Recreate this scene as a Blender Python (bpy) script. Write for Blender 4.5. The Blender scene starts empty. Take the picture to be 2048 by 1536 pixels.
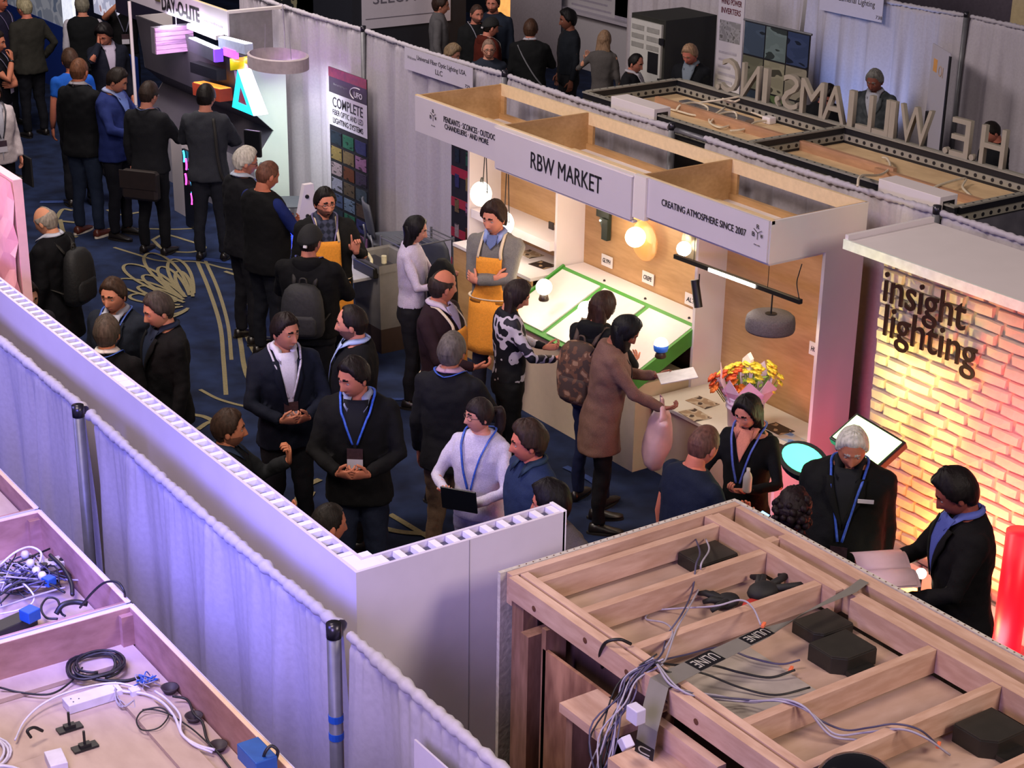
import bpy, math, random
import numpy as np
from mathutils import Matrix, Vector
random.seed(7); rng = np.random.default_rng(7)
S = bpy.context.scene
COL = S.collection
R = math.radians
# ---------------------------------------------------------------- camera
cam_data = bpy.data.cameras.new('camera'); cam = bpy.data.objects.new('camera', cam_data); COL.objects.link(cam)
cam.matrix_world = Matrix(((0.566746,-0.312871,0.762175,0.000000),(0.823752,0.198088,-0.531219,0.000000),(0.015225,0.928910,0.369993,5.800000),(0.000000,0.000000,0.000000,1.000000)))
cam_data.sensor_width = 36; cam_data.lens = 3502.42/2048*36; cam_data.clip_end = 200
S.camera = cam
# ---------------------------------------------------------------- exposure, world, big lights
S.view_settings.view_transform = 'Standard'; S.view_settings.look = 'None'
S.view_settings.gamma = 1; S.view_settings.use_curve_mapping = False
S.view_settings.exposure = -0.05
W = bpy.data.worlds.new('world'); S.world = W; W.use_nodes = True
W.node_tree.nodes['Background'].inputs[0].default_value = (0.62, 0.58, 0.70, 1)
W.node_tree.nodes['Background'].inputs[1].default_value = 0.075
def area(name, loc, target, size, power, color, spread=180):
    l = bpy.data.lights.new(name, 'AREA'); l.shape = 'RECTANGLE' if isinstance(size, tuple) else 'SQUARE'
    if isinstance(size, tuple): l.size, l.size_y = size
    else: l.size = size
    l.energy = power; l.color = color; l.spread = R(spread)
    o = bpy.data.objects.new(name, l); COL.objects.link(o); o.location = loc
    o.rotation_euler = (Vector(target)-Vector(loc)).to_track_quat('-Z', 'Y').to_euler()
    return o
def point(name, loc, power, color, radius=.05):
    l = bpy.data.lights.new(name, 'POINT'); l.energy = power; l.color = color; l.shadow_soft_size = radius
    o = bpy.data.objects.new(name, l); COL.objects.link(o); o.location = loc; return o
def spot(name, loc, target, power, color, angle=60, blend=.6, radius=.05):
    l = bpy.data.lights.new(name, 'SPOT'); l.energy = power; l.color = color; l.shadow_soft_size = radius
    l.spot_size = R(angle); l.spot_blend = blend
    o = bpy.data.objects.new(name, l); COL.objects.link(o); o.location = loc
    o.rotation_euler = (Vector(target)-Vector(loc)).to_track_quat('-Z', 'Y').to_euler()
    return o
# ballroom ceiling lights (warm chandeliers overhead, out of frame), then an added side fill
area('ceiling_light_near', (-5.0, .5, 7.5), (-8.0, 4.6, 0), (1.6, 1.6), 270, (1.0, .82, .70))
area('ceiling_light_mid', (-11, 3.0, 7.5), (-12, 8.5, 0), (2, 2), 450, (1.0, .84, .76))
area('ceiling_light_far', (-18, 7, 7.5), (-20, 12, 0), (3, 2), 540, (1.0, .88, .82))
area('warm_side_fill', (1.5, 6.0, 7.0), (-7, 5.0, 0), (2, 2), 400, (1.0, .84, .72))  # no lamp of the room: fill added to brighten faces turned toward positive X
# blue and violet washes aimed over the near booths
area('blue_wash', (-5.6, 1.4, 3.4), (-6.9, 3.1, 1.7), (1.2, .4), 34, (.20, .19, 1.0), 90)
area('violet_wash', (-9.2, .9, 3.8), (-9.2, 3.1, 1.7), (1.5, .5), 40, (.34, .30, 1.0), 110)
area('lavender_fill', (-3.0, .6, 3.8), (-4.6, 3.2, 1.9), (1.2, 1.2), 34, (.58, .46, 1.0), 100)
# ---------------------------------------------------------------- helpers
def lin(c):
    if isinstance(c, str): c = tuple(int(c[i:i+2], 16) for i in (0, 2, 4))
    return tuple(((v/255+.055)/1.055)**2.4 if v/255 > .04045 else v/255/12.92 for v in c)
_MC = {}
def mat(key, col='808080', rough=.6, metal=0., em=0., var=.10, scale=18., bump=.0, kind='noise', col2=None, stretch=(1,1,1), alpha=1., trans=0., col3=None, coat=0.):
    if key in _MC: return _MC[key]
    m = bpy.data.materials.new(key); m.use_nodes = True; nt = m.node_tree; N = nt.nodes; L = nt.links
    b = N['Principled BSDF']; c = np.array(lin(col))
    b.inputs['Roughness'].default_value = rough; b.inputs['Metallic'].default_value = metal
    if key.startswith(('cloth', 'hair', 'trouser', 'carpet', 'skin', 'plaid', 'cow', 'collar', 'shirt')): b.inputs['Specular IOR Level'].default_value = .18
    if coat: b.inputs['Coat Weight'].default_value = coat
    tc = N.new('ShaderNodeTexCoord'); mp = N.new('ShaderNodeMapping'); L.new(tc.outputs['Object'], mp.inputs['Vector'])
    mp.inputs['Scale'].default_value = stretch
    ramp = N.new('ShaderNodeValToRGB')
    def r4(v): return (float(min(1, max(0, v[0]))), float(min(1, max(0, v[1]))), float(min(1, max(0, v[2]))), 1)
    e = ramp.color_ramp.elements
    fac = None
    if kind in ('noise', 'fabric', 'carpet', 'skin'):
        n = N.new('ShaderNodeTexNoise'); n.inputs['Scale'].default_value = scale; n.inputs['Detail'].default_value = 3
        L.new(mp.outputs[0], n.inputs['Vector']); fac = n.outputs['Fac']
        e[0].position, e[1].position = .3, .7
        e[0].color = r4(c*(1-var)); e[1].color = r4(c*(1+var) if col2 is None else lin(col2))
    elif kind == 'wood':
        n0 = N.new('ShaderNodeTexNoise'); n0.inputs['Scale'].default_value = 2.2; n0.inputs['Detail'].default_value = 2
        L.new(mp.outputs[0], n0.inputs['Vector'])
        w = N.new('ShaderNodeMath'); w.operation = 'MULTIPLY'; w.inputs[1].default_value = scale; L.new(n0.outputs['Fac'], w.inputs[0])
        s = N.new('ShaderNodeMath'); s.operation = 'SINE'; L.new(w.outputs[0], s.inputs[0])
        n1 = N.new('ShaderNodeTexNoise'); n1.inputs['Scale'].default_value = 14; n1.inputs['Detail'].default_value = 4; L.new(mp.outputs[0], n1.inputs['Vector'])
        a = N.new('ShaderNodeMath'); a.operation = 'MULTIPLY_ADD'; a.inputs[1].default_value = .28; L.new(s.outputs[0], a.inputs[0]); L.new(n1.outputs['Fac'], a.inputs[2])
        fac = a.outputs[0]
        e[0].position, e[1].position = .15, .85
        e[0].color = r4(c*(1-var)) if col2 is None else r4(lin(col2)); e[1].color = r4(c*(1+var*.5))
    elif kind == 'patch':      # irregular two- or three-tone patches (camouflage, cow print)
        n = N.new('ShaderNodeTexNoise'); n.inputs['Scale'].default_value = scale; n.inputs['Detail'].default_value = 1.5
        L.new(mp.outputs[0], n.inputs['Vector']); fac = n.outputs['Fac']; ramp.color_ramp.interpolation = 'CONSTANT'
        e[0].color = r4(c); e[1].position = .5; e[1].color = r4(lin(col2))
        if col3: x = e.new(.60); x.color = r4(lin(col3))
    elif kind == 'plaid':
        mp.inputs['Scale'].default_value = (scale,)*3
        sx = N.new('ShaderNodeSeparateXYZ'); L.new(mp.outputs[0], sx.inputs[0]); fs = []
        for k in ('X', 'Z'):
            f = N.new('ShaderNodeMath'); f.operation = 'SINE'; L.new(sx.outputs[k], f.inputs[0]); fs.append(f)
        a = N.new('ShaderNodeMath'); L.new(fs[0].outputs[0], a.inputs[0]); L.new(fs[1].outputs[0], a.inputs[1])
        g = N.new('ShaderNodeMath'); g.operation = 'MULTIPLY_ADD'; g.inputs[1].default_value = .25; g.inputs[2].default_value = .5; L.new(a.outputs[0], g.inputs[0]); fac = g.outputs[0]
        e[0].color = r4(c); e[1].color = r4(lin(col2)); e[0].position, e[1].position = .35, .65
    L.new(fac, ramp.inputs[0]); L.new(ramp.outputs[0], b.inputs['Base Color'])
    if bump:
        bp = N.new('ShaderNodeBump'); bp.inputs['Strength'].default_value = bump; bp.inputs['Distance'].default_value = .01
        L.new(fac, bp.inputs['Height']); L.new(bp.outputs[0], b.inputs['Normal'])
    if em: L.new(ramp.outputs[0], b.inputs['Emission Color']); b.inputs['Emission Strength'].default_value = em
    if alpha < 1: b.inputs['Alpha'].default_value = alpha
    if trans: b.inputs['Transmission Weight'].default_value = trans
    _MC[key] = m; return m

class MB:
    def __init__(s): s.v = []; s.f = []; s.m = []; s.n = 0
    def add(s, V, F, m=0):
        V = np.asarray(V, float).reshape(-1, 3); s.v.append(V); k = s.n
        s.f += [tuple(i+k for i in f) for f in F]
        s.m += ([m]*len(F) if np.isscalar(m) else list(m)); s.n += len(V); return s
    def box(s, x0, x1, y0, y1, z0, z1, m=0):
        V = [(x, y, z) for x in (x0, x1) for y in (y0, y1) for z in (z0, z1)]
        return s.add(V, [(0,1,3,2),(4,6,7,5),(0,4,5,1),(2,3,7,6),(0,2,6,4),(1,5,7,3)], m)
    def obox(s, c, ax, ay, az, m=0):      # oriented box: centre and three half vectors
        c, ax, ay, az = map(np.asarray, (c, ax, ay, az))
        V = [c+i*ax+j*ay+k*az for i in (-1, 1) for j in (-1, 1) for k in (-1, 1)]
        return s.add(V, [(0,1,3,2),(4,6,7,5),(0,4,5,1),(2,3,7,6),(0,2,6,4),(1,5,7,3)], m)
    def beam(s, a, b, w, h, m=0, up=(0,0,1)):
        a, b = np.asarray(a, float), np.asarray(b, float); d = b-a; L = np.linalg.norm(d); d = d/L
        sd = np.cross(d, up); sd = sd/np.linalg.norm(sd); u = np.cross(sd, d)
        return s.obox((a+b)/2, d*L/2, sd*w/2, u*h/2, m)
    def loft(s, rings, m=0, cap=True, closed=True):
        n = len(rings[0]); k = len(rings); F = []
        for i in range(k-1):
            for j in range(n if closed else n-1):
                a, b = i*n+j, i*n+(j+1) % n; F.append((a, b, b+n, a+n))
        if cap and closed: F.append(tuple(range(n-1, -1, -1))); F.append(tuple(range((k-1)*n, k*n)))
        return s.add(np.concatenate([np.asarray(r, float) for r in rings]), F, m)
    def tube(s, pts, r, n=8, m=0, cap=True, flat=1.):
        P = np.asarray(pts, float); k = len(P); rr = np.full(k, r, float) if np.isscalar(r) else np.asarray(r, float)
        T = np.gradient(P, axis=0); T /= np.linalg.norm(T, axis=1)[:, None]+1e-12
        u = np.cross(T[0], (0, 0, 1)); u = np.cross(T[0], (1, 0, 0)) if np.linalg.norm(u) < .1 else u; u /= np.linalg.norm(u)
        rings = []; a = np.arange(n)*2*math.pi/n
        for i in range(k):
            u = u-T[i]*(u@T[i]); u /= np.linalg.norm(u)+1e-12; w = np.cross(T[i], u)
            rings.append(P[i]+rr[i]*(np.outer(np.cos(a), u)+flat*np.outer(np.sin(a), w)))
        return s.loft(rings, m, cap)
    def cyl(s, a, b, r, r2=None, n=16, m=0): return s.tube([a, b], [r, r if r2 is None else r2], n, m)
    def ball(s, c, r, nu=12, nv=8, m=0):
        r = np.array([r]*3 if np.isscalar(r) else r, float); c = np.asarray(c, float)
        V = [c+r*(0, 0, -1)]; F = []
        for i in range(1, nv):
            t = -math.pi/2+math.pi*i/nv
            V += [c+r*(math.cos(t)*math.cos(2*math.pi*j/nu), math.cos(t)*math.sin(2*math.pi*j/nu), math.sin(t)) for j in range(nu)]
        V.append(c+r*(0, 0, 1)); e = len(V)-1
        for j in range(nu):
            F.append((0, 1+(j+1) % nu, 1+j)); F.append((e, e-nu+j, e-nu+(j+1) % nu))
            for i in range(nv-2):
                a, b = 1+i*nu+j, 1+i*nu+(j+1) % nu; F.append((a, b, b+nu, a+nu))
        return s.add(V, F, m)
    def prism(s, pts, off, m=0, mside=None):      # planar polygon (3d points) extruded by off
        P = np.asarray(pts, float); n = len(P); V = np.concatenate([P, P+np.asarray(off)])
        F = [tuple(range(n-1, -1, -1)), tuple(range(n, 2*n))]+[(i, (i+1) % n, (i+1) % n+n, i+n) for i in range(n)]
        return s.add(V, F, [m, m]+[m if mside is None else mside]*n)
    def lathe(s, prof, c=(0,0,0), n=24, m=0, axis=2):
        c = np.asarray(c, float); a = np.arange(n)*2*math.pi/n; rings = []
        for r, z in prof:
            ring = np.stack([r*np.cos(a), r*np.sin(a), np.full(n, z)], 1)
            if axis == 1: ring = ring[:, [0, 2, 1]]
            if axis == 0: ring = ring[:, [2, 0, 1]]
            rings.append(ring+c)
        return s.loft(rings, m, True)
    def xf(s, M):
        A = np.array(M); s.v = [v@A[:3, :3].T+A[:3, 3] for v in s.v]; return s
    def scale(s, k): s.v = [v*k for v in s.v]; return s
    def build(s, name, mats, parent=None, smooth=False, loc=None, rotz=0, bevel=0, origin=None, **tags):
        V = np.concatenate(s.v) if s.v else np.zeros((0, 3))
        if origin is not None: V = V-np.asarray(origin); loc = origin
        me = bpy.data.meshes.new(name); me.from_pydata(V.tolist(), [], s.f); me.validate()
        for m_ in (mats if isinstance(mats, (list, tuple)) else [mats]): me.materials.append(m_)
        if len(me.polygons) == len(s.m): me.polygons.foreach_set('material_index', s.m)
        if smooth: me.polygons.foreach_set('use_smooth', [True]*len(me.polygons))
        me.update(); o = bpy.data.objects.new(name, me); COL.objects.link(o)
        if parent: o.parent = parent
        if loc is not None: o.location = loc
        o.rotation_euler[2] = rotz
        if bevel:
            b = o.modifiers.new('bevel', 'BEVEL'); b.width = bevel; b.segments = 2; b.limit_method = 'ANGLE'
        for k, v in tags.items(): o[k] = v
        return o
def tag(o, label, cat=None, group=None, kind=None):
    o['label'] = label
    if cat: o['category'] = cat
    if group: o['group'] = group
    if kind: o['kind'] = kind
    return o
def thing(name, label, cat, loc=(0,0,0), rotz=0, group=None):
    o = bpy.data.objects.new(name, None); COL.objects.link(o); o.location = loc; o.rotation_euler[2] = rotz; o.empty_display_size = .1
    return tag(o, label, cat, group)
def box(name, m, x0, x1, y0, y1, z0, z1, parent=None, bevel=0, **k):
    return MB().box(x0, x1, y0, y1, z0, z1).build(name, m, parent, bevel=bevel, **k)
def dup(o, parent=None):
    c = o.copy(); COL.objects.link(c)
    if parent: c.parent = parent
    for ch in o.children: dup(ch, c)
    return c
def text(name, s, center, w, h, xd, yd, m, parent=None, th=.003, bold=0., spacing=1., font_shear=0):
    cu = bpy.data.curves.new(name, 'FONT'); cu.body = s; cu.extrude = .05; cu.offset = bold; cu.space_character = spacing; cu.shear = font_shear
    cu.align_x = 'CENTER'; cu.resolution_u = 3
    ob = bpy.data.objects.new(name, cu); me = bpy.data.meshes.new_from_object(ob); bpy.data.objects.remove(ob)
    n = len(me.vertices); co = np.empty(n*3); me.vertices.foreach_get('co', co); co = co.reshape(-1, 3)
    lo, hi = co.min(0), co.max(0); xd, yd = np.asarray(xd, float), np.asarray(yd, float)
    xd = xd/np.linalg.norm(xd); yd = yd/np.linalg.norm(yd); nd = np.cross(xd, yd)
    kx = w/(hi[0]-lo[0]); ky = h/(hi[1]-lo[1]) if h else kx
    P = np.asarray(center)+np.outer((co[:, 0]-(lo[0]+hi[0])/2)*kx, xd)+np.outer((co[:, 1]-(lo[1]+hi[1])/2)*ky, yd)+np.outer((co[:, 2]/.05)*th/2, nd)
    me.vertices.foreach_set('co', P.ravel()); me.materials.clear(); me.materials.append(m); me.update()
    o = bpy.data.objects.new(name, me); COL.objects.link(o)
    if parent: o.parent = parent
    return o
def spline(pts, n=8):      # Catmull-Rom through points
    P = np.asarray(pts, float); Q = np.concatenate([[2*P[0]-P[1]], P, [2*P[-1]-P[-2]]]); out = []
    for i in range(1, len(Q)-2):
        for t in np.arange(n)/n:
            out.append(.5*((2*Q[i])+(-Q[i-1]+Q[i+1])*t+(2*Q[i-1]-5*Q[i]+4*Q[i+1]-Q[i+2])*t*t+(-Q[i-1]+3*Q[i]-3*Q[i+1]+Q[i+2])*t**3))
    out.append(P[-1]); return np.array(out)
def cable(name, pts, r, m, label, cat='cable', parent=None, n=6, k=7, group=None):
    o = MB().tube(spline(pts, k), r, n).build(name, m, parent, smooth=True)
    if parent is None: tag(o, label, cat, group)
    return o
def struct(o): o['kind'] = 'structure'; return o
# ---------------------------------------------------------------- floor, carpet figure, room edges
m_carpet = mat('carpet_pile', '182038', .95, var=.35, scale=3.5, col2='222f50', bump=.1)
floor = struct(box('floor', m_carpet, -45, 4, -3, 24, -.1, 0))
m_gold = mat('carpet_gold', '7d7458', .95, var=.15, scale=60); m_cblue = mat('carpet_blue', '34467c', .95, var=.15, scale=30)
RC = [0]
def ribbon(name, pts, w, m, z=.002, n=8):
    RC[0] += 1; P = spline(pts, n); P[:, 2] = .002+.00035*RC[0]; T = np.gradient(P, axis=0); T /= np.linalg.norm(T, axis=1)[:, None]; N_ = np.stack([-T[:, 1], T[:, 0], 0*T[:, 0]], 1)
    o = MB().loft([np.array([p-q*w/2, p+q*w/2]) for p, q in zip(P, N_)], closed=False, cap=False).build(name, m, floor); o['kind'] = 'stuff'; return o
for pts, w, c in (
 ([(-16.679, 7.477, 0.000), (-15.760, 7.176, 0.000), (-14.740, 6.808, 0.000), (-13.862, 6.420, 0.000), (-13.074, 6.063, 0.000)], .04, 0), ([(-16.701, 7.576, 0.000), (-15.711, 7.254, 0.000), (-14.699, 6.873, 0.000), (-13.823, 6.482, -0.000)], .035, 0),
 ([(-17.635, 6.925, 0.000), (-17.295, 7.025, 0.000), (-16.922, 7.152, 0.000), (-16.679, 7.477, 0.000), (-16.320, 7.627, 0.000), (-15.956, 7.857, 0.000)], .035, 0), ([(-17.344, 7.222, 0.000), (-16.980, 7.294, 0.000), (-16.762, 7.545, 0.000), (-16.436, 7.802, 0.000), (-16.084, 8.040, 0.000)], .10, 1),
 ([(-16.227, 7.582, 0.000), (-15.946, 7.619, 0.000), (-15.407, 7.442, 0.000), (-14.773, 7.028, 0.000), (-14.132, 6.732, 0.000), (-13.287, 6.392, 0.000), (-12.418, 6.250, -0.000)], .045, 0), 
 ([(-14.558, 6.964, 0.000), (-14.087, 6.803, -0.000), (-13.796, 6.719, 0.000)], .035, 0), ([(-18.334, 7.138, 0.000), (-18.112, 7.497, 0.000), (-17.917, 7.777, 0.000), (-17.793, 8.091, 0.000)], .04, 0),
 ([(-17.674, 7.396, 0.000), (-17.778, 7.593, 0.000), (-17.485, 7.702, 0.000), (-17.113, 7.770, 0.000), (-17.032, 7.553, 0.000), (-17.258, 7.360, 0.000), (-17.674, 7.396, 0.000)], .04, 0), ([(-19.061, 7.438, 0.000), (-18.789, 7.480, 0.000), (-18.765, 7.719, 0.000)], .05, 0),
 ([(-13.302, 5.922, 0.000), (-12.997, 5.968, 0.000), (-12.705, 6.110, 0.000), (-12.537, 6.312, 0.000)], .035, 0), ([(-12.816, 5.624, 0.000), (-12.709, 5.690, 0.000), (-12.494, 5.726, 0.000)], .05, 0), ([(-12.498, 5.522, 0.000), (-12.588, 5.678, -0.000), (-12.547, 5.844, 0.000)], .05, 0),
 ([(-19.778, 6.884, 0.000), (-19.645, 7.143, 0.000)], .10, 1), ([(-18.980, 6.776, 0.000), (-19.334, 6.992, 0.000), (-19.234, 7.075, 0.000)], .05, 0), ([(-18.956, 6.815, 0.000), (-18.362, 6.645, 0.000), (-18.199, 6.727, 0.000)], .05, 0), ([(-18.892, 6.803, 0.000), (-18.751, 6.916, 0.000)], .05, 0),
 ([(-10.181, 5.832, 0.000), (-9.955, 5.955, 0.000), (-9.781, 6.149, 0.000)], .06, 0), ([(-10.246, 6.043, 0.000), (-9.930, 6.069, 0.000), (-9.624, 6.094, 0.000)], .05, 0), ([(-10.784, 5.526, 0.000), (-11.015, 5.745, 0.000), (-11.078, 5.902, 0.000)], .06, 0), ([(-10.611, 5.476, 0.000), (-10.908, 5.744, 0.000)], .05, 0),
 ([(-10.233, 7.662, 0.000), (-9.934, 7.688, 0.000), (-9.687, 7.648, 0.000)], .06, 1), ([(-12.207, 7.213, 0.000), (-12.114, 7.360, 0.000)], .05, 1)):
    ribbon('carpet_stripe', pts, w, m_cblue if c else m_gold, .002+.001*c)
# palmette of nested loops in the carpet, opening from a point beside the long band
cx, cy = (-15.393, 6.821, 0.000)[:2]
for (u, v, ww, wd) in (((-16.003, 6.427, 0.000), 0, .05, .10), ((-16.542, 6.535, 0.000), 0, .05, .12), ((-16.974, 6.802, 0.000), 0, .05, .12), ((-17.209, 7.163, 0.000), 0, .05, .12), ((-16.876, 7.294, 0.000), 0, .045, .09), ((-15.232, 6.296, 0.000), 0, .05, .10)):
    e = np.array(u[:2]); d0 = e-np.array((cx, cy)); s0 = np.array([-d0[1], d0[0]])/np.linalg.norm(d0)
    for q, k_ in ((1., 1.), (.72, .62)):
        pts = [(cx+d0[0]*q*(.5-.5*math.cos(t))+s0[0]*wd*k_*math.sin(t)*(.5-.5*math.cos(t))**.5*1.6, cy+d0[1]*q*(.5-.5*math.cos(t))+s0[1]*wd*k_*math.sin(t)*(.5-.5*math.cos(t))**.5*1.6, 0) for t in np.linspace(1.0, 2*math.pi-1.0, 12)]
        ww = .036
        ribbon('carpet_stripe', pts, ww, m_gold, .003, 3)
m_wallb = mat('ballroom_wall', '6a6070', .8, var=.1)
struct(box('wall_back', m_wallb, -45, 4, 23.8, 24, 0, 6)); struct(box('wall_left', m_wallb, -45, -44.8, -3, 24, 0, 6))

# ---------------------------------------------------------------- pipe and drape
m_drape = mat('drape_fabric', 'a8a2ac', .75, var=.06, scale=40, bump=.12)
m_pipe = mat('pipe_steel', '6a6a70', .45, metal=.35, var=.1)
def drape(x0, x1, y, label, top=2.44, seedv=0, amp=1., group=None, zb=0., cat='drape', density=1.):
    r_ = np.random.default_rng(seedv); n = int((x1-x0)/.018); X = np.linspace(x0, x1, n); u = X-x0
    f1, f2, f3 = r_.uniform(14, 18)*density, r_.uniform(25, 31)*density, r_.uniform(7, 10); p1_, p2_, p3_ = r_.uniform(0, 6, 3)
    w = np.sin(u*f1+p1_+1.2*np.sin(u*3+p2_))+.45*np.sin(u*f2+p3_)+.5*np.sin(u*f3+p2_)
    fine = np.sin(u*95+2*np.sin(u*11+p1_))+.6*np.sin(u*60+p3_)
    rows = []
    for k in range(9):      # gathered sleeve rolled over the rail
        a = R(150)-k*R(300)/8; rr = .024+.0035*fine+.003*w; sag = -.02*np.sin(np.pi*u/(x1-x0))
        rows.append(np.stack([X, y-rr*np.sin(a)*-1 if False else y+rr*np.cos(a+math.pi/2)*1.0, top+sag+.0*X+rr*np.sin(a+math.pi/2)], 1))
    for z in (top-.06, top-.09, top-.14, top-.22, top-.35, top-.55, top-.8, top-1.1, top-1.5, top-2.0, zb+.02):
        t = min(1, (top-.05-z)/.6); yy = y+(.010+.040*t*amp)*w*.6+.005*fine*(1-t); sag = -.02*np.sin(np.pi*u/(x1-x0))
        rows.append(np.stack([X+.012*t*np.sin(u*f1*2+p1_), yy, np.full(n, z)+sag*(1-t)], 1))
    o = MB().loft(rows, closed=False, cap=False).build('drape', m_drape, None, smooth=True); return tag(o, label, cat, group)
def post(x, y, label, top=2.44, lean=0):
    t = thing('drape_post', label, 'pole', (x, y, 0)); mb = MB().tube([(lean, 0, 0), (0, 0, top+.02)], .028, 14); mb.build('pole', m_pipe, t, smooth=True)
    MB().cyl((0, 0, top-.01), (0, 0, top+.05), .030, .030, 14).build('post_cap', mat('post_cap', '3c3a42', .3, metal=.7), t, smooth=True)
    MB().lathe([(.03, .0), (.22, .0), (.22, .012), (.03, .016)], (lean, 0, 0)).build('base_plate', m_pipe, t)
    return t
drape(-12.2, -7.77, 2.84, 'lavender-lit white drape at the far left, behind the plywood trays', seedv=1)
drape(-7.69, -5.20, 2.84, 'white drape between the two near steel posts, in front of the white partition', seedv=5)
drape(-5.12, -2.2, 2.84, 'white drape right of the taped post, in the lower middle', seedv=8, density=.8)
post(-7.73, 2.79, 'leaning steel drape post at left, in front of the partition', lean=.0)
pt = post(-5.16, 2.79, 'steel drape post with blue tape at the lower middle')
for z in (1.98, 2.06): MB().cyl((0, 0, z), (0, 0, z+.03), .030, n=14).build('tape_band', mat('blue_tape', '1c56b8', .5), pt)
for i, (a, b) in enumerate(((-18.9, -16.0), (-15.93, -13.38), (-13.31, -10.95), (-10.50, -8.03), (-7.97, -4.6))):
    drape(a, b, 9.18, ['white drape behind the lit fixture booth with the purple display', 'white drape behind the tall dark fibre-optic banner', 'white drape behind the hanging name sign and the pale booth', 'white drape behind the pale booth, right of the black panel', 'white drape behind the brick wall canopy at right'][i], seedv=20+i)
for x, l in ((-15.965, 'drape post behind the fibre-optic banner'), (-13.345, 'drape post behind the left end of the pale plywood booth'), (-8.0, 'drape post above the white canopy of the brick wall'), (-10.9, 'drape post beside the black panel behind the pale booth')): post(x, 9.16, l)
bp = box('black_panel', mat('black_laminate', '0b0a0e', .5), -10.9, -10.52, 9.2, 9.23, 0, 2.36); tag(bp, 'black panel showing through the gap between two drapes behind the pale booth', 'panel')
tag(MB().cyl((-10.95, 9.18, 2.43), (-10.46, 9.18, 2.43), .022).build('cross_pipe', m_pipe, None, smooth=True), 'bare steel cross pipe over the black panel', 'pipe')
# far drape at upper right and its posts
drape(-19.5, -16.0, 15.5, 'bluish white drape at the top, left of the photo banner', seedv=41, amp=1.2)
drape(-15.95, -13.42, 15.5, 'white drape with blue light stripes behind the large letters', seedv=42, amp=1.2)
drape(-13.35, -9.6, 15.5, 'white drape at the upper right corner, behind the narrow banner', seedv=43, amp=1.2)
post(-13.385, 15.46, 'drape post at the upper right, above the narrow banner')

# ---------------------------------------------------------------- white hollow partition
m_white = mat('white_panel', 'cfc6d2', .55, var=.03, scale=6); m_edge = mat('panel_edge_white', 'e6e2ec', .5, var=.02)
pw = thing('partition_wall', 'long white hollow-core partition with an L corner and a row of square cells along its top', 'partition', (-5.55, 3.11, 0))
def lp(*a): return [v-o for v, o in zip(a, (-5.55, -5.55, 3.11, 3.11, 0, 0))]
box('outer_panel', m_white, *lp(-12.2, -5.55, 3.11, 3.125, 0, 2.44), pw); box('inner_panel', m_white, *lp(-12.2, -5.64, 3.185, 3.20, 0, 2.44), pw)
box('end_outer_panel', m_white, *lp(-5.565, -5.55, 3.125, 4.165, 0, 2.44), pw); box('end_inner_panel', m_white, *lp(-5.655, -5.64, 3.20, 4.165, 0, 2.44), pw)
box('end_cap', m_edge, *lp(-5.655, -5.55, 4.155, 4.172, 0, 2.445), pw); box('corner_block', m_edge, *lp(-5.70, -5.565, 3.125, 3.25, 2.25, 2.438), pw)
box('light_edge_line', mat('light_edge_grey', '8d8690', .6), *lp(-5.5505, -5.549, 3.66, 3.664, 0, 2.438), pw)  # thin grey line painted where brighter light begins on the panel, not a joint
rib = box('rib', m_edge, -.016, .016, 3.125-3.11, 3.185-3.11, 1.9, 2.438, pw); rib.location.x = -.17
for k in range(1, 75):
    c = rib.copy(); COL.objects.link(c); c.parent = pw; c.location.x = -.17-.0875*k
    if k in (26, 27): c.scale.x = 2.6
ry = box('rib', m_edge, -.088, -.016, -.016, .016, 1.9, 2.438, pw); ry.location.y = .155
for k in range(1, 11): c = ry.copy(); COL.objects.link(c); c.parent = pw; c.location.y = .155+.087*k
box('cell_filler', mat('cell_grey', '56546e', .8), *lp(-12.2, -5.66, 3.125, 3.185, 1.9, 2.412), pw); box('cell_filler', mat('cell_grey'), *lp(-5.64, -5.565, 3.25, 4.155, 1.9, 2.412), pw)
nsg = tag(box('hanging_sign', mat('sign_white2', 'c4bcc8', .5, var=.02), 0, 1.1, -.008, 0, -.3, 0), 'corner of a white sign hanging on the near drape at the bottom edge', 'sign'); nsg.location = (-4.534, 2.770, 2.327)
# pink relief panel at the left edge
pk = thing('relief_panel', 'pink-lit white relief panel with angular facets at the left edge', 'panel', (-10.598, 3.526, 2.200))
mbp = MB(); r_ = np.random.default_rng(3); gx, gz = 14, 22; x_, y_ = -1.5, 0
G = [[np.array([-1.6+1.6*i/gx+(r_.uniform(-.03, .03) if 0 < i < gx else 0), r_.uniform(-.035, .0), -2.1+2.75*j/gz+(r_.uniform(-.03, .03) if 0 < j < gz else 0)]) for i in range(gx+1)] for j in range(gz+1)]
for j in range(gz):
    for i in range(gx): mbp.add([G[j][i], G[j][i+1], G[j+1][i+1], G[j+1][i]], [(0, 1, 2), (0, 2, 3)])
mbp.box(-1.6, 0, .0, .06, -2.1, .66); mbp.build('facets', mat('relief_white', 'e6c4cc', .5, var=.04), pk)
spot('pink_spot', ((-10.598, 3.526, 2.200)[0]+.4, (-10.598, 3.526, 2.200)[1]-.9, 3.2), ((-10.598, 3.526, 2.200)[0]-.4, (-10.598, 3.526, 2.200)[1], 1.9), 60, (1., .28, .34), 80)
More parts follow.
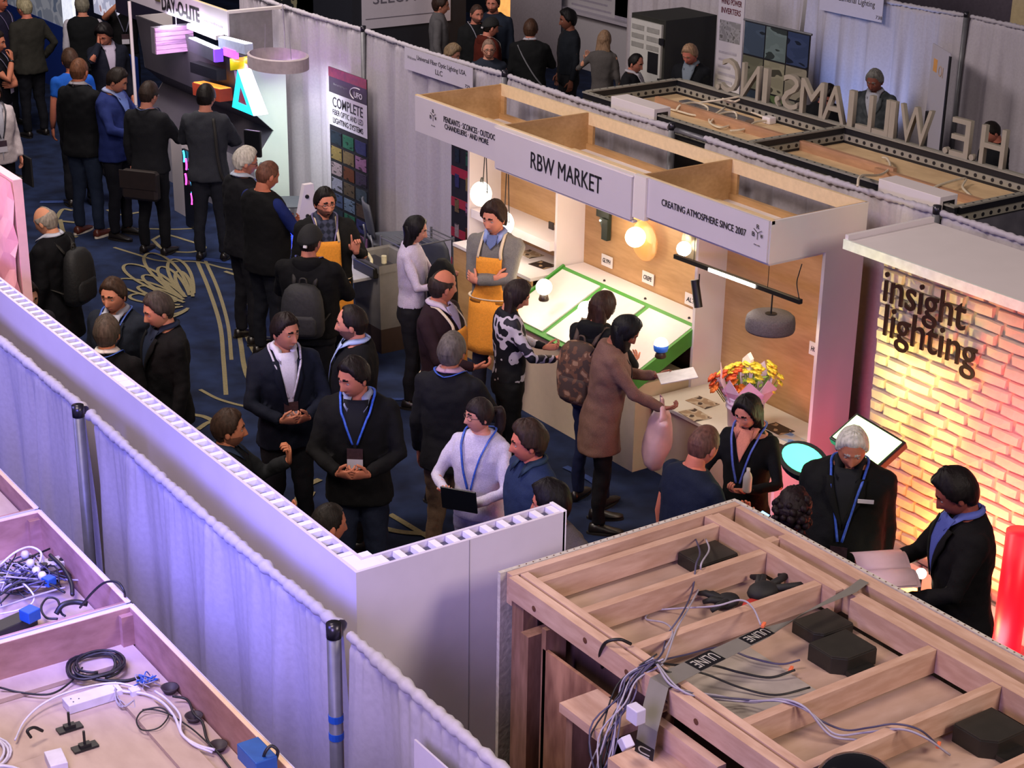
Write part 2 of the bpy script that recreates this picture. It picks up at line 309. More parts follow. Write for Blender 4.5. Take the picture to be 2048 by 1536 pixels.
# ---------------------------------------------------------------- pale plywood lighting booth
m_ply = mat('birch_ply', 'bb9468', .55, var=.12, kind='wood', scale=7, stretch=(.5, 2, 3), col2='a98256'); m_plyl = mat('ply_edge', 'd9bf98', .6, var=.06, scale=30)
m_wp = mat('booth_white', 'd8cfd0', .5, var=.02, scale=5); m_sign = mat('sign_white', 'c4bcc8', .5, var=.02, scale=4)
m_txt = mat('sign_black', '17141a', .6, var=.02)
rb = thing('display_booth', 'three-bay plywood and white lighting booth with an open-topped header box', 'booth', (-8.40, 8.90, 0))
def rbb(name, m, x0, x1, y0, y1, z0, z1, **k): return box(name, m, x0+8.4, x1+8.4, y0-8.9, y1-8.9, z0, z1, rb, **k)
for x in (-13.0, -11.68, -9.84): rbb('divider_board', m_ply, x-.01, x+.012, 8.0, 8.88, 2.13, 2.452)
rbb('end_board', m_wp, -8.42, -8.40, 7.98, 8.90, 2.15, 2.455); rbb('end_board_lining', m_ply, -8.435, -8.42, 8.0, 8.88, 2.15, 2.452)
rbb('top_edge_strip', m_plyl, -13.02, -8.41, 8.88, 8.905, 2.35, 2.455); rbb('bottom_rail', m_ply, -13.0, -8.42, 8.86, 8.90, 2.10, 2.19)
for a, b in ((-13.0, -12.93), (-11.75, -11.60), (-9.92, -9.76), (-8.52, -8.42)): rbb('upright_block', m_ply, a, b, 8.878, 8.902, 2.19, 2.35)
rbb('header_top_strip', m_plyl, -13.02, -8.40, 7.985, 8.012, 2.43, 2.456)
for a, b in ((-12.99, -11.69), (-11.67, -9.85), (-9.83, -8.43)): rbb('soffit_panel', m_wp, a, b, 8.015, 8.86, 2.125, 2.14); rbb('soffit_cleat', m_plyl, a, b, 8.68, 8.74, 2.14, 2.165)
h1 = rbb('header_panel', m_sign, -12.99, -11.70, 7.965, 7.985, 2.14, 2.45); h2 = rbb('header_panel', m_sign, -11.68, -9.87, 7.93, 7.965, 2.105, 2.435); h3 = rbb('header_panel', m_sign, -9.72, -8.41, 7.965, 7.985, 2.16, 2.455)
rbb('header_frame', m_wp, -11.70, -9.85, 7.945, 7.985, 2.085, 2.10); rbb('header_post', m_wp, -9.865, -9.72, 7.945, 7.985, 2.13, 2.458); rbb('header_frame', m_wp, -11.70, -9.86, 7.935, 7.985, 2.435, 2.45)
text('lettering', 'RBW MARKET', np.array((-10.695, 7.925, 2.284))-np.array((-8.4,8.9,0)), (-10.231, 7.925, 2.284)[0]-(-11.163, 7.925, 2.273)[0], .135, (1,0,0), (0,0,1), m_txt, rb, th=.002, bold=.0)
text('lettering', 'PENDANTS · SCONCES · OUTDOOR', np.array((-12.100, 7.960, 2.341))-np.array((-8.4,8.9,0)), (-11.680, 7.960, 2.343)[0]-(-12.507, 7.960, 2.349)[0], .05, (1,0,0), (0,0,1), m_txt, rb, th=.002)
text('lettering', 'CHANDELIERS · AND MORE', np.array((-12.161, 7.960, 2.281))-np.array((-8.4,8.9,0)), (-11.834, 7.960, 2.277)[0]-(-12.507, 7.960, 2.266)[0], .045, (1,0,0), (0,0,1), m_txt, rb, th=.002)
text('lettering', 'CREATING ATMOSPHERE SINCE 2007', np.array((-9.088, 7.960, 2.319))-np.array((-8.4,8.9,0)), (-8.636, 7.960, 2.317)[0]-(-9.555, 7.960, 2.328)[0], .05, (1,0,0), (0,0,1), m_txt, rb, th=.002)
for c, w in (((-12.682, 7.958, 2.332), .05), ((-8.509, 7.958, 2.350), .052)):
    c = np.array(c)-np.array((-8.4, 8.9, 0)); mb = MB()
    for a in (150, 30, -90): mb.beam(c, c+np.array((math.cos(R(a)), 0, math.sin(R(a))))*w*.9, .004, .002, up=(0, 1, 0))
    mb.build('emblem', m_txt, rb)['kind'] = 'stuff'
    for ch, a in (('R', 90), ('B', 200), ('W', -20)): text('lettering', ch, c+np.array((math.cos(R(a)), 0, math.sin(R(a))))*w*.85, .026, .03, (1,0,0), (0,0,1), m_txt, rb, th=.002)
    text('lettering', 'rbw.com', c+np.array((0, 0, -.085)), .06, .012, (1,0,0), (0,0,1), m_txt, rb, th=.001)
# walls and fins below the header
for a, b in ((-13.0, -11.72), (-11.70, -9.86), (-9.84, -8.43)): rbb('back_panel', m_ply, a, b, 8.90, 8.915, .3, 2.10)
rbb('left_fin', m_wp, -13.03, -13.0, 8.55, 8.90, 0, 2.13); rbb('fin', m_wp, -11.73, -11.70, 8.60, 8.90, 0, 2.12); rbb('fin', m_wp, -9.87, -9.84, 8.60, 8.90, 0, 2.12)
rbb('end_wall', m_wp, -8.43, -8.40, 8.52, 8.90, .6, 2.15); rbb('end_wall_foot', m_wp, -8.43, -8.40, 8.20, 8.90, 0, .60)
rbb('shelf', m_wp, -12.97, -11.73, 8.55, 8.90, 1.26, 1.34); rbb('lower_shelf', m_wp, -12.97, -11.73, 8.35, 8.90, 1.02, 1.05); rbb('base_front', m_ply, -12.97, -11.73, 8.36, 8.38, 0, 1.02)
# sloped table, bay two
m_green = mat('green_trim', '3f8a34', .5, var=.06); def_t = (8.00, .80, 8.66, 1.12)
st_ = thing('sloped_table', 'sloped white display table with bright green edging in the middle bay', 'table', (-10.76, 8.3, 0))
def slope(name, m, x0, x1, t0, t1, up0, up1, parent=st_):
    y0, z0, y1, z1 = 8.00, .80, 8.66, 1.12; d = np.array((0, y1-y0, z1-z0)); n_ = np.array((0, -(z1-z0), y1-y0)); n_ = n_/np.linalg.norm(n_); o = np.array((0, y0, z0))
    pts = [np.array((x0, 0, 0))+o+d*t0+n_*up0, np.array((x0, 0, 0))+o+d*t1+n_*up0, np.array((x0, 0, 0))+o+d*t1+n_*up1, np.array((x0, 0, 0))+o+d*t0+n_*up1]
    return MB().prism([p-np.array((-10.76, 8.3, 0)) for p in pts], (x1-x0, 0, 0)).build(name, m, parent)
slope('green_side', m_green, -9.885, -9.86, -.02, 1.02, -.11, .015); slope('green_side', m_green, -11.69, -11.665, -.02, 1.02, -.11, .015)
slope('green_backing', m_green, -11.665, -9.885, -.01, 1.01, -.02, .0)
for k in range(3): slope('white_panel', mat('panel_gloss', 'cfc9c6', .3, var=.02), -11.665+k*.6+.03, -11.665+(k+1)*.6-.03, .05, .95, .0, .012)
box('table_body', mat('booth_cream', 'bfae92', .6, var=.03), -11.68+10.76, -9.87+10.76, 8.06-8.3, 8.60-8.3, 0, .74, st_)
box('back_ledge', m_wp, -11.68+10.76, -9.87+10.76, 8.66-8.3, 8.89-8.3, 1.06, 1.12, st_)
for c in ((-11.165, 8.673, 1.130), (-10.610, 8.676, 1.130), (-10.047, 8.672, 1.130)): MB().ball((c[0]+10.76, 8.72-8.3, 1.125), .012, 8, 6).build('black_stud', m_txt, st_)
def globe(name, c, r, label, power, em=9, squash=1., parent=None, base=None, color=(1., .80, .52), hexc='fff0d8', cat='lamp'):
    t = thing(name, label, cat, c)
    MB().ball((0, 0, 0), (r, r, r*squash), 20, 14).build('glass_globe', mat('lit_glass_'+hexc, hexc, .3, em=em, var=.01), t, smooth=True)
    if base: MB().lathe([(.04, -r-.05), (.045, -r-.04), (.03, -r+.012), (.001, -r+.012)], n=16).build('base', mat('lamp_base', '3a2c22', .4), t, smooth=True)
    l = point(name+'_light', (0, 0, 0), power, color, r*1.02); l.parent = t; l.location = (0, 0, 0)
    l.location = (0, -r-.06, 0) if not base else (0, 0, r+.05)
    return t
globe('globe_lamp', (-11.208, 8.120, 1.162), .068, 'small lit globe lamp on the left panel of the sloped table', 4, base=1); globe('globe_lamp', (-10.597, 8.100, 1.149), .068, 'small lit globe lamp on the middle panel, partly behind brown hair', 3, base=1)
bl = globe('globe_lamp', (-9.581, 8.050, 1.179), .055, 'small white and blue lamp on the right panel, behind the black bob', 1, base=1); MB().lathe([(.052, -.05), (.058, -.02), (.056, .0), (.05, -.0)], n=16).build('blue_band', mat('blue_plastic', '2f6ad0', .4, em=.3), bl, smooth=True)
# hanging globes at left
for i, (c, r) in enumerate((((-12.314, 8.220, 1.684), .095), ((-12.093, 8.300, 1.460), .10))):
    g = globe('hanging_globe', c, r, ['lit oval globe lamp hanging on dark cords at the left end of the booth', 'lit globe lamp half hidden behind the head of the person with arms crossed'][i], 5, squash=1.15, em=10)
    zt = 2.12-c[2]; MB().tube([(.03, 0, r*1.1), (.06, 0, zt)], .005, 6).build('cord', m_txt, g); MB().tube([(.03, .0, r*1.1), (.10, 0, r*.3), (.07, 0, zt)], .005, 6).build('cord', m_txt, g)
    MB().cyl((.0, 0, r*1.12), (.02, 0, r*1.12+.04), .014, n=10).build('socket', m_txt, g)
# wall sconces
sg = thing('angular_sconce', 'dark green angular wall light with a slot, left on the plywood back', 'lamp', (-11.404, 8.890, 1.573)); m_dk = mat('dark_green_metal', '1c2a24', .4, var=.1)
MB().box(-.09, .09, -.03, 0, .02, .15).build('top_plate', m_dk, sg, bevel=.003); MB().box(.01, .09, -.045, 0, -.16, .03).build('down_plate', m_dk, sg, bevel=.003); MB().prism([(-.035, -.03, .02), (.01, -.03, .02), (.01, -.03, -.09), (-.012, -.03, -.06), (-.035, -.03, -.01)], (0, .02, 0)).build('fin_plate', mat('brushed_metal', '5a6a64', .3, metal=.6), sg)
MB().ball((-.01, -.045, .0), .008, 8, 6).build('led', mat('led_white', 'fff4e0', .3, em=12, var=.01), sg); point('sconce_light', (-10.997, 8.780, 1.757), 2.2, (1., .72, .38), .03)
cr = thing('glass_disc_sconce', 'large amber glass disc wall light with a bright round globe', 'lamp', (-10.790, 8.880, 1.557))
MB().lathe([(.001, -.03), (.165, -.055), (.175, -.05), (.165, -.04), (.001, -.018)], n=40, axis=1).build('amber_disc', mat('amber_glass', 'd79a5a', .15, var=.05, alpha=.45), cr, smooth=True)
MB().ball((-.02, -.13, .04), .085, 20, 14).build('glass_globe', mat('lit_glass_fff0d8'), cr, smooth=True); point('disc_light', np.array((-10.790, 8.880, 1.557))+np.array((-.02, -.30, .04)), 5, (1., .78, .48), .09)
dr = thing('metal_disc_sconce', 'grey metal disc wall light with a small lit globe, behind the black bar', 'lamp', (-10.216, 8.880, 1.677))
MB().lathe([(.001, -.02), (.13, -.028), (.135, -.02), (.13, 0)], n=32, axis=1).build('back_disc', mat('nickel', '8d8270', .3, metal=.7), dr, smooth=True)
MB().ball((-.01, -.10, -.03), .06, 18, 12).build('glass_globe', mat('lit_glass_fff0d8'), dr, smooth=True); point('small_disc_light', np.array((-10.216, 8.880, 1.677))+np.array((-.01, -.22, -.03)), 2.5, (1., .80, .52), .06)
# printed name cards on the plywood
for c, s_, l in (((-11.349, 8.890, 1.221), 'GLYPH', 'white card reading GLYPH on the plywood'), ((-10.786, 8.890, 1.225), 'CREPE', 'white card reading CREPE on the plywood'), ((-10.226, 8.890, 1.194), 'ALT', 'white card partly hidden by the black spotlight'), ((-8.604, 8.720, 1.311), 'HOIST', 'white card cut off by the end wall at right'), ((-12.832, 8.890, 1.254), 'V', 'white card behind the hanging globe at left')):
    o = thing('name_card', l, 'sign', c); MB().box(-.075, .075, -.008, 0, -.05, .05).build('card', mat('card_white', 'd6d0cc', .5, var=.02), o); text('lettering', s_, (0, -.0095, 0), .11 if len(s_) > 1 else .02, .04, (1,0,0), (0,0,1), m_txt, o, th=.001, bold=.02, font_shear=.2)
# linear bar pendant
b0, b1 = np.array((-9.707, 8.250, 1.814)), np.array((-8.334, 8.250, 1.849)); ba = thing('linear_pendant', 'long black bar light hung in front of the right bay, part of it glowing', 'lamp', b0); d_ = b1-b0
MB().beam((0,0,0), d_, .035, .035).build('bar', blkm := mat('black_metal', '121214', .4, var=.1), ba, bevel=.004); MB().beam(d_*.30+np.array((0,-.021,.0)), d_*.67+np.array((0,-.021,.0)), .006, .026).build('light_strip', mat('led_strip', 'fff6ec', .3, em=14, var=.01), ba)
for k_ in (.16, .75): MB().tube([d_*k_+(0, 0, .018), d_*k_+(0, 0, 2.12-b0[2]-d_[2]*k_)], .0025, 5).build('suspension_wire', blkm, ba)
MB().tube(spline([d_*.985+(0, 0, .018), d_*.96+(0, 0, .12), d_*.97+(0, 0, .2), d_*.985+(0, 0, 2.12-b0[2]-d_[2])], 6), .004, 6).build('power_cord', blkm, ba, smooth=True)
area('bar_light', b0+d_*.48+np.array((0, -.06, -.02)), b0+d_*.48+np.array((0, -1, -.7)), (.35, .03), 4, (1., .93, .82), 160)
s0 = np.array((-9.416, 8.250, 1.752)); sp = thing('spotlight', 'black cylinder spotlight hanging from the bar on a thin rod', 'lamp', s0)
MB().tube([(0,0,.0), (0,0,-.19)], .005, 6).build('rod', blkm, sp); MB().cyl((-.05, 0, -.06), (.01, 0, -.26), .032, n=18).build('cylinder', blkm, sp, smooth=False)
c0 = np.array((-8.623, 8.250, 1.617)); dm = thing('drum_pendant', 'mottled grey drum pendant hanging below the black bar at right', 'lamp', c0)
MB().lathe([(.04, .058), (.15, .055), (.172, .035), (.178, .0), (.178, -.05), (.172, -.065), (.15, -.06), (.03, -.05)], n=40).build('shade', mat('felt_grey', '5d5555', .9, var=.2, scale=90, bump=.3), dm, smooth=True)
MB().cyl((0, 0, .055), (0, 0, .062), .042, n=24).build('collar', blkm, dm); MB().cyl((0, 0, .06), (0, 0, .20), .006, n=8).build('rod', blkm, dm)
point('bay_three_fill', c0+np.array((0, 0, -.16)), 3.5, (1., .80, .50), .08)
area('bay_one_downlight', (-12.3, 8.4, 2.10), (-12.3, 8.6, 0), (.9, .3), 2.4, (1., .80, .56)); area('bay_two_downlight', (-10.8, 8.35, 2.08), (-10.8, 8.6, 0), (1.4, .3), 3.0, (1., .82, .58)); area('bay_three_downlight', (-9.1, 8.35, 2.10), (-9.1, 8.7, 0), (1.0, .3), 3.2, (1., .78, .46))
# counter of the right bay with bucket, flowers and prints
ct_ = thing('counter', 'white counter of the right bay with prints and the flower bucket on it', 'counter', (-9.12, 8.55, 0))
box('counter_top', mat('counter_white', 'd6cfc0', .4, var=.02), -.74, .69, -.37, .34, .59, .62, ct_, bevel=.003); box('counter_body', mat('booth_cream'), -.72, .68, -.33, .34, 0, .59, ct_)
bc = np.array(((-8.965, 8.239, 0.620)[0]+.02, 8.36, .62)); bk_ = thing('flower_bucket', 'white ribbed bucket with a three-armed letter emblem, holding the flowers', 'bucket', bc)
prof = [(.10, .0), (.145, .26)]; MB().lathe([(.095, 0), (.105, .005), (.135, .20), (.143, .20), (.145, .215), (.137, .22), (.14, .24), (.149, .245), (.15, .26), (.142, .265), (.15, .285), (.155, .30), (.14, .30), (.12, .05), (.001, .05)], n=36).build('pail', mat('bucket_white', 'c9bcd0', .35, var=.02), bk_, smooth=True)
cd = np.array((.62, -.78, 0)); rd = np.array((.78, .62, 0)); me_ = MB(); e0 = cd*.128+np.array((0, 0, .11))
for a in (150, 30, -90): me_.beam(e0, e0+(rd*math.cos(R(a))+np.array((0,0,1))*math.sin(R(a)))*.035, .003, .003, up=cd)
me_.build('emblem', m_txt, bk_)
for ch, a in (('R', 90), ('B', 200), ('W', -20)): text('lettering', ch, e0+(rd*math.cos(R(a))+np.array((0,0,1))*math.sin(R(a)))*.04, .02, .022, rd, (0,0,1), m_txt, bk_, th=.006)
pp = thing('flower_paper', 'pale wrapping paper around the bouquets in the bucket', 'paper', bc)
r_ = np.random.default_rng(11); m_pp = mat('wrap_paper', 'cdb6cc', .6, var=.05)
for k in range(8):
    a = k*.785+.2; o_ = np.array((math.cos(a), math.sin(a), 0)); s2 = np.array((-o_[1], o_[0], 0)); h_ = r_.uniform(.16, .26)
    MB().add([o_*.07-s2*.05+(0,0,.2), o_*.10+s2*.07+(0,0,.2), o_*.21+s2*.10+(0,0,.24+h_*.8), o_*.20-s2*.01+(0,0,.30+h_), o_*.16-s2*.10+(0,0,.24+h_*.6)], [(0,1,2,3,4)]).build('wrap_sheet', m_pp, pp).modifiers.new('t', 'SOLIDIFY').thickness = .002
m_red = mat('petal_red', 'c2331a', .5, var=.3, scale=40, col2='e0601f'); m_yel = mat('petal_yellow', 'dccb3c', .5, var=.15, scale=40); m_lf = mat('leaf_green', '6f8a35', .6, var=.3); m_org = mat('petal_orange', 'd8742a', .5, var=.2, scale=40)
def flower(c, r, m, label, grp, flat=.8, n=8):
    c = np.array(c); out = c-(bc+np.array((0, 0, .2))); out /= np.linalg.norm(out); t = thing('flower', label, 'flower', c, group=grp)
    MB().tube([out*-.01, -out*.10+np.array((0, 0, -.06))], .004, 5).build('stem', m_lf, t)
    u_ = np.cross(out, (0, 0, 1)); u_ /= np.linalg.norm(u_); v_ = np.cross(out, u_)
    for k in range(n):
        a = k*2*math.pi/n+r_.uniform(-.2, .2); dr_ = u_*math.cos(a)+v_*math.sin(a); lift = r_.uniform(.2, .7)
        q = MB().ball((0, 0, 0), (1, 1, 1), 7, 5); A_ = Matrix(((dr_[0]*r*.6, out[0]*r*.22, np.cross(dr_, out)[0]*r*.45, 0), (dr_[1]*r*.6, out[1]*r*.22, np.cross(dr_, out)[1]*r*.45, 0), (dr_[2]*r*.6, out[2]*r*.22, np.cross(dr_, out)[2]*r*.45, 0), (0, 0, 0, 1)))
        q.xf(Matrix.Translation(Vector(dr_*r*.5+out*r*lift*flat))@A_); q.build('petal', m, t, smooth=True)
    MB().ball(out*r*.25, r*.35, 8, 6).build('flower_heart', m, t, smooth=True)
for (u, v, r, kind, dy) in ((1411,757,.034,0,-.10),(1440,748,.040,0,-.12),(1456,738,.034,0,-.06),(1462,752,.036,0,-.12),(1447,731,.028,3,-.02),(1430,778,.026,3,-.16),(1440,780,.036,3,-.17),(1477,783,.042,0,-.17),(1494,781,.040,3,-.16),(1472,765,.028,3,-.14),
    (1420,735,.034,1,0),(1430,742,.032,1,-.02),(1455,722,.032,1,.04),(1468,728,.036,1,.04),(1480,742,.036,1,.0),(1475,735,.03,1,.04),(1495,722,.034,1,.08),(1500,733,.034,1,.06),(1506,745,.028,1,.04),(1522,748,.026,1,.06),(1527,762,.024,1,.04),(1528,776,.036,1,-.04),(1490,752,.028,1,.0),(1416,748,.028,1,-.06),(1444,726,.03,1,.06),(1462,738,.03,1,-.02),(1484,730,.032,1,.02),(1510,735,.03,1,.03),(1425,728,.03,1,.04),(1488,762,.026,1,-.06),(1452,758,.03,0,-.1),(1424,768,.028,0,-.14),(1484,790,.03,0,-.18)):

    flower_pos = bc+np.array(((u-1462)/283*.62+dy*.4, (u-1462)/283*.62+dy*.8, .29-(v-797)/283*.92)); flower(flower_pos, r*1.4, {0: m_red, 1: m_yel, 3: m_org}[kind], {0: 'red bloom among the bouquets in the white bucket', 1: 'yellow bloom among the bouquets in the white bucket', 3: 'orange bloom among the bouquets in the white bucket'}[kind], {0: 'red blooms in the bucket', 1: 'yellow blooms in the bucket', 3: 'orange blooms in the bucket'}[kind], n=7)
fo = MB(); 
for k in range(60):
    c = np.array((r_.uniform(-.16, .18), r_.uniform(-.12, .16), r_.uniform(.30, .48))); d = r_.normal(size=3); d /= np.linalg.norm(d); e = np.cross(d, (0.3, .2, 1)); e /= np.linalg.norm(e)
    fo.add([c, c+d*.03+e*.012, c+d*.06, c+d*.03-e*.012], [(0,1,2,3)])
tag(fo.build('foliage', m_lf, None, loc=bc), 'small green leaves between the blooms in the bucket', 'leaves', kind='stuff')
tag(MB().prism([(-.04,0,0), (.05,0,0), (.06,0,.10), (.02,0,.14), (-.03,0,.09)], (0, .03, .01)).build('tissue', mat('tissue_white', 'f0ead8', .7), None, loc=bc+np.array((-.03, .0, .48))), 'crumpled white tissue sticking out above the yellow blooms', 'tissue')
def sheet(c, w, h, rot, m, label, cat='print', z=None, name='print'):
    return tag(MB().box(-w/2, w/2, -h/2, h/2, 0, .003).build(name, m, None, loc=c, rotz=R(rot)), label, cat)
m_pr1 = mat('print_dark', '2a211d', .4, kind='patch', scale=14, col2='231b18', col3='a58a6a'); m_pr2 = mat('print_pale', 'b8ac9c', .4, kind='patch', scale=10, col2='a8b4c0', col3='5d83b8'); m_pr3 = mat('print_tan', '9c8468', .4, kind='patch', scale=12, col2='b8a890', col3='3a2c22')
sheet((-8.835, 8.612, 0.622), .21, .15, 0, m_pr1, 'dark photo print at the back right of the counter'); sheet((-8.615, 8.571, 0.622), .24, .14, 0, m_pr2, 'pale brochure with a blue picture at the right edge of the counter'); sheet((-8.612, 8.353, 0.622), .20, .16, 10, m_pr1, 'dark print at the front right corner of the counter'); sheet((-9.547, 8.472, 0.622), .22, .16, 5, m_pr3, 'tan print left of the flower bucket'); sheet((-9.383, 8.258, 0.622), .22, .16, -5, m_pr3, 'second tan print left of the bucket, nearer the front')
sheet((-12.302, 8.748, 1.052), .22, .16, 0, m_pr3, 'brochure lying on the lower shelf at left'); sheet((-11.979, 8.657, 1.052), .2, .16, 8, m_pr1, 'dark brochure on the lower shelf beside the fin')
pc = tag(box('picture_card', m_pr1, -.035, .035, -.01, 0, -.11, .11), 'small dark picture card standing on the upper shelf beside the fin', 'card'); pc.location = (-12.052, 8.800, 1.296)
pc2 = tag(box('price_tag', mat('card_white'), -.025, .025, -.01, 0, -.05, .05), 'small white tag leaning in front of the dark picture card', 'tag'); pc2.location = (-11.916, 8.720, 1.243)
# ---------------------------------------------------------------- brick wall booth
bw = thing('brick_wall', 'white brick feature wall flooded with yellow, pink and red light', 'wall', (-7.66, 8.30, 0)); m_br = mat('painted_brick', 'b4a69a', .6, var=.10, scale=14, bump=.5); m_mo = mat('mortar', '94877e', .8, var=.1)
box('mortar_bed', m_mo, 0, 2.6, .018, .16, 0, 2.36, bw); vars_ = []
for k in range(8):
    def J(s_=.006): return r_.uniform(-s_, s_)
    L_, H_ = .118, .038; fr_ = [(-L_+.012+J(), J(.004), -H_+.010+J(.004)), (J(), -.004+J(.004), -H_+.007+J(.004)), (L_-.012+J(), J(.004), -H_+.010+J(.004)), (L_-.010+J(), J(.004), H_-.010+J(.004)), (J(), -.004+J(.004), H_-.007+J(.004)), (-L_+.012+J(), J(.004), H_-.010+J(.004))]
    bk = [(-L_, .026, -H_), (0, .026, -H_-.002), (L_, .026, -H_), (L_, .026, H_), (0, .026, H_+.002), (-L_, .026, H_)]
    vars_.append(MB().add(fr_+bk, [(0,1,4,5), (1,2,3,4)]+[(i, (i+6), (i+1) % 6+6, (i+1) % 6) for i in range(6)]).build('brick', m_br, bw, smooth=False))
cnt = 0
for row in range(28):
    x = .0; z = .042+row*.0845; first = True
    while x < 1.62:
        L = r_.choice([.24, .24, .20, .28]) if not (first and row % 2) else .12; first = False
        if cnt < 8: o = vars_[cnt]
        else: o = vars_[r_.integers(8)].copy(); COL.objects.link(o); o.parent = bw
        cnt += 1; o.location = (x+L/2, r_.uniform(-.008, .006), z+r_.uniform(-.003, .003)); o.scale = ((L-.014)/.236, 1, r_.uniform(.95, 1.02)); o.rotation_euler = (R(r_.uniform(-2.5, 2.5)), 0, R(r_.uniform(-1.5, 1.5))); x += L
cn = thing('canopy', 'flat white canopy over the brick wall', 'canopy', (-7.93, 8.22, 2.36)); box('slab', m_wp, 0, 2.9, 0, .82, .01, .05, cn); box('front_fascia', mat('fascia_white', 'd8e0dc', .5), -.01, 2.9, -.015, 0, -.012, .055, cn); box('side_upstand', m_wp, -.01, .02, 0, .82, .05, .085, cn)
def letters(parent, s_, x_left, z0, h, w, y, m, name='letter', th=.014, bold=.004, xd=1):
    def me_of(t): 
        cu = bpy.data.curves.new('t', 'FONT'); cu.body = t; cu.extrude = .05; cu.offset = bold; ob = bpy.data.objects.new('t', cu); me = bpy.data.meshes.new_from_object(ob); bpy.data.objects.remove(ob); n = len(me.vertices); co = np.empty(n*3); me.vertices.foreach_get('co', co); return me, co.reshape(-1, 3)
    _, full = me_of(s_); lo, hi = full.min(0), full.max(0); kx, kz = w/(hi[0]-lo[0]), h/(hi[1]-lo[1])
    for i, ch in enumerate(s_):
        if ch == ' ': continue
        _, pre = me_of(s_[:i+1]); me, co = me_of(ch); off = pre[:, 0].max()-co[:, 0].max(); P = np.stack([x_left+xd*(co[:, 0]+off-lo[0])*kx, y+xd*-co[:, 2]/.05*th/2, z0+(co[:, 1]-lo[1])*kz], 1)
        me.vertices.foreach_set('co', P.ravel()); me.materials.append(m); me.update(); o = bpy.data.objects.new(name, me); COL.objects.link(o); o.parent = parent
lt = thing('wall_sign', 'black raised lowercase letters in two lines on the brick wall', 'sign', (0, 0, 0)); lt.location = (-7.57, 8.24, 2.0)
m_ltr = mat('letter_black', '1d0a0e', .4, var=.02)
letters(lt, 'insight', .0, -.005+.02, .285, .70, 0, m_ltr); letters(lt, 'lighting', .03, -.215, .285, .79, 0, m_ltr)
# floods and red column light
m_gl = mat('flood_green', 'c8ff98', .3, em=4.5, var=.01); m_gl2 = mat('flood_teal', '5cffb8', .3, em=2.2, var=.01)
f1 = thing('flood_light', 'large green-white flood light panel on a stand behind the white-haired person', 'flood light', (-7.10, 7.72, 0)); c1 = np.array((.0, 0, 1.36)); n1 = np.array((.10, -.50, .85)); n1 /= np.linalg.norm(n1); u1 = np.array((1, .0, -.10)); u1 -= n1*(u1@n1); u1 /= np.linalg.norm(u1); v1 = np.cross(n1, u1)
MB().obox(c1, u1*.22, v1*.13, n1*.03).build('housing', blkm, f1, bevel=.008); MB().obox(c1+n1*.032, u1*.20, v1*.11, n1*.002).build('led_face', m_gl, f1); MB().cyl((0, 0, 0), (0, 0, 1.34), .02, n=10).build('stand', blkm, f1)
MB().lathe([(.02, 0), (.18, 0), (.18, .015), (.02, .02)], n=20).build('foot', blkm, f1)
f2 = thing('flood_light', 'second teal-lit flood light, mostly hidden behind the black suit shoulder', 'flood light', (-7.55, 7.62, 0)); el_ = lambda ku, kv, o: [np.array((0, 0, 1.08))+u1*ku*math.cos(q)+v1*kv*math.sin(q)+n1*o for q in np.linspace(0, 2*math.pi, 25)[:-1]]
MB().prism(el_(.20, .13, -.03), n1*.06).build('housing', blkm, f2, smooth=False); MB().prism(el_(.175, .10, .031), n1*.003).build('led_face', m_gl2, f2); MB().cyl((0, 0, 0), (0, 0, 1.06), .02, n=10).build('stand', blkm, f2)
area('flood_green_light', np.array((-7.10, 7.72, 1.36))+n1*.05, np.array((-7.10, 7.72, 1.36))+n1, (.3, .2), 5, (.75, 1., .5))
spot('yellow_grazer', (-7.05, 7.45, .35), (-7.28, 8.3, 1.72), 330, (1., .84, .20), 50, 1.)
spot('yellow_grazer_high', (-7.2, 7.6, 1.2), (-7.32, 8.3, 1.75), 130, (1., .86, .24), 50, 1.)
area('red_wash', (-6.2, 7.6, .25), (-6.1, 8.3, 1.0), (1.2, .3), 60, (1., .06, .07), 100)
spot('pink_wash', (-5.2, 6.9, 2.2), (-6.45, 8.3, 1.35), 420, (1., .10, .16), 44, 1., .1); area('red_side', (-7.7, 7.6, .4), (-8.4, 8.5, .6), (.3, .3), 4, (1., .08, .14), 90)
area('orange_low', (-6.7, 7.5, .15), (-6.6, 8.3, .7), (.8, .2), 34, (1., .36, .05), 100)
lmp = (-6.100, 7.188, 1.020); rl = thing('small_lamp', 'tiny bright lamp on a thin stand beside the brochure', 'lamp', (lmp[0], lmp[1], 0)); MB().cyl((0, 0, 0), (0, 0, 1.0), .010, n=8).build('stand', blkm, rl); MB().lathe([(.02, 0), (.12, 0), (.12, .012), (.02, .016)], n=20).build('foot', blkm, rl); MB().ball((0, 0, 1.02), .032, 14, 10).build('bulb', mat('lit_glass_fff0d8'), rl, smooth=True); point('small_lamp_light', (lmp[0]+.06, lmp[1]-.08, 1.06), 2.5, (1., .85, .6), .03)
rc = thing('light_column', 'glowing red light column at the right edge beside the brick wall', 'lamp', (-5.98, 7.9, 0)); MB().cyl((0, 0, 0), (0, 0, 1.15), .09, n=24).build('tube', mat('red_acrylic', 'e01428', .4, em=.8, var=.05), rc, smooth=True); MB().cyl((0, 0, 0), (0, 0, .05), .12, n=24).build('foot', blkm, rc)
sh_ = thing('display_ledge', 'low ledge at the foot of the brick wall, lit orange and red', 'ledge', (-6.9, 8.15, 0)); box('ledge_top', m_wp, -.7, 1.2, -.12, .12, .30, .34, sh_); box('ledge_front', m_wp, -.7, 1.2, -.12, -.10, 0, .30, sh_)
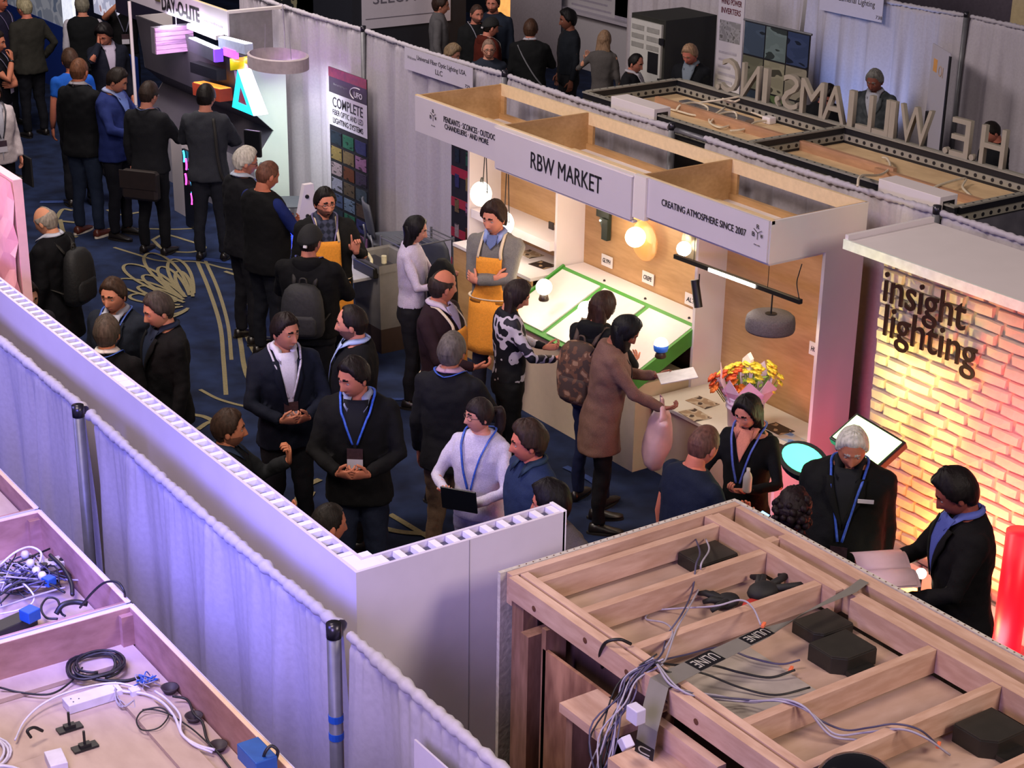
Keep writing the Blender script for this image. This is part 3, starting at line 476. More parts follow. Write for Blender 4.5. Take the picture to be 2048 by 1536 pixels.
# ---------------------------------------------------------------- timber-framed booth top, lower right
m_pine = mat('pine_lumber', 'c8a898', .7, var=.16, kind='wood', scale=9, stretch=(3, .6, 3), col2='ae8a76'); m_pinex = mat('pine_lumber_long', 'ccac9c', .7, var=.16, kind='wood', scale=9, stretch=(.6, 3, 3), col2='b28e7c')
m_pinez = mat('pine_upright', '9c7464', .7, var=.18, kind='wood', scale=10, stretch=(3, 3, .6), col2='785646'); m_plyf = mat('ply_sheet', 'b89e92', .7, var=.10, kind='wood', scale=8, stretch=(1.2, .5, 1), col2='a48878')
m_dry = mat('drywall_edge', 'b8b0a8', .8, var=.15, scale=50, bump=.3); m_knot = mat('knot', '5a3524', .7)
tb = thing('timber_booth', 'pine-framed booth seen from above, open joisted top with drivers and cables on it, lower right', 'booth', (-5.24, 3.61, 0))
def tbb(name, m, x0, x1, y0, y1, z0, z1, **k): return box(name, m, x0+5.24, x1+5.24, y0-3.61, y1-3.61, z0, z1, tb, **k)
XR = -1.9
tbb('drywall', m_dry, -5.245, -5.225, 3.60, 4.88, 0, 2.442); tbb('drywall', m_dry, -5.225, XR, 4.862, 4.88, 0, 2.444)
tbb('end_board', m_pine, -5.222, -5.185, 3.63, 4.86, 2.30, 2.44); tbb('joist', m_pine, -5.12, -5.08, 3.705, 4.65, 2.335, 2.435)
tbb('near_beam', m_pinex, -5.18, -4.235, 3.61, 3.652, 2.345, 2.44); tbb('near_beam', m_pinex, -4.16, XR, 3.61, 3.652, 2.345, 2.44); tbb('near_beam_inner', m_pinex, -5.18, XR, 3.668, 3.706, 2.345, 2.438)
tbb('far_beam', m_pinex, -5.18, -4.37, 4.65, 4.69, 2.335, 2.44); tbb('far_beam', m_pinex, -4.29, XR, 4.65, 4.69, 2.335, 2.44); tbb('far_beam_inner', m_pinex, -5.18, XR, 4.692, 4.73, 2.335, 2.436); tbb('outer_beam', m_pinex, -4.86, XR, 4.79, 4.83, 2.32, 2.44); tbb('outer_rail', m_pinex, -5.18, XR, 4.83, 4.86, 2.33, 2.438)
tbb('blocking', m_pine, -4.89, -4.85, 4.732, 4.79, 2.34, 2.43)
for x in (-4.82, -4.49, -3.87, -3.555, -3.18, -2.75): tbb('joist', m_pine, x, x+.042, 3.708, 4.648, 2.335, 2.436)
tbb('ply_floor', m_plyf, -5.18, XR, 3.70, 4.65, 2.305, 2.318); tbb('ply_patch', mat('pale_board', '9a908a', .6, var=.08), -4.43, -3.90, 3.72, 4.2, 2.319, 2.324)
for (x0, x1, z1) in ((-5.18, -5.10, 2.345), (-4.30, -4.22, 2.30), (-3.4, -3.32, 2.34), (-2.6, -2.52, 2.34)): tbb('stud', m_pinez, x0, x1, 3.63, 3.70, 0, z1)
tbb('back_sheet', mat('dark_ply', '6a4c44', .8, var=.15, kind='wood', scale=8, stretch=(2, 1, .5), col2='523a36'), -5.18, XR, 3.76, 3.78, 0, 2.30)
tbb('stud_pair', m_pinez, -5.02, -4.965, 3.56, 3.70, 0, 2.28); tbb('stud_pair', m_pinez, -4.93, -4.90, 3.60, 3.70, 0, 2.33)
tbb('ply_panel', mat('grain_ply', 'a87c64', .7, var=.3, kind='wood', scale=22, stretch=(2.2, 1, .5), col2='7a5242'), -4.92, -4.49, 3.60, 3.615, .6, 2.24)
tbb('side_box_top', m_pinex, -4.56, -4.30, 3.42, 3.60, 2.20, 2.24); tbb('side_box_front', m_pinez, -4.54, -4.50, 3.44, 3.58, 0, 2.20)
tbb('step_block', m_pinex, -4.18, -3.90, 3.36, 3.56, 2.17, 2.23); tbb('step_riser', m_pinez, -4.15, -3.98, 3.40, 3.55, 0, 2.17); tbb('cleat', m_pinex, -4.20, -3.82, 3.56, 3.60, 2.20, 2.32)
tbb('low_ply', m_plyf, -5.0, -4.2, 3.30, 3.32, 0, 1.75)
for c in ((-5.239, 4.056, 2.380), (-5.202, 3.905, 2.380)): pass
kn = MB(); r_ = np.random.default_rng(2)
for (x, y, z, ax) in ((-4.66, 3.6085, 2.40, 1), (-4.40, 3.6085, 2.39, 1), (-5.0, 3.6085, 2.38, 1), (-4.0, 3.6085, 2.39, 1), (-3.6, 3.6085, 2.40, 1)):
    kn.lathe([(.013, 0), (.001, -.0015)], (x+5.24, y-3.61, z), n=10, axis=1)
kn.build('knots', m_knot, tb)['kind'] = 'stuff'
sc = MB()
for x in np.arange(-5.15, XR, .035): sc.cyl((x+5.24, 4.871-3.61, 2.4435), (x+5.24, 4.871-3.61, 2.4455), .0035, n=6)
for y in np.arange(3.7, 4.86, .035): sc.cyl((-5.235+5.24, y-3.61, 2.4415), (-5.235+5.24, y-3.61, 2.4435), .0035, n=6)
sc.build('bead_holes', m_knot, tb)['kind'] = 'stuff'
pl = MB(); pl.box(-3.873+5.24, -3.871+5.24, 3.72-3.61, 3.95-3.61, 2.36, 2.43); pl.build('nail_plate', mat('steel_plate', '8d8a90', .35, metal=.7), tb)
# LED drivers
m_drv = mat('driver_black', '1c1a17', .45, var=.15, scale=60); m_drvt = mat('driver_lid', '27241f', .5, var=.1)
def driver(c, lx, ly, rot, label, cham=.03, h=.055, z=2.318):
    t = thing('led_driver', label, 'driver box', (c[0], c[1], z), R(rot)); a, b = lx/2, ly/2; pts = [(-a, -b), (a-cham, -b), (a, -b+cham), (a, b), (-a, b)] if cham else [(-a, -b), (a, -b), (a, b), (-a, b)]
    MB().prism([(x, y, 0) for x, y in pts], (0, 0, h)).build('case', m_drv, t, bevel=.003); MB().prism([(x*.97, y*.97, h) for x, y in pts], (0, 0, .006)).build('lid', m_drvt, t, bevel=.001)
    MB().prism([(a-.002, -b*.6, 0), (a+.05, -b*.6, 0), (a+.05, b*.6, 0), (a-.002, b*.6, 0)], (0, 0, .022)).build('terminal_step', m_drv, t); return t
driver((-5.0, 4.52), .15, .21, 0, 'flat black driver box in the far corner bay of the timber booth', .0)
driver((-4.30, 4.52), .15, .19, 0, 'black driver box under the far end of the grey strap', .03, .05)
driver((-4.10, 4.43), .17, .20, 0, 'black driver box with cut corner beside the third joist, largest of the group', .045, .07)
driver((-3.40, 4.47), .17, .20, 0, 'black driver box at the lower right corner with a cut corner', .045, .07)
cable_n = lambda pts, r, m, l, **k: cable('cable', pts, r, m, l, **k)
# gloves
gl = thing('work_gloves', 'crumpled black and red work gloves lying in the second bay', 'gloves', (-4.66, 4.40, 2.32)); m_gk = mat('glove_black', '121114', .7, var=.3, bump=.3); m_gr = mat('glove_red', 'a8261c', .7, var=.2)
g1 = MB().ball((.03, .10, .045), (.055, .075, .04), 12, 8)
for k, (dx, dy, a) in enumerate(((-.04, .03, 2.2), (-.02, .06, 2.6), (.0, .12, 1.9), (.05, .14, .9))): g1.tube([(.02+dx*.3, .08+dy*.3, .05), (.02+dx+.05*math.cos(a), .08+dy+.05*math.sin(a), .06), (.02+dx+.08*math.cos(a+.5), .08+dy+.08*math.sin(a+.5), .045)], [.017, .015, .010], 7)
g1.build('glove', m_gk, gl, smooth=True); g2 = MB().ball((-.01, -.06, .03), (.045, .06, .03), 12, 8)
for dx, a in ((-.05, 3.4), (-.03, 2.9), (.0, 3.9), (.03, 4.6)): g2.tube([(dx*.4, -.08, .04), (dx+.04*math.cos(a), -.10+.04*math.sin(a), .045), (dx+.075*math.cos(a), -.10+.07*math.sin(a), .03)], [.016, .014, .009], 7)
g2.build('glove', m_gk, gl, smooth=True); MB().ball((.055, .03, .02), (.035, .06, .018), 10, 6).build('red_cuff', m_gr, gl, smooth=True)
# cables over the timber booth
m_wb = mat('wire_black', '141318', .5); m_ww = mat('wire_white', '9d96a8', .5); m_wp_ = mat('wire_violet', '45405c', .5); m_cw = mat('cable_white', 'c8c2da', .45)
hub = (-4.30, 3.66, 2.47)
def W3(*p): return [np.array(q) for q in p]
cable_n(W3((-5.106, 4.535, 2.400), (-4.912, 4.395, 2.450), (-4.821, 4.296, 2.460), (-4.747, 4.219, 2.400), (-4.543, 3.994, 2.460), (-4.493, 3.880, 2.420), (-4.349, 3.736, 2.460), hub), .004, m_wp_, 'grey wire running from the corner driver down to the bundle')
cable_n(W3((-5.069, 4.565, 2.400), (-4.939, 4.469, 2.430), (-4.810, 4.313, 2.460), (-4.847, 4.355, 2.350), (-4.588, 4.065, 2.440), (-4.478, 3.909, 2.440), (-4.314, 3.720, 2.450), hub), .004, m_ww, 'pale wire beside the grey one over the first joist')
cable_n(W3((-4.303, 4.185, 2.460), (-4.411, 4.238, 2.470), (-4.497, 4.250, 2.460), (-4.541, 4.159, 2.440), (-4.735, 4.121, 2.350), (-4.796, 4.055, 2.330), (-4.759, 3.992, 2.330), (-4.625, 3.977, 2.380), (-4.462, 3.878, 2.440), (-4.341, 3.713, 2.450), hub), .004, m_ww, 'pale looping wire ending in an orange connector at the third joist')
cable_n(W3((-4.596, 3.649, 2.300), (-4.569, 3.613, 2.380), (-4.523, 3.603, 2.460), (-4.485, 3.639, 2.480), (-4.476, 3.686, 2.450)), .007, m_wb, 'thick black cable arching over the near beam')
for k, (a, l) in enumerate(((((-4.148, 4.254, 2.360), (-4.186, 4.187, 2.345), (-4.279, 4.117, 2.350), (-4.387, 4.058, 2.360), (-4.366, 3.863, 2.400)), 'wire from the strap-side driver to the bundle'), (((-4.104, 4.187, 2.360), (-4.140, 4.094, 2.340), (-4.217, 4.011, 2.350), (-4.296, 3.929, 2.370), (-4.305, 3.762, 2.420)), 'dark wire with orange connector across the third bay'),
    (((-3.993, 4.160, 2.350), (-4.037, 4.026, 2.340), (-4.136, 3.940, 2.350), (-4.237, 3.828, 2.400), (-4.235, 3.679, 2.450)), 'dark wire sagging across the pale board'), (((-3.642, 4.056, 2.350), (-3.708, 3.985, 2.360), (-3.788, 3.931, 2.450), (-3.890, 3.906, 2.440), (-4.037, 3.902, 2.350), (-4.096, 3.805, 2.380), (-4.132, 3.617, 2.460)), 'wire ending loose in the fourth bay'),
    (((-3.438, 4.254, 2.360), (-3.451, 4.154, 2.460), (-3.526, 4.109, 2.460), (-3.601, 4.067, 2.420), (-3.702, 4.053, 2.360), (-3.777, 4.000, 2.380), (-3.832, 3.923, 2.450), (-4.015, 3.879, 2.380), (-4.122, 3.633, 2.450)), 'long violet wire over the fourth and fifth joists'),
    (((-3.386, 4.248, 2.360), (-3.419, 4.146, 2.450), (-3.504, 4.112, 2.450), (-3.630, 4.077, 2.380), (-3.703, 4.005, 2.360), (-3.788, 3.958, 2.420), (-3.880, 3.897, 2.440), (-4.063, 3.851, 2.360), (-4.099, 3.637, 2.450)), 'pale wire running beside the long violet wire'))):
    cable_n(W3(*a, hub), .0045 if k % 2 else .004, [m_wp_, m_wb, m_wb, m_ww, m_wp_, m_ww][k], l)
r_ = np.random.default_rng(5); bun = MB()
for k in range(14):
    pts = [np.array(hub)+r_.uniform(-.025, .025, 3), np.array((-4.33+r_.uniform(-.03, .03), 3.60+r_.uniform(-.03, .02), 2.42)), np.array((-4.30+r_.uniform(-.06, .05), 3.52+r_.uniform(-.03, .03), 2.36)), np.array((-4.25+r_.uniform(-.09, .05), 3.42+r_.uniform(-.03, .03), 2.22+r_.uniform(-.03, .03))), np.array((-4.16+r_.uniform(-.09, .04), 3.34+r_.uniform(-.03, .04), 2.06)), np.array((-4.12+r_.uniform(-.05, .05), 3.33, 1.90))]
    bun.tube(spline(pts, 5), .0035, 5, m=k % 3)
tag(bun.build('cable_bundle', [m_wp_, m_ww, m_wb], None, smooth=True), 'tangled bundle of thin wires hanging over the near beam beside the strap', 'cable bundle', kind='stuff')
j1 = tag(MB().box(-.03, .03, -.022, .022, -.03, .03).build('junction_box', mat('plastic_white', 'c4bed4', .5, var=.03), None, loc=(-4.107, 3.420, 2.431), bevel=.004), 'white square adapter hanging in the wire bundle, upper of the two', 'adapter')
j2 = tag(MB().box(-.022, .022, -.02, .02, -.022, .022).build('junction_box', mat('plastic_white'), None, loc=(-4.106, 3.380, 2.326), bevel=.004), 'white square adapter turned on its corner, lower of the two', 'adapter'); j2.rotation_euler = (.1, R(42), 0)
for c, l in (((-4.285, 4.181, 2.470), 'orange wire connector on the third joist'), ((-4.130, 4.191, 2.350), 'orange wire connector beside the cut-corner driver'), ((-3.452, 4.262, 2.360), 'orange wire connector near the lower right driver')): tag(MB().box(-.006, .006, -.016, .016, -.006, .006).build('wire_connector', mat('connector_orange', 'e0704a', .5), None, loc=c, rotz=R(30), bevel=.001), l, 'connector')
# grey strap
A_, B_, C_, D_ = np.array((-4.33, 4.70, 2.447)), np.array((-4.20, 3.60, 2.45)), np.array((-4.13, 3.50, 2.34)), np.array((-4.05, 3.34, 1.6))
sp_ = thing('packing_strap', 'flat grey packing strap with black printed blocks stretched across the timber booth', 'strap', A_); m_st = mat('strap_film', '75716c', .35, var=.05); m_st2 = mat('strap_black', '0c0a10', .5); m_stx = mat('strap_print', 'a8a49c', .5)
wv = np.array((1, .12, 0)); wv /= np.linalg.norm(wv)
MB().loft([np.array([p-A_-q*.022*k, p-A_+q*.022*k]) for p, q, k in ((A_+np.array((-.03, .10, 0)), wv, 1.), (A_, wv, 1.), (A_*.7+B_*.3+np.array((0, 0, -.004)), np.array((.6, 0, .8)), .9), (A_*.5+B_*.5, wv, 1.6), (B_, wv, 2.1), (C_, wv, 2.1), (D_, wv, 2.1))], closed=False, cap=False).build('band', m_st, sp_).modifiers.new('t', 'SOLIDIFY').thickness = .0012
for (P0, P1, ta) in ((A_, B_, .52), (A_, B_, .78), (C_, D_, .18)):
    d = P1-P0; L_ = np.linalg.norm(d); d /= L_; n_ = np.cross(wv, d); n_ /= np.linalg.norm(n_); n_ = n_ if n_[2] > 0 or abs(n_[2]) < .5 and n_[1] < 0 else -n_; c = P0+d*L_*ta-A_; hw = (.032 if ta < .6 else .040) if P0 is A_ else .045
    MB().obox(c+n_*.002, d*.068, wv*hw, n_*.001).build('print_block', m_st2, sp_); xd = -d; text('lettering', 'ULINE', c+n_*.004, .115, hw*1.3, d, np.cross(n_, d), m_stx, sp_, th=.001)
tag(MB().ball((0, 0, 0), (.14, .14, .10), 24, 14).build('glossy_dome', mat('dome_black', '101014', .08, var=.02, coat=.5), None, smooth=True, loc=(-3.353, 3.750, 2.440)), 'glossy black dome just entering the bottom edge over the timber booth', 'dome')
# ---------------------------------------------------------------- plywood trays, lower left
m_tray = mat('tray_ply', 'a57c72', .7, var=.14, kind='wood', scale=7, stretch=(1, 1, 2.5), col2='8a6258'); m_tedge = mat('tray_edge', 'd9b79c', .65, var=.06); m_tfl = mat('tray_floor', 'b09a90', .65, var=.09, kind='wood', scale=5, stretch=(.6, 1.2, 1), col2='9c857a'); m_twh = mat('tray_white', 'b8b0c8', .6, var=.03)
def tray(x0, x1, y0, y1, label, depth=.15, top=2.44):
    t = thing('plywood_tray', label, 'booth top', (x1, y1, 0)); o_ = (x1, y1)
    def b_(n, m, a, b, c, d, e, f_): return box(n, m, a-x1, b-x1, c-y1, d-y1, e, f_, t)
    b_('floor_panel', m_tfl, x0, x1, y0, y1-.03, top-depth-.02, top-depth); b_('side_board', m_tray, x0, x1, y1-.022, y1-.004, top-depth-.05, top); b_('outer_skin', m_twh, x0-.004, x1, y1-.004, y1, 0, top+.003); b_('end_board', m_tray, x0+.004, x0+.022, y0, y1-.022, top-depth-.05, top); b_('outer_skin', m_twh, x0-.004, x0+.004, y0, y1, 0, top+.003)
    b_('end_board', m_tray, x1-.022, x1-.004, y0, y1-.022, top-depth-.05, top); b_('outer_skin', m_twh, x1-.004, x1, y0, y1, 0, top+.003); b_('top_edge', m_tedge, x0+.004, x1-.004, y1-.022, y1-.005, top, top+.003); b_('top_edge', m_tedge, x0+.004, x0+.022, y0, y1-.022, top, top+.003); b_('corner_block', m_tray, x0+.022, x0+.05, y1-.07, y1-.022, top-depth, top-.02)
    return t
tray(-5.80, -3.9, .6, 2.25, 'plywood tray top with a black cable coil and white parts, lower left corner'); tray(-6.80, -5.815, .6, 2.25, 'plywood tray top packed with power strips and tangled cables, left edge', depth=.18); tray(-8.0, -6.815, .6, 2.25, 'plain plywood tray top farthest up the left edge', depth=.08)
ZF = 2.292
tag(MB().box(-.0, .12, -1.0, .0, 0, .018).build('support_board', m_tfl, None, loc=(-5.735, 2.10, ZF)), 'raised board along the back of the lower left tray', 'board'); tag(MB().box(0, 1.6, -.10, 0, 0, .016).build('support_board', m_tfl, None, loc=(-5.47, 2.11, ZF)), 'raised board running along the drape side of the tray', 'board')
tag(MB().box(-.06, .10, -.09, .09, 0, .014).build('ply_offcut', m_tfl, None, loc=(-5.13, 1.60, ZF), bevel=.002), 'square plywood pad beside the small white box', 'board')
wbx = thing('white_block', 'long white box with screw holes lying in the tray', 'box', (-5.44, 1.93, ZF), R(0)); MB().box(-.035, .035, -.105, .105, 0, .035).build('body', m_cw, wbx, bevel=.002)
for q in ((-.01, -.08), (.015, -.08), (.005, -.055)): MB().cyl((q[0], q[1], .035), (q[0], q[1], .036), .003, n=8).build('screw_hole', m_wb, wbx)
sb = tag(MB().box(-.05, .05, -.03, .03, 0, .05).build('white_block', m_cw, None, loc=(-5.10, 1.66, ZF), rotz=R(-8), bevel=.002), 'small white box near the white cable loop in the tray', 'box')
tag(MB().box(-.018, .018, -.018, .018, 0, .03).build('white_block', m_cw, None, loc=(-5.385, 2.071, 2.300), bevel=.002), 'tiny white cube connector beside the wire tangle', 'connector')
for c, l in (((-5.315, 1.79), 'black knobbed bracket, upper of the two in the tray'), ((-5.17, 1.79), 'black knobbed bracket, lower of the two in the tray')):
    t = thing('bracket', l, 'bracket', (c[0], c[1], ZF)); MB().box(-.02, .02, -.045, .045, 0, .008).build('plate', m_wb, t); MB().cyl((0, 0, .008), (0, 0, .07), .005, n=8).build('pin', m_wb, t); MB().box(-.012, .012, -.02, .02, .008, .02).build('boss', m_wb, t)
for i, c in enumerate(((-5.350, 2.195, 2.300), (-5.123, 2.187, 2.300), (-4.904, 2.179, 2.300))): tag(MB().lathe([(.001, .0), (.022, .0), (.034, .022), (.030, .022), (.018, .006), (.001, .004)], n=24).build('grommet', mat('grommet_dark', '2c2228', .6), None, loc=(c[0], c[1], ZF), smooth=True), ['dark round grommet nearest the wire tangle', 'dark round grommet in the middle of the three', 'dark round grommet nearest the bottom edge'][i], 'grommet')
# coil
co = []
for k in range(150): a = k/150*2*math.pi*6; rr = .085+.018*math.sin(k*.21)+.004*math.sin(k); co.append((rr*math.cos(a)*1.0, rr*1.1*math.sin(a), .008+.03*k/150+.004*math.sin(k*.7)))
tag(MB().tube(co, .0055, 6).build('cable_coil', m_wb, None, loc=(-5.63, 2.02, ZF+.01), smooth=True), 'thick coil of black cable in the corner of the lower left tray', 'cable')
cable_n(W3((-5.662, 1.659, 2.330), (-5.621, 1.719, 2.310), (-5.550, 1.807, 2.310), (-5.587, 1.899, 2.310), (-5.631, 1.967, 2.330)), .004, m_wb, 'black cable sweeping left from the coil'); cable_n(W3((-5.596, 1.952, 2.320), (-5.527, 1.993, 2.320), (-5.485, 2.075, 2.310), (-5.478, 2.132, 2.310)), .007, m_wb, 'doubled black cable below the coil')
cable_n(W3((-5.326, 1.594, 2.310), (-5.431, 1.669, 2.310), (-5.489, 1.766, 2.320), (-5.495, 1.884, 2.330), (-5.466, 2.018, 2.330), (-5.386, 2.083, 2.330)), .004, m_cw, 'white cable arching over the long white box')
cable_n(W3((-5.449, 2.017, 2.330), (-5.408, 2.033, 2.320), (-5.344, 2.094, 2.320), (-5.255, 2.124, 2.320), (-5.137, 2.120, 2.320), (-5.018, 2.095, 2.320), (-4.931, 2.112, 2.320), (-4.883, 2.156, 2.310)), .0055, m_cw, 'thick white cable snaking past the grommets'); cable_n(W3((-5.328, 2.127, 2.330), (-5.245, 2.140, 2.330), (-5.128, 2.136, 2.330), (-5.044, 2.101, 2.320), (-4.946, 2.100, 2.320), (-4.874, 2.142, 2.310)), .0045, m_cw, 'second white cable beside the thick one')
cable_n(W3((-5.276, 2.173, 2.320), (-5.236, 2.214, 2.310), (-5.121, 2.187, 2.320), (-5.068, 2.195, 2.310), (-4.955, 2.161, 2.310), (-4.845, 2.157, 2.310), (-4.754, 2.151, 2.310)), .005, m_wb, 'black cable linking the three grommets')
cable_n(W3((-5.248, 2.042, 2.320), (-5.213, 2.096, 2.330), (-5.165, 2.107, 2.320), (-5.108, 2.045, 2.320), (-5.140, 1.995, 2.310), (-5.198, 1.998, 2.320), (-5.228, 2.044, 2.330), (-5.188, 2.104, 2.320), (-5.048, 2.138, 2.320), (-4.921, 2.155, 2.310)), .003, m_wb, 'thin black looped wire right of the square pad')
lp_ = []
for k in range(110): a = k/110*2*math.pi*4.3; rr = .12+.012*math.sin(k*.3); lp_.append((rr*math.cos(a), rr*math.sin(a), .006+.02*k/110))
tag(MB().tube(lp_, .0065, 6).build('cable_coil', m_cw, None, loc=(-5.08, 1.43, ZF), smooth=True), 'loops of white cable at the lower left corner of the picture', 'cable'); tag(MB().tube(lp_[:80], .005, 6).build('cable_coil', m_cw, None, loc=(-5.33, 1.44, ZF), smooth=True), 'bundle of white cable tied with a black strap at the left edge', 'cable')
cable_n(W3((-5.280, 1.637, 2.330), (-5.281, 1.627, 2.360), (-5.290, 1.654, 2.360), (-5.298, 1.686, 2.330)), .006, m_wb, 'black tie strap around the white cable bundle')
for k in range(5): cable_n(W3((-5.415, 2.008, 2.340), np.array((-5.392, 2.006, 2.310))+r_.uniform(-.02, .02, 3)*(1,1,.3), np.array((-5.318, 2.013, 2.310))+r_.uniform(-.02, .02, 3)*(1,1,.3), (-5.343, 2.050, 2.310)), .0018, m_ww, 'fine pale wires tangled right of the long white box', group='fine wires beside the white box')
tl = MB()
for k in range(22): p = np.array((-5.434, 2.133, 2.310)); tl.tube(spline([p+r_.uniform(-.02, .02, 3)*(1,1,.2), p+r_.uniform(-.04, .04, 3)*(1,1,.3)+(0,0,.02), p+r_.uniform(-.05, .05, 3)*(1,1,.2)], 4), .0022, 5, m=k % 2)
tag(tl.build('wire_tangle', [m_ww, mat('blue_tape')], None, smooth=True), 'tangle of pale wires with blue tape ends below the coil', 'wires', kind='stuff')
tag(MB().box(-.07, .07, -.04, .04, 0, .06).build('blue_box', mat('box_blue', '1a4c90', .5), None, loc=(-4.516, 2.143, 2.460), bevel=.004), 'bright blue box at the bottom edge beside the drape', 'box'); cable_n(W3((-4.493, 2.150, 2.480), (-4.458, 2.144, 2.540), (-4.454, 2.165, 2.560), (-4.444, 2.183, 2.540), (-4.481, 2.194, 2.480)), .006, m_wb, 'short black cable loop above the blue box')
# second tray: strips, plugs, cables
for c, rot, l in (((-6.504, 2.031, 2.340), 12, 'beige power strip with round black sockets, nearest the camera'), ((-6.522, 2.168, 2.340), 12, 'beige power strip with black sockets near the tray corner')):
    t = thing('power_strip', l, 'power strip', (c[0], c[1], 2.30), R(80+rot)); MB().box(-.09, .09, -.035, .035, 0, .03).build('body', mat('strip_beige', 'b5ac96', .5), t, bevel=.004)
    for i in range(4): MB().cyl((-.06+.04*i, .012*(-1)**i, .03), (-.06+.04*i, .012*(-1)**i, .034), .014, n=12).build('socket', m_wb, t)
for i, c in enumerate(((-6.515, 2.091, 2.360), (-6.437, 2.088, 2.360), (-6.382, 2.093, 2.360), (-6.601, 2.100, 2.360))): tag(MB().lathe([(.001, 0), (.016, 0), (.018, .02), (.012, .03), (.001, .03)], n=14).build('plug', m_cw, None, loc=(c[0], c[1], 2.335), smooth=True), 'white round plug in the power strips', 'plug', 'white plugs in the power strips')
for c, s_, l in (((-6.346, 2.107, 2.360), .022, 'bright blue square plug between the strips and the cables'), ((-6.108, 1.939, 2.340), .03, 'blue-grey plug on a black adapter near the tray edge')): tag(MB().box(-s_, s_, -s_, s_, 0, s_*1.6).build('plug', mat('box_blue'), None, loc=(c[0], c[1], 2.32), rotz=R(20), bevel=.003), l, 'plug')
tag(MB().box(-.04, .04, -.09, .09, 0, .045).build('adapter', m_drv, None, loc=((-6.152, 1.881, 2.310)[0], (-6.152, 1.881, 2.310)[1], 2.27), rotz=R(15), bevel=.004), 'black rectangular adapter beside the blue-grey plug', 'adapter')
for pts, r, m, l in ((W3((-6.548, 1.974, 2.360), (-6.547, 2.041, 2.400), (-6.562, 2.111, 2.400), (-6.527, 2.144, 2.380), (-6.518, 2.133, 2.340)), .005, m_cw, 'white cable looping over the power strips'), (W3((-6.436, 1.932, 2.340), (-6.392, 2.001, 2.340), (-6.326, 2.018, 2.330), (-6.292, 2.021, 2.310), (-6.258, 1.991, 2.300), (-6.243, 1.923, 2.300), (-6.252, 1.864, 2.300)), .004, m_cw, 'white cable curling across the tray floor'),
    (W3((-6.523, 2.180, 2.360), (-6.424, 2.196, 2.340), (-6.315, 2.189, 2.320), (-6.245, 2.166, 2.300)), .009, m_wb, 'thick black cable along the tray corner'), (W3((-6.351, 1.901, 2.330), (-6.373, 1.995, 2.350), (-6.336, 2.087, 2.340), (-6.246, 2.136, 2.320)), .005, m_wb, 'black cable crossing the power strips'),
    (W3((-6.088, 2.042, 2.300), (-6.125, 2.008, 2.300), (-6.196, 2.015, 2.310), (-6.240, 2.059, 2.320), (-6.202, 2.087, 2.320), (-6.113, 2.067, 2.310), (-6.078, 2.070, 2.310)), .005, m_wb, 'black cable ring on the tray floor'), (W3((-6.111, 2.146, 2.310), (-6.008, 2.166, 2.420), (-5.952, 2.200, 2.480), (-5.890, 2.228, 2.500), (-5.846, 2.235, 2.480), (-5.880, 2.250, 2.420)), .005, m_wb, 'black cable arching over the tray side board'),
    (W3((-6.268, 1.871, 2.320), (-6.283, 2.001, 2.320), (-6.289, 2.110, 2.320), (-6.287, 2.152, 2.320)), .004, m_ww, 'grey flat cable lying across the tray'), (W3((-6.113, 2.046, 2.310), (-6.116, 2.077, 2.340), (-6.113, 2.128, 2.340), (-6.087, 2.170, 2.330)), .011, m_wb, 'heavy dark hose piece against the tray end board')): cable_n(pts, r, m, l)
tg = MB()
for k in range(34): p = np.array((-6.481, 2.053, 2.320)); q = lambda s_: r_.uniform(-1, 1, 3)*(s_, s_, .2*s_); tg.tube(spline([p+q(.16), p+q(.12)+(0,0,.02), p+q(.16), p+q(.18)], 4), r_.uniform(.0025, .005), 5, m=k % 3)
tag(tg.build('cable_tangle', [m_wb, m_wp_, m_ww], None, smooth=True), 'dense tangle of dark cables under the power strips', 'cables', kind='stuff')
# ---------------------------------------------------------------- fibre-optic booth between the display booths
def flat_pictures(parent, cols, rows, x0, x1, z0, z1, y, seedv, gap=.02, tone=None, fs=14):
    r_ = np.random.default_rng(seedv); pal = tone or ['16202c', '1e4a3a', '26264e', '6a5a34', '5a4a34', '6e4a6a', '7a6a70', '4a2414', '2c2236', '6c6c7c', '403428', '2e3640', '303a58', '49566c', '3a2c26']
    k = 0
    for j in range(rows):
        for i in range(cols):
            a = x0+(x1-x0)*i/cols+gap/2; b = x0+(x1-x0)*(i+1)/cols-gap/2; c = z1-(z1-z0)*(j+1)/rows+gap/2; d = z1-(z1-z0)*j/rows-gap/2
            hx = pal[k % len(pal)]; k += 1; box('picture', mat('pic_%s_%d_%d' % (hx, k % 3, fs), hx, .4, kind='patch', stretch=(.6, 1, 1.5), scale=fs+.2*fs*(k % 3), col2=''.join('%02x' % min(255, int(int(hx[q:q+2], 16)*1.05+4)) for q in (0, 2, 4)), col3=''.join('%02x' % int(int(hx[q:q+2], 16)*.5) for q in (0, 2, 4))), a, b, y-.004, y, c, d, parent)
m_bk = mat('banner_black', '17151c', .5, var=.06); m_wh = mat('banner_white', 'b4aebc', .5, var=.02)
p0, p1, pb = np.array((-16.350, 8.950, 1.997)), np.array((-15.545, 8.950, 2.045)), 0.05
ub = thing('roll_up_banner', 'tall black banner with rows of photos headed COMPLETE fiber optic and LED lighting systems', 'banner', (p0[0], 8.95, 0)); wd = p1[0]-p0[0]; zt = (p0[2]+p1[2])/2
box('sheet', m_bk, 0, wd, 0, .01, pb, zt, ub); box('red_header', mat('banner_red', '7a1d22', .5, var=.3), 0, wd, -.003, 0, zt-.10, zt, ub); box('white_field', m_wh, 0, wd, -.003, 0, zt-.62, zt-.27, ub); box('base', m_pipe, 0, wd, -.08, .08, 0, .05, ub)
xd, zd = (1, 0, 0), (0, 0, 1)
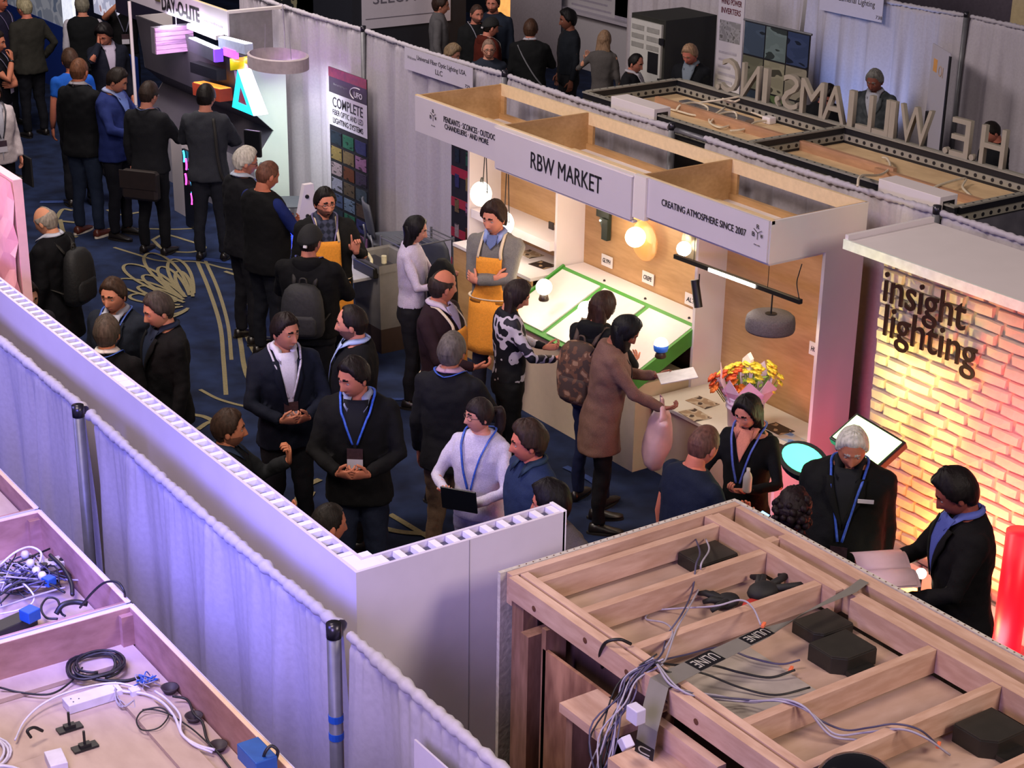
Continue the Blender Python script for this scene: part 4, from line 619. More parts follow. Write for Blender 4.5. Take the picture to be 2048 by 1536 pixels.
text('lettering', 'UFO', (wd*.78, -.004, zt-.20), .17, .06, xd, zd, mat('text_white', 'c8c4cc', .5), ub, th=.001, bold=.02); text('lettering', 'fiberopticlighting.com', (wd*.32, -.004, zt-.17), .30, .03, xd, zd, mat('text_grey', '77747c', .5), ub, th=.001)
rg_ = MB(); rg_.tube([(wd*.76+.15*math.cos(a), -.004, zt-.19+.065*math.sin(a)) for a in np.linspace(1.2, 4.2, 16)], .006, 5); rg_.build('emblem_arc', mat('text_white'), ub)
text('lettering', 'COMPLETE', (wd/2, -.005, zt-.36), wd*.80, .11, xd, zd, m_txt, ub, th=.001, bold=.01); text('lettering', 'FIBER OPTIC AND LED', (wd/2, -.005, zt-.47), wd*.80, .06, xd, zd, m_txt, ub, th=.001); text('lettering', 'LIGHTING SYSTEMS', (wd/2, -.005, zt-.56), wd*.80, .06, xd, zd, m_txt, ub, th=.001, bold=.01)
flat_pictures(ub, 3, 7, .01, wd-.01, .15, zt-.66, -.002, 4, .035)
rbn = thing('roll_up_banner', 'narrow dark banner with pictures and red bands, left of the hanging globe lamps', 'banner', ((-14.005, 9.000, 1.610)[0], 9.0, 0)); w2 = (-13.601, 9.000, 1.697)[0]-(-14.005, 9.000, 1.610)[0]; box('sheet', m_bk, 0, w2, 0, .01, .05, 2.1, rbn)
for z_ in ((-13.808, 9.000, 1.430)[2], (-13.805, 9.000, 1.121)[2], (-13.802, 9.000, 0.813)[2], (-13.800, 9.000, 0.496)[2], (-13.797, 9.000, 0.174)[2]): box('red_band', mat('band_red', '8a1f34', .5, var=.1), 0, w2, -.004, 0, z_-.06, z_+.03, rbn)
flat_pictures(rbn, 2, 6, .01, w2-.01, .2, (-13.808, 9.000, 1.455)[2]+.25, -.002, 9, .12)
sgn = thing('name_sign', 'white hanging sign reading Universal Fiber Optic Lighting USA, LLC on the drape', 'sign', (-15.059, 9.120, 2.428)); w3 = (-13.750, 9.080, 2.475)[0]-(-14.993, 9.080, 2.443)[0]
box('board', m_wh, 0, w3, -.006, 0, -.22, 0.0, sgn); text('lettering', 'Universal Fiber Optic Lighting USA,', (w3*.55, -.008, -.075), w3*.72, .06, xd, zd, m_txt, sgn, th=.001); text('lettering', 'LLC', (w3*.52, -.008, -.15), .13, .05, xd, zd, m_txt, sgn, th=.001); text('lettering', 'Welcome', (w3*.11, -.008, -.09), .17, .03, xd, zd, mat('text_grey'), sgn, th=.001); text('lettering', '729', (w3*.93, -.008, -.19), .08, .03, xd, zd, m_txt, sgn, th=.001)
# grey stacking chairs
def chair(loc, rot, label):
    t = thing('stacking_chair', label, 'chair', loc, R(rot)); g = mat('chair_grey', '4d4f57', .6, var=.05); fr_ = mat('chair_frame', '8d8f98', .35, metal=.6)
    rings = []
    for z, w, y in ((.50, .19, -.19), (.56, .215, -.205), (.68, .225, -.225), (.80, .215, -.245), (.87, .17, -.255)):
        x = np.linspace(-w, w, 9); rings.append(np.stack([x, y+.03*(x/w)**2, np.full(9, z)], 1))
    MB().loft(rings, closed=False, cap=False).build('backrest', g, t, smooth=True).modifiers.new('t', 'SOLIDIFY').thickness = .018
    MB().prism([(-.21, -.18, .44), (.21, -.18, .44), (.23, .0, .44), (.22, .20, .44), (.15, .24, .44), (-.15, .24, .44), (-.22, .20, .44), (-.23, .0, .44)], (0, 0, .02)).build('seat', g, t, bevel=.006)
    for sx in (-1, 1):
        MB().tube([(sx*.20, -.21, .56), (sx*.215, -.19, .46), (sx*.24, -.24, 0)], .011, 8).build('leg', fr_, t, smooth=True); MB().tube([(sx*.20, .20, .44), (sx*.24, .24, 0)], .011, 8).build('leg', fr_, t, smooth=True)
chair(((-15.074, 8.894, 0.000)[0], (-15.074, 8.894, 0.000)[1]-.0, 0), -20, 'grey stacking chair beside the tall photo banner'); bpy.context.view_layer.update()
chair(((-13.729, 8.693, 0.000)[0], (-13.729, 8.693, 0.000)[1]+.1, 0), 10, 'grey stacking chair behind the person in the white top'); chair(((-16.858, 8.719, 0.000)[0], (-16.858, 8.719, 0.000)[1]-.1, 0), -25, 'grey stacking chair behind the person with the shaved head')
# table with samples and waste bin
tx, ty = (-13.338, 7.817, 0.750)[0], (-13.338, 7.817, 0.750)[1]
tt = thing('sample_table', 'table with a white top and fibre samples behind the person pointing a finger up', 'table', (tx-.55, ty-.1, 0)); box('tabletop', mat('table_white', 'b5b4bc', .4), -.8, .6, -.28, .28, .72, .75, tt, bevel=.004)
for q in ((-.76, -.24), (.56, -.24), (-.76, .24), (.56, .24)): MB().cyl((q[0], q[1], 0), (q[0], q[1], .72), .018, n=10).build('leg', m_pipe, tt)
bb_ = thing('carry_case', 'black case with small white fittings on the sample table', 'case', (tx-.05, ty-.05, .75)); MB().box(-.20, .18, -.12, .12, 0, .10).build('case_body', m_drv, bb_, bevel=.01); MB().tube(spline([(-.1, -.06, .10), (-.06, -.05, .17), (0, -.04, .13), (.04, -.06, .10)], 5), .016, 8).build('white_fitting', mat('fitting_cream', 'c8c0a0', .4), bb_, smooth=True); MB().cyl((.08, .05, .10), (.08, .05, .17), .025, n=12).build('white_fitting', mat('fitting_cream'), bb_)
sw = thing('sample_stand', 'white slanted sample stand with black fittings, beside the person with glasses', 'stand', ((-15.066, 7.951, 0.800)[0], (-15.066, 7.951, 0.800)[1], .75)); MB().prism([(-.03, -.12, 0), (-.03, .12, 0), (-.03, .08, .42), (-.03, -.02, .42)], (.06, 0, 0)).build('board', m_wp, sw); 
box('pedestal', m_wp, -.06, .06, -.14, .14, -.75, 0, sw)
for z in (.1, .3): MB().cyl((.03, 0, z), (.045, 0, z), .02, n=12).build('fitting', m_wb, sw)
point('blue_fibre_light', np.array((-14.215, 7.410, 0.900))+np.array((0, -.1, .1)), 6, (.05, .12, 1.), .05)
fb = MB(); r_ = np.random.default_rng(17); c = np.array((-14.510, 7.553, 0.800))
for k in range(40): d = r_.normal(size=3)*(.08, .08, .02); fb.tube(spline([c+(0, 0, .0), c+d+(0, 0, .12), c+d*2+(0, 0, .05-.25*r_.random())], 4), .003, 4)
tag(fb.build('fibre_strands', mat('fibre_blue', '1a3cff', .3, em=2.5, var=.1), None), 'glowing blue fibre strands spilling from the sample table', 'fibres', kind='stuff')
bn = thing('waste_bin', 'square bin with a pale translucent liner, in front of the sample table', 'bin', ((-13.431, 7.845, 0.000)[0], (-13.431, 7.845, 0.000)[1]+.05, 0)); a4 = [(-1, -1), (1, -1), (1, 1), (-1, 1)]
MB().loft([np.array([(x*w, y*w*.8, z) for x, y in a4]) for w, z in ((.20, 0), (.24, .45), (.25, .86), (.27, .88), (.26, .80))], cap=False).build('liner', mat('bin_liner', '8d8a86', .4, var=.15, scale=6, alpha=.72), bn); MB().loft([np.array([(x*w, y*w*.8, z) for x, y in a4]) for w, z in ((.21, .0), (.23, .42))]).build('bin_body', mat('bin_dark', '3a2a24', .7), bn)
# mesh cart behind the bin
cg = thing('wire_cart', 'chrome wire cart behind the maroon sweater, between bin and white top', 'cart', ((-13.585, 8.248, 0.000)[0], (-13.585, 8.248, 0.000)[1]+.1, 0)); 
for sx in (-1, 1):
    for sy in (-1, 1): MB().cyl((sx*.2, sy*.28, 0), (sx*.2, sy*.28, .95), .012, n=8).build('upright', m_pipe, cg)
for z in (.25, .6, .93): m__ = MB(); [m__.tube([(-.2, y, z), (.2, y, z)], .004, 5) for y in np.linspace(-.28, .28, 9)]; m__.tube([(-.2, -.28, z), (.2, -.28, z), (.2, .28, z), (-.2, .28, z)], .007, 6); m__.build('wire_shelf', m_pipe, cg)['kind'] = 'stuff'
# ---------------------------------------------------------------- lit fixture booth, upper left
ox, oy = -17.1, 8.4
dl = thing('fixture_booth', 'booth of lit profile fixtures with a white header sign, upper left', 'booth', (ox, oy, 0))
def dlb(n, m, x0, x1, y0, y1, z0, z1, **k): return box(n, m, x0-ox, x1-ox, y0-oy, y1-oy, z0, z1, dl, **k)
hz0 = (-17.625, 8.400, 2.187)[2]
dlb('header_sign', m_sign, -21.2, (-17.607, 8.400, 2.364)[0], 8.40, 8.42, hz0, 2.45); dlb('header_top', m_plyl, -21.2, -17.62, 8.42, 8.46, 2.43, 2.45)
text('lettering', 'DAY-O-LITE', np.array((-18.835, 8.395, 2.302))-np.array((ox, oy, 0)), (-18.340, 8.395, 2.308)[0]-(-19.362, 8.395, 2.299)[0], .17, xd, zd, m_txt, dl, th=.002, bold=.03); text('lettering', 'www.dayolite.com', np.array((-17.984, 8.395, 2.263))-np.array((ox, oy, 0)), .5, .05, xd, zd, mat('text_pale', '9a94a4', .5), dl, th=.002)
box('emblem', mat('emblem_olive', '5a5238', .5), (-19.525, 8.390, 2.276)[0]-ox, (-19.380, 8.390, 2.297)[0]-ox, -.012, -.004, 2.30, 2.42, dl)
dlb('clear_side', mat('frosted_side', '8a8488', .4, alpha=.75), -17.64, -17.62, 8.42, 8.95, 1.85, 2.45); dlb('side_rail', m_wp, -17.66, -17.60, 8.42, 9.1, 2.43, 2.46)
# end panel with angled front edge and the sloped grey back
m_dg = mat('display_grey', '524e58', .5, var=.04); prof = [(8.93, 2.0), (8.46, 2.0), (8.48, 1.89), (8.54, 1.36), (8.76, 1.15), (8.50, .80), (8.60, .0), (8.93, 0)]
MB().prism([(-.22, y-oy, z) for y, z in prof], (.02, 0, 0)).build('end_panel', mat('end_white', 'd6e2d8', .5, var=.01), dl); MB().prism([(-3.2, y-oy, z) for y, z in prof], (.02, 0, 0)).build('end_panel', m_wp, dl)
for nm_, (ya, za), (yb_, zb_), mm_ in (('back_panel', (8.46, 2.0), (8.54, 1.36), m_dg), ('recess_panel', (8.54, 1.36), (8.76, 1.15), m_dg), ('slope_desk', (8.76, 1.15), (8.50, .80), m_dg), ('lower_front', (8.50, .80), (8.60, .0), mat('desk_white', 'c8c4cc', .5))):
    MB().prism([(-3.18, ya-oy-.006, za), (-3.18, yb_-oy-.006, zb_), (-3.18, yb_-oy+.02, zb_), (-3.18, ya-oy+.02, za)], (2.96, 0, 0)).build(nm_, mm_, dl)
for k in range(3): MB().beam((-.52, 8.455-oy+.016*k, 1.88-.14*k), (-.25, 8.455-oy+.016*k, 1.88-.14*k), .012, .12, up=(0, -.12, 1)).build('info_card', mat('card_lilac', 'c9b8e0', .5, kind='patch', scale=30, col2='b4a4cc', col3='8c7cae'), dl)
MB().beam((-.52, 8.51-oy, 1.46), (-.25, 8.51-oy, 1.46), .012, .17, up=(0, -.12, 1)).build('info_card', mat('card_lilac'), dl)
def fixture(u0, v0, u1, v1, y, hh, dd, m, label, em_m=None, mat_end=None):
    pass
def bar_fx(a, b, h, d, m, label, glow=None, end=None):
    a, b = np.array(a), np.array(b); t = thing('profile_light', label, 'light fixture', a); D = b-a; MB().beam((0, 0, 0), D, d, h).build('housing', m, t)
    if glow is not None: MB().beam(np.array((0, -.0, h/2+.004)), D+np.array((0, 0, h/2+.004)), d*.8, .006).build('diffuser', glow, t)
    if end is not None: MB().obox(D*(1+.02/np.linalg.norm(D)), (.02, 0, 0), (0, d/2, 0), (0, 0, h/2)).build('end_cap', end, t)
m_lw = mat('glow_white', 'f2f2ff', .3, em=5, var=.01); m_lv = mat('glow_violet', '6a3cff', .3, em=1.6, var=.02)
bar_fx((-18.480, 8.360, 2.166), (-17.733, 8.360, 2.157), .05, .10, m_wp, 'long white glowing fixture, topmost on the grey back', m_lw)
bar_fx((-18.421, 8.340, 1.973), (-17.775, 8.340, 1.958), .14, .10, mat('fx_slate', '34323e', .5), 'slate fixture with glowing top and violet end', m_lw, m_lv)
bar_fx((-18.429, 8.360, 1.713), (-17.739, 8.360, 1.740), .12, .12, mat('fx_black', '101016', .4), 'black box fixture below the slate one')
bar_fx((-18.394, 8.380, 1.470), (-17.689, 8.380, 1.522), .14, .16, mat('fx_orange', '9a3a20', .5), 'orange-brown fixture with a glowing orange top', mat('glow_orange', 'ff9a3c', .3, em=1.4))
bar_fx((-17.632, 8.340, 2.125), (-16.986, 8.340, 2.156), .11, .10, mat('fx_pale', '9aa2c0', .5, em=.25), 'pale blue-white fixture right of the header end', m_lw)
bar_fx((-17.495, 8.300, 2.053), (-17.201, 8.300, 2.060), .09, .04, mat('glow_magenta', 'f060e0', .3, em=1.5), 'small magenta glowing frame')
yl = thing('curved_light', 'bright yellow wavy fixture under the pale ring', 'light fixture', (-17.343, 8.280, 1.928)); dY = np.array((-16.757, 8.280, 2.063))-np.array((-17.343, 8.280, 1.928))
MB().loft([np.array([np.array(yl.location)*0+dY*t+np.array((0, .05*math.sin(t*5), z)) for t in np.linspace(0, 1, 9)]) for z in (-.06, .07)], closed=False, cap=False).build('yellow_band', mat('acrylic_yellow', 'e6d21c', .4, em=.5), yl, smooth=True).modifiers.new('t', 'SOLIDIFY').thickness = .03
bd = thing('wood_print_panel', 'pink-lit wood-grain panel hung below the header sign', 'panel', (-18.9, 8.09, 1.80))
r_ = np.random.default_rng(8); bh = .30
for k in range(6): box('plank', mat('pink_plank', 'c29ac4', .6, kind='wood', scale=16, stretch=(1, .6, 6), col2='8a6a94'), 0, .03+r_.uniform(0, .004), 0, .47, bh/6*k+.002, bh/6*(k+1)-.002, bd)
box('core', mat('core_grey', '6a6470', .7), -.10, .0, 0, .47, 0, bh, bd); MB().tube([(-.05, .3, bh), (-.05, .3, bh+.3)], .006, 6).build('hanger', m_ww, bd)
area('panel_pink', (-18.2, 8.0, 2.1), (-18.9, 8.3, 1.95), .2, 5, (1., .62, 1.))
# triangle light
T0, T1, T2 = np.array((-17.245, 8.320, 1.898)), np.array((-17.340, 8.280, 1.466)), np.array((-16.820, 8.280, 1.470)); tr = thing('triangle_light', 'triangular light with a cyan face and glowing white-pink side', 'light fixture', T0)
ce = (T0+T1+T2)/3; m_cy = mat('glow_cyan', '28d8f0', .3, em=1.3, var=.02); mb = MB(); inn = [ce+(p-ce)*.50 for p in (T0, T1, T2)]; out_ = [T0, T1, T2]; nrm_ = np.cross(T1-T0, T2-T0); nrm_ /= np.linalg.norm(nrm_); nrm_ = nrm_ if nrm_[1] < 0 else -nrm_
for k in range(3): mb.prism([out_[k]-T0, out_[(k+1) % 3]-T0, inn[(k+1) % 3]-T0, inn[k]-T0], nrm_*-.03)
mb.build('cyan_frame', m_cy, tr); MB().prism([p-T0+(ce-p)*.02-nrm_*.03 for p in inn], nrm_*.01).build('red_core', mat('core_red', '8a2430', .5), tr)
MB().prism([T0-T0, T2-T0, T2-T0+np.array((0, .17, 0)), T0-T0+np.array((0, .15, 0))], (.012, .0, .004)).build('glow_side', mat('glow_pinkwhite', 'ffe2ff', .3, em=3), tr)
area('triangle_spill', T0+np.array((.25, -.1, 0)), T0+np.array((.5, .6, -.3)), .2, 5, (.55, .15, 1.))
rgp = thing('ring_light', 'pale ring pendant hung in front of the display, seen from above its rim', 'light fixture', (-16.533, 8.450, 2.132)); ra = .40
MB().loft([np.array([(q*math.cos(a), q*math.sin(a)*.75, z) for a in np.linspace(0, 2*math.pi, 41)[:-1]]) for q, z in ((ra, -.10), (ra, .03), (ra-.03, .04), (ra-.03, -.09), (ra, -.10))], cap=False).build('ring_band', mat('ring_pale', 'b0a2a8', .5), rgp, smooth=False)
for q in (.3, -.3): MB().tube([(q, 0, .03), (q*.9, 0, 2.44-rgp.location[2])], .004, 5).build('cord', m_ww, rgp)
area('ring_glow', (rgp.location[0]+.1, rgp.location[1], rgp.location[2]-.14), (rgp.location[0]-.1, 9.1, .8), .4, 14, (.88, 1., .96), 120)
area('display_glow', (-18.4, 8.1, 2.2), (-18.2, 8.8, 1.2), (1.6, .1), 14, (.85, .85, 1.))
tag(MB().box(-.10, .10, -.02, .02, -.14, .14).build('tablet_display', blk if 'blk' in globals() else mat('black_plastic', '0e0f12', .35), None, loc=(-16.289, 8.000, 1.317), rotz=R(30), bevel=.01), 'dark tablet on a stand at the near end of the lit display', 'tablet')
hz_ = (-17.875, 7.950, 0.652)[2]
hn = thing('glowing_samples', 'low panel with curved pink and cyan glowing strips behind the grey jacket', 'display', (-17.875, 7.950, 0.652)); box('panel', mat('fx_black'), -.12, .25, 0, .03, -hz_+.01, .25, hn)
for k, (dx, dz, hx) in enumerate(((-.05, .18, '40c8ff'), (0, .10, 'ff50c0'), (.08, .0, '40c8ff'), (-.03, -.08, 'ff50c0'), (.12, -.14, '40c8ff'), (.10, -.28, 'ff50c0'))): MB().tube([(dx+.03*math.cos(a), -.02, dz+.07*math.sin(a)) for a in np.linspace(-1, 1.2, 8)], .012, 6).build('glow_strip', mat('strip_'+hx, hx, .3, em=2.5), hn, smooth=True)
pz_ = (-18.519, 8.200, 0.918)[2]
ps = thing('paper_tray', 'white tray of papers at the left end of the lit display', 'tray', (-18.519, 8.200, 0.918)); box('tray_body', m_wp, -.12, .18, -.1, .15, -pz_, 0, ps); box('paper', mat('leaflet', 'b8b4b4', .5), -.10, .15, -.08, .12, .0, .006, ps)
tag(MB().tube([(0,0,0), (0,0,2.3)], .02, 10).build('booth_pole', m_wp, None, loc=(-19.6, 8.1, 0)), 'thin pale upright pole under the wood-grain panel', 'pole')
tag(MB().tube(spline([(0,0,.0), (-.02,.02,-.25), (.03,0,-.5), (.06,.03,-.7)], 6), .008, 6).build('cable', m_ww, None, loc=(-17.360, 8.950, 2.518), smooth=True), 'pale cable hanging down to the ring pendant', 'cable')
# blue booth at far upper left
bb0 = thing('blue_counter', 'blue booth wall with a bright photo panel above, upper left corner', 'booth', (-25.0, 9.36, 0)); box('blue_panel', mat('vinyl_blue', '1a3a94', .5, var=.04), -4, 2.4, 0, .05, 0, 1.0, bb0); box('photo_panel', mat('runway_photo', '8a90a0', .4, kind='patch', scale=3, col2='a8acb8', col3='6c7890', em=.25), -4, -.17, .01, .04, 1.0, 2.4, bb0); box('lit_panel', mat('lit_white', 'e8ecff', .4, em=.9), -.15, .28, -.02, .02, 1.04, 2.4, bb0); box('photo_panel', mat('people_photo', 'b8bcd8', .4, kind='patch', scale=5, col2='e6e8ff', col3='b08a90', em=.5), 1.1, 1.95, -.02, .02, 1.42, 2.4, bb0)
text('lettering', 'light', (1.62, -.01, 1.10), .55, .16, xd, zd, mat('text_white'), bb0, th=.003, bold=.02); MB().beam((-1.0, .0, 1.35), (-.2, .0, 1.9), .004, .03, up=(0, 1, 0)).build('picture_line', mat('text_white'), bb0)
dk = thing('dark_header', 'dark violet header beam beside the booth name sign, top left', 'header', (-22.0, 8.9, 0)); box('beam', mat('violet_dark', '221c38', .6), 0, 1.7, 0, .4, 1.75, 2.0, dk)
# ---------------------------------------------------------------- beyond the long drape
dw = thing('dark_booth', 'dark booth wall with a white sign lettered in thin grey, top middle', 'booth', (-21.6, 12.2, 0)); box('wall_panel', mat('booth_navy', '131521', .7, var=.1), -1.6, .04, 0, 1.9, 0, 2.6, dw); sx0 = 0.05
box('sign_panel', m_wh, .042, .06, .15, 1.62, 1.28, 2.5, dw); text('lettering', 'SELUXCA', (.064, .85, 1.70), 1.05, .16, (0, 1, 0), zd, mat('text_slate', '5c5866', .5), dw, th=.002); MB().beam((.064, .2, 1.42), (.064, 1.5, 1.42), .003, .008).build('rule_line', mat('text_slate'), dw)
lt0 = tag(box('grey_drape_panel', mat('drape_fabric'), 0, .04, .4, 1.6, 0, 2.4), 'pale grey drape panel right of the warm glowing panel', 'drape'); lt0.location = (-23.2, 15.4, 0)
dkw = tag(box('dark_backdrop', mat('booth_navy', '131521', .7, var=.1), 0, 5, 0, .05, 0, 3), 'dark backdrop behind the group of people beyond the drape', 'backdrop'); dkw.location = (-29.5, 18.5, 0)
gp = tag(box('glow_panel', mat('amber_panel', 'e8a85c', .4, em=1.0, var=.1), 0, .04, 0, .32, 0, 2.5), 'tall warm glowing panel behind the person in the grey turtleneck', 'panel'); gp.location = (-21.0, 14.15, 0)
dr2 = tag(box('dark_machinery', mat('scaffold_dark', '101018', .7, kind='patch', scale=4, col2='16161e', col3='8a8468'), -.9, .9, 0, .3, 0, 2.4), 'dark cluttered booth side behind the drape, top left of the white sign', 'booth'); dr2.location = (-23.6, 12.2, 0)
ww = thing('graphic_wall', 'white printed display wall behind the dark-haired person and the blonde person', 'wall panel', (-24.0, 17.2, 0)); box('wall_sheet', mat('graphic_white', 'b6b2ba', .5, var=.02), 0, 6.6, 0, .05, 0, 3.2, ww); box('ledge', m_wh, 0, 6.6, -.15, 0, .9, .95, ww)
for k in range(9): box('text_line', mat('text_pale'), .85+.03*(k % 3), 1.9-.1*(k % 2), -.004, 0, 1.0+k*.10, 1.03+k*.10, ww); 
for k in range(5): box('text_line', mat('text_pale'), 2.0, 2.9-.1*(k % 2), -.004, 0, .9+k*.10, 1.63+k*.10, ww)
em2 = MB(); em2.tube([(2.3+.22*math.cos(a), -.01, 1.62+.22*math.sin(a)) for a in np.linspace(0, 2*math.pi, 30)], .03, 6, cap=False); em2.build('round_emblem', mat('emblem_blue', '2a3470', .5), ww)
rk = thing('equipment_cabinet', 'open-sided dark cabinet with a white louvred door, top middle right', 'cabinet', (-17.46, 13.9, 0)); m_ck = mat('cabinet_dark', '23231f', .6, var=.08)
box('cabinet_body', m_ck, 0, .68, .02, .85, 0, 2.0, rk, bevel=.004); box('door', mat('cabinet_white', 'b4b2b0', .5, var=.03), .03, .64, -.012, .02, .05, 1.94, rk)
for k in range(3):
    for j in range(2): box('louvre', mat('louvre_grey', '8a8886', .5), .06+.30*j, .30+.30*j, -.018, -.012, 1.82-.11*k, 1.88-.11*k, rk)
box('window', m_wb, .40, .60, -.02, -.012, 1.32, 1.58, rk); MB().cyl((.25, -.02, 1.22), (.25, -.012, 1.22), .055, n=18).build('round_port', m_wb, rk)
for z in (.5, 1.2, 1.7): box('hinge', m_wb, .62, .68, -.03, 0, z, z+.08, rk)
b1 = thing('text_banner', 'white roll-up banner with red heading and product picture, lit warm at its foot', 'banner', ((-16.253, 14.300, 2.300)[0], 14.3, 0)); w4 = (-15.786, 14.300, 2.367)[0]-(-16.253, 14.300, 2.300)[0]
box('sheet', m_wh, 0, w4, 0, .01, .05, 2.6, b1); tp = (-16.012, 14.300, 2.275)[2]; text('lettering', 'WIND POWER', (w4/2, -.004, tp+.03), w4*.8, .07, xd, zd, mat('text_maroon', '5a2430', .5), b1, th=.001, bold=.01); text('lettering', 'INVERTERS', (w4/2, -.004, tp-.08), w4*.75, .07, xd, zd, mat('text_maroon'), b1, th=.001, bold=.01); box('picture', mat('pic_grey', '77757c', .5, kind='patch', scale=12, col2='8a8890', col3='5a585c'), w4*.1, w4*.9, -.004, 0, tp-.45, tp-.2, b1)
for k in range(9): box('text_line', mat('text_pale'), w4*.12, w4*(.8-.1*(k % 3)), -.004, 0, tp-.6-.09*k, tp-.575-.09*k, b1)
spot('banner_uplight', (b1.location[0]+.2, 13.9, .3), (b1.location[0]+.15, 14.3, 1.2), 45, (1., .85, .5), 60)
b2 = thing('photo_banner', 'dark banner with three rows of landscape photos behind the large letters', 'banner', ((-15.319, 13.900, 2.201)[0], 13.9, 0)); w5 = (-14.226, 13.900, 2.282)[0]-(-15.319, 13.900, 2.201)[0]; t5 = (-14.761, 13.900, 2.243)[2]
box('sheet', m_bk, 0, w5, 0, .01, .05, t5, b2); MB().cyl((-.02, 0, t5), (w5+.02, 0, t5), .014, n=8).build('top_bar', m_pipe, b2); flat_pictures(b2, 3, 5, .0, w5, .3, t5-.01, -.002, 3, .02, ['3a4658', '5c6a6c', '2e3a5a', '5a5a4c', '7e7a68', '7c7668', '2a3440', '4a5a3a', '6c6a60', '3c4450'], fs=4)
q0, q1 = np.array((-13.518, 15.112, 2.150)), np.array((-12.680, 14.641, 2.150)); b3 = thing('narrow_banner', 'narrow white banner with orange emblem and black light poles, right of the plaid blazer', 'banner', (q0[0], q0[1], 0), math.atan2(q1[1]-q0[1], q1[0]-q0[0])); 
box('sheet', m_wh, 0, .62, 0, .01, .05, 2.15, b3); box('dark_edge', m_bk, .60, .64, -.01, .01, .05, 2.12, b3); box('emblem', mat('emblem_orange', 'd89a50', .5), .10, .22, -.004, 0, 1.86, 2.0, b3); text('lettering', 'OI', (.36, -.004, 1.9), .16, .12, xd, zd, mat('text_orange', 'c8a890', .5), b3, th=.001)
for (x, z0_, z1_) in ((.12, .9, 1.4), (.14, .2, .7), (.42, .3, .8)): MB().cyl((x, -.01, z0_), (x, -.01, z1_), .035, n=12).build('lamp_picture', m_wb, b3)
spot('blue_uplight', (-14.6, 14.6, .2), (-14.9, 15.5, 2.0), 130, (.30, .45, 1.), 70); spot('blue_uplight_left', (-16.9, 14.7, .2), (-17.0, 15.5, 2.0), 130, (.35, .6, 1.), 60)
bs = thing('name_sign', 'white hanging sign ending in Lighting at the top edge, upper right', 'sign', ((-15.662, 15.420, 2.246)[0], 15.42, 2.30)); box('board', m_wh, 0, (-14.612, 15.420, 2.253)[0]-(-15.662, 15.420, 2.246)[0], -.006, 0, -.12, .3, bs); text('lettering', 'Lumenal Lighting', (.62, -.008, .06), .6, .09, xd, zd, m_txt, bs, th=.001); text('lettering', '738', (1.0, -.008, -.07), .1, .04, xd, zd, m_txt, bs, th=.001)
wt = thing('booth_backside', 'beige booth back with cables above the far drape, top right corner', 'booth', (-13.0, 17.2, 0)); box('board', mat('beige_board', 'a89878', .7, var=.08), -1.2, 5.0, 0, .05, 0, 3.0, wt)
for k in range(3): MB().tube(spline([(-.2+1.1*k, -.02, 2.9), (.0+1.1*k, -.04, 2.4), (.1+1.1*k, -.02, 2.0)], 5), .02, 6).build('cable', m_wb, wt, smooth=True)
# ---------------------------------------------------------------- perforated-frame booth top with big letters
tf = thing('perforated_frame_booth', 'booth top of black perforated rails around pale boards, behind the plywood booth', 'booth', (-12.4, 9.38, 0)); m_rl = mat('rail_grey', '8a867c', .5, var=.06); m_rb = mat('rail_black', '15141a', .5); m_bo = mat('pale_ply', 'cdb089', .65, var=.08, kind='wood', scale=5, stretch=(.6, 1, 1), col2='b89a76')
def tfb(n, m, x0, x1, y0, y1, z0, z1): return box(n, m, x0+12.4, x1+12.4, y0-9.38, y1-9.38, z0, z1, tf)
xs = [-12.4, (-10.218, 9.434, 2.440)[0], -8.02]; yb = 10.46
hx_ = MB()
def rail(a, b, axis):
    a, b = np.array(a, float), np.array(b, float); MB().beam(a+(0, 0, .0), b+(0, 0, .0), .05, .012).build('rail_top', m_rl, tf); MB().beam(a-(0, 0, .03), b-(0, 0, .03), .03, .05).build('rail_core', m_rb, tf); MB().beam(a-(0, 0, .085), b-(0, 0, .085), .05, .05).build('rail_web', m_rl, tf); MB().beam(a-(0, 0, .12), b-(0, 0, .12), .052, .02).build('rail_foot', m_rb, tf)
    L_ = np.linalg.norm(b-a); d = (b-a)/L_; s_ = np.array((d[1], -d[0], 0)); s_ = s_ if s_[1] < -.1 or s_[0] > .1 else -s_
    for t in np.arange(.06, L_, .085): p = a+d*t-(0, 0, .085)+s_*.025; hx_.cyl(p, p+s_*.003, .016, n=8); q = a+d*t+(0, 0, .0062); hx_.cyl(q, q+np.array((0, 0, .0015)), .009, n=6)
for y in (9.38, yb): rail((0, y-9.38, 2.44), (4.38, y-9.38, 2.44), 0)
for x in xs[:2]: rail((x+12.4, .03, 2.44), (x+12.4, yb-9.38-.03, 2.44), 1)
rail((4.38, .03, 2.44), (4.38, yb-9.38-.03, 2.44), 1)
hx_.build('rail_holes', m_rb, tf)['kind'] = 'stuff'
for a, b in ((xs[0], xs[1]), (xs[1], xs[2])): tfb('board', m_bo, a+.03, b-.03, 9.41, yb-.03, 2.29, 2.31)
m_2x = mat('lumber_pinkish', 'b88c6c', .7, var=.12, kind='wood', scale=8, stretch=(.6, 3, 3), col2='a0785c')
tfb('lumber', m_2x, -12.1, -10.3, 9.95, 9.99, 2.31, 2.39); tfb('lumber', m_2x, -10.2, -9.15, 9.93, 9.97, 2.31, 2.39); tfb('lumber', m_2x, -9.3, -8.1, 9.88, 9.92, 2.31, 2.37); tfb('metal_track', mat('steel_plate', '8d8a90', .35, metal=.7), -12.0, -11.1, 10.15, 10.25, 2.32, 2.35)
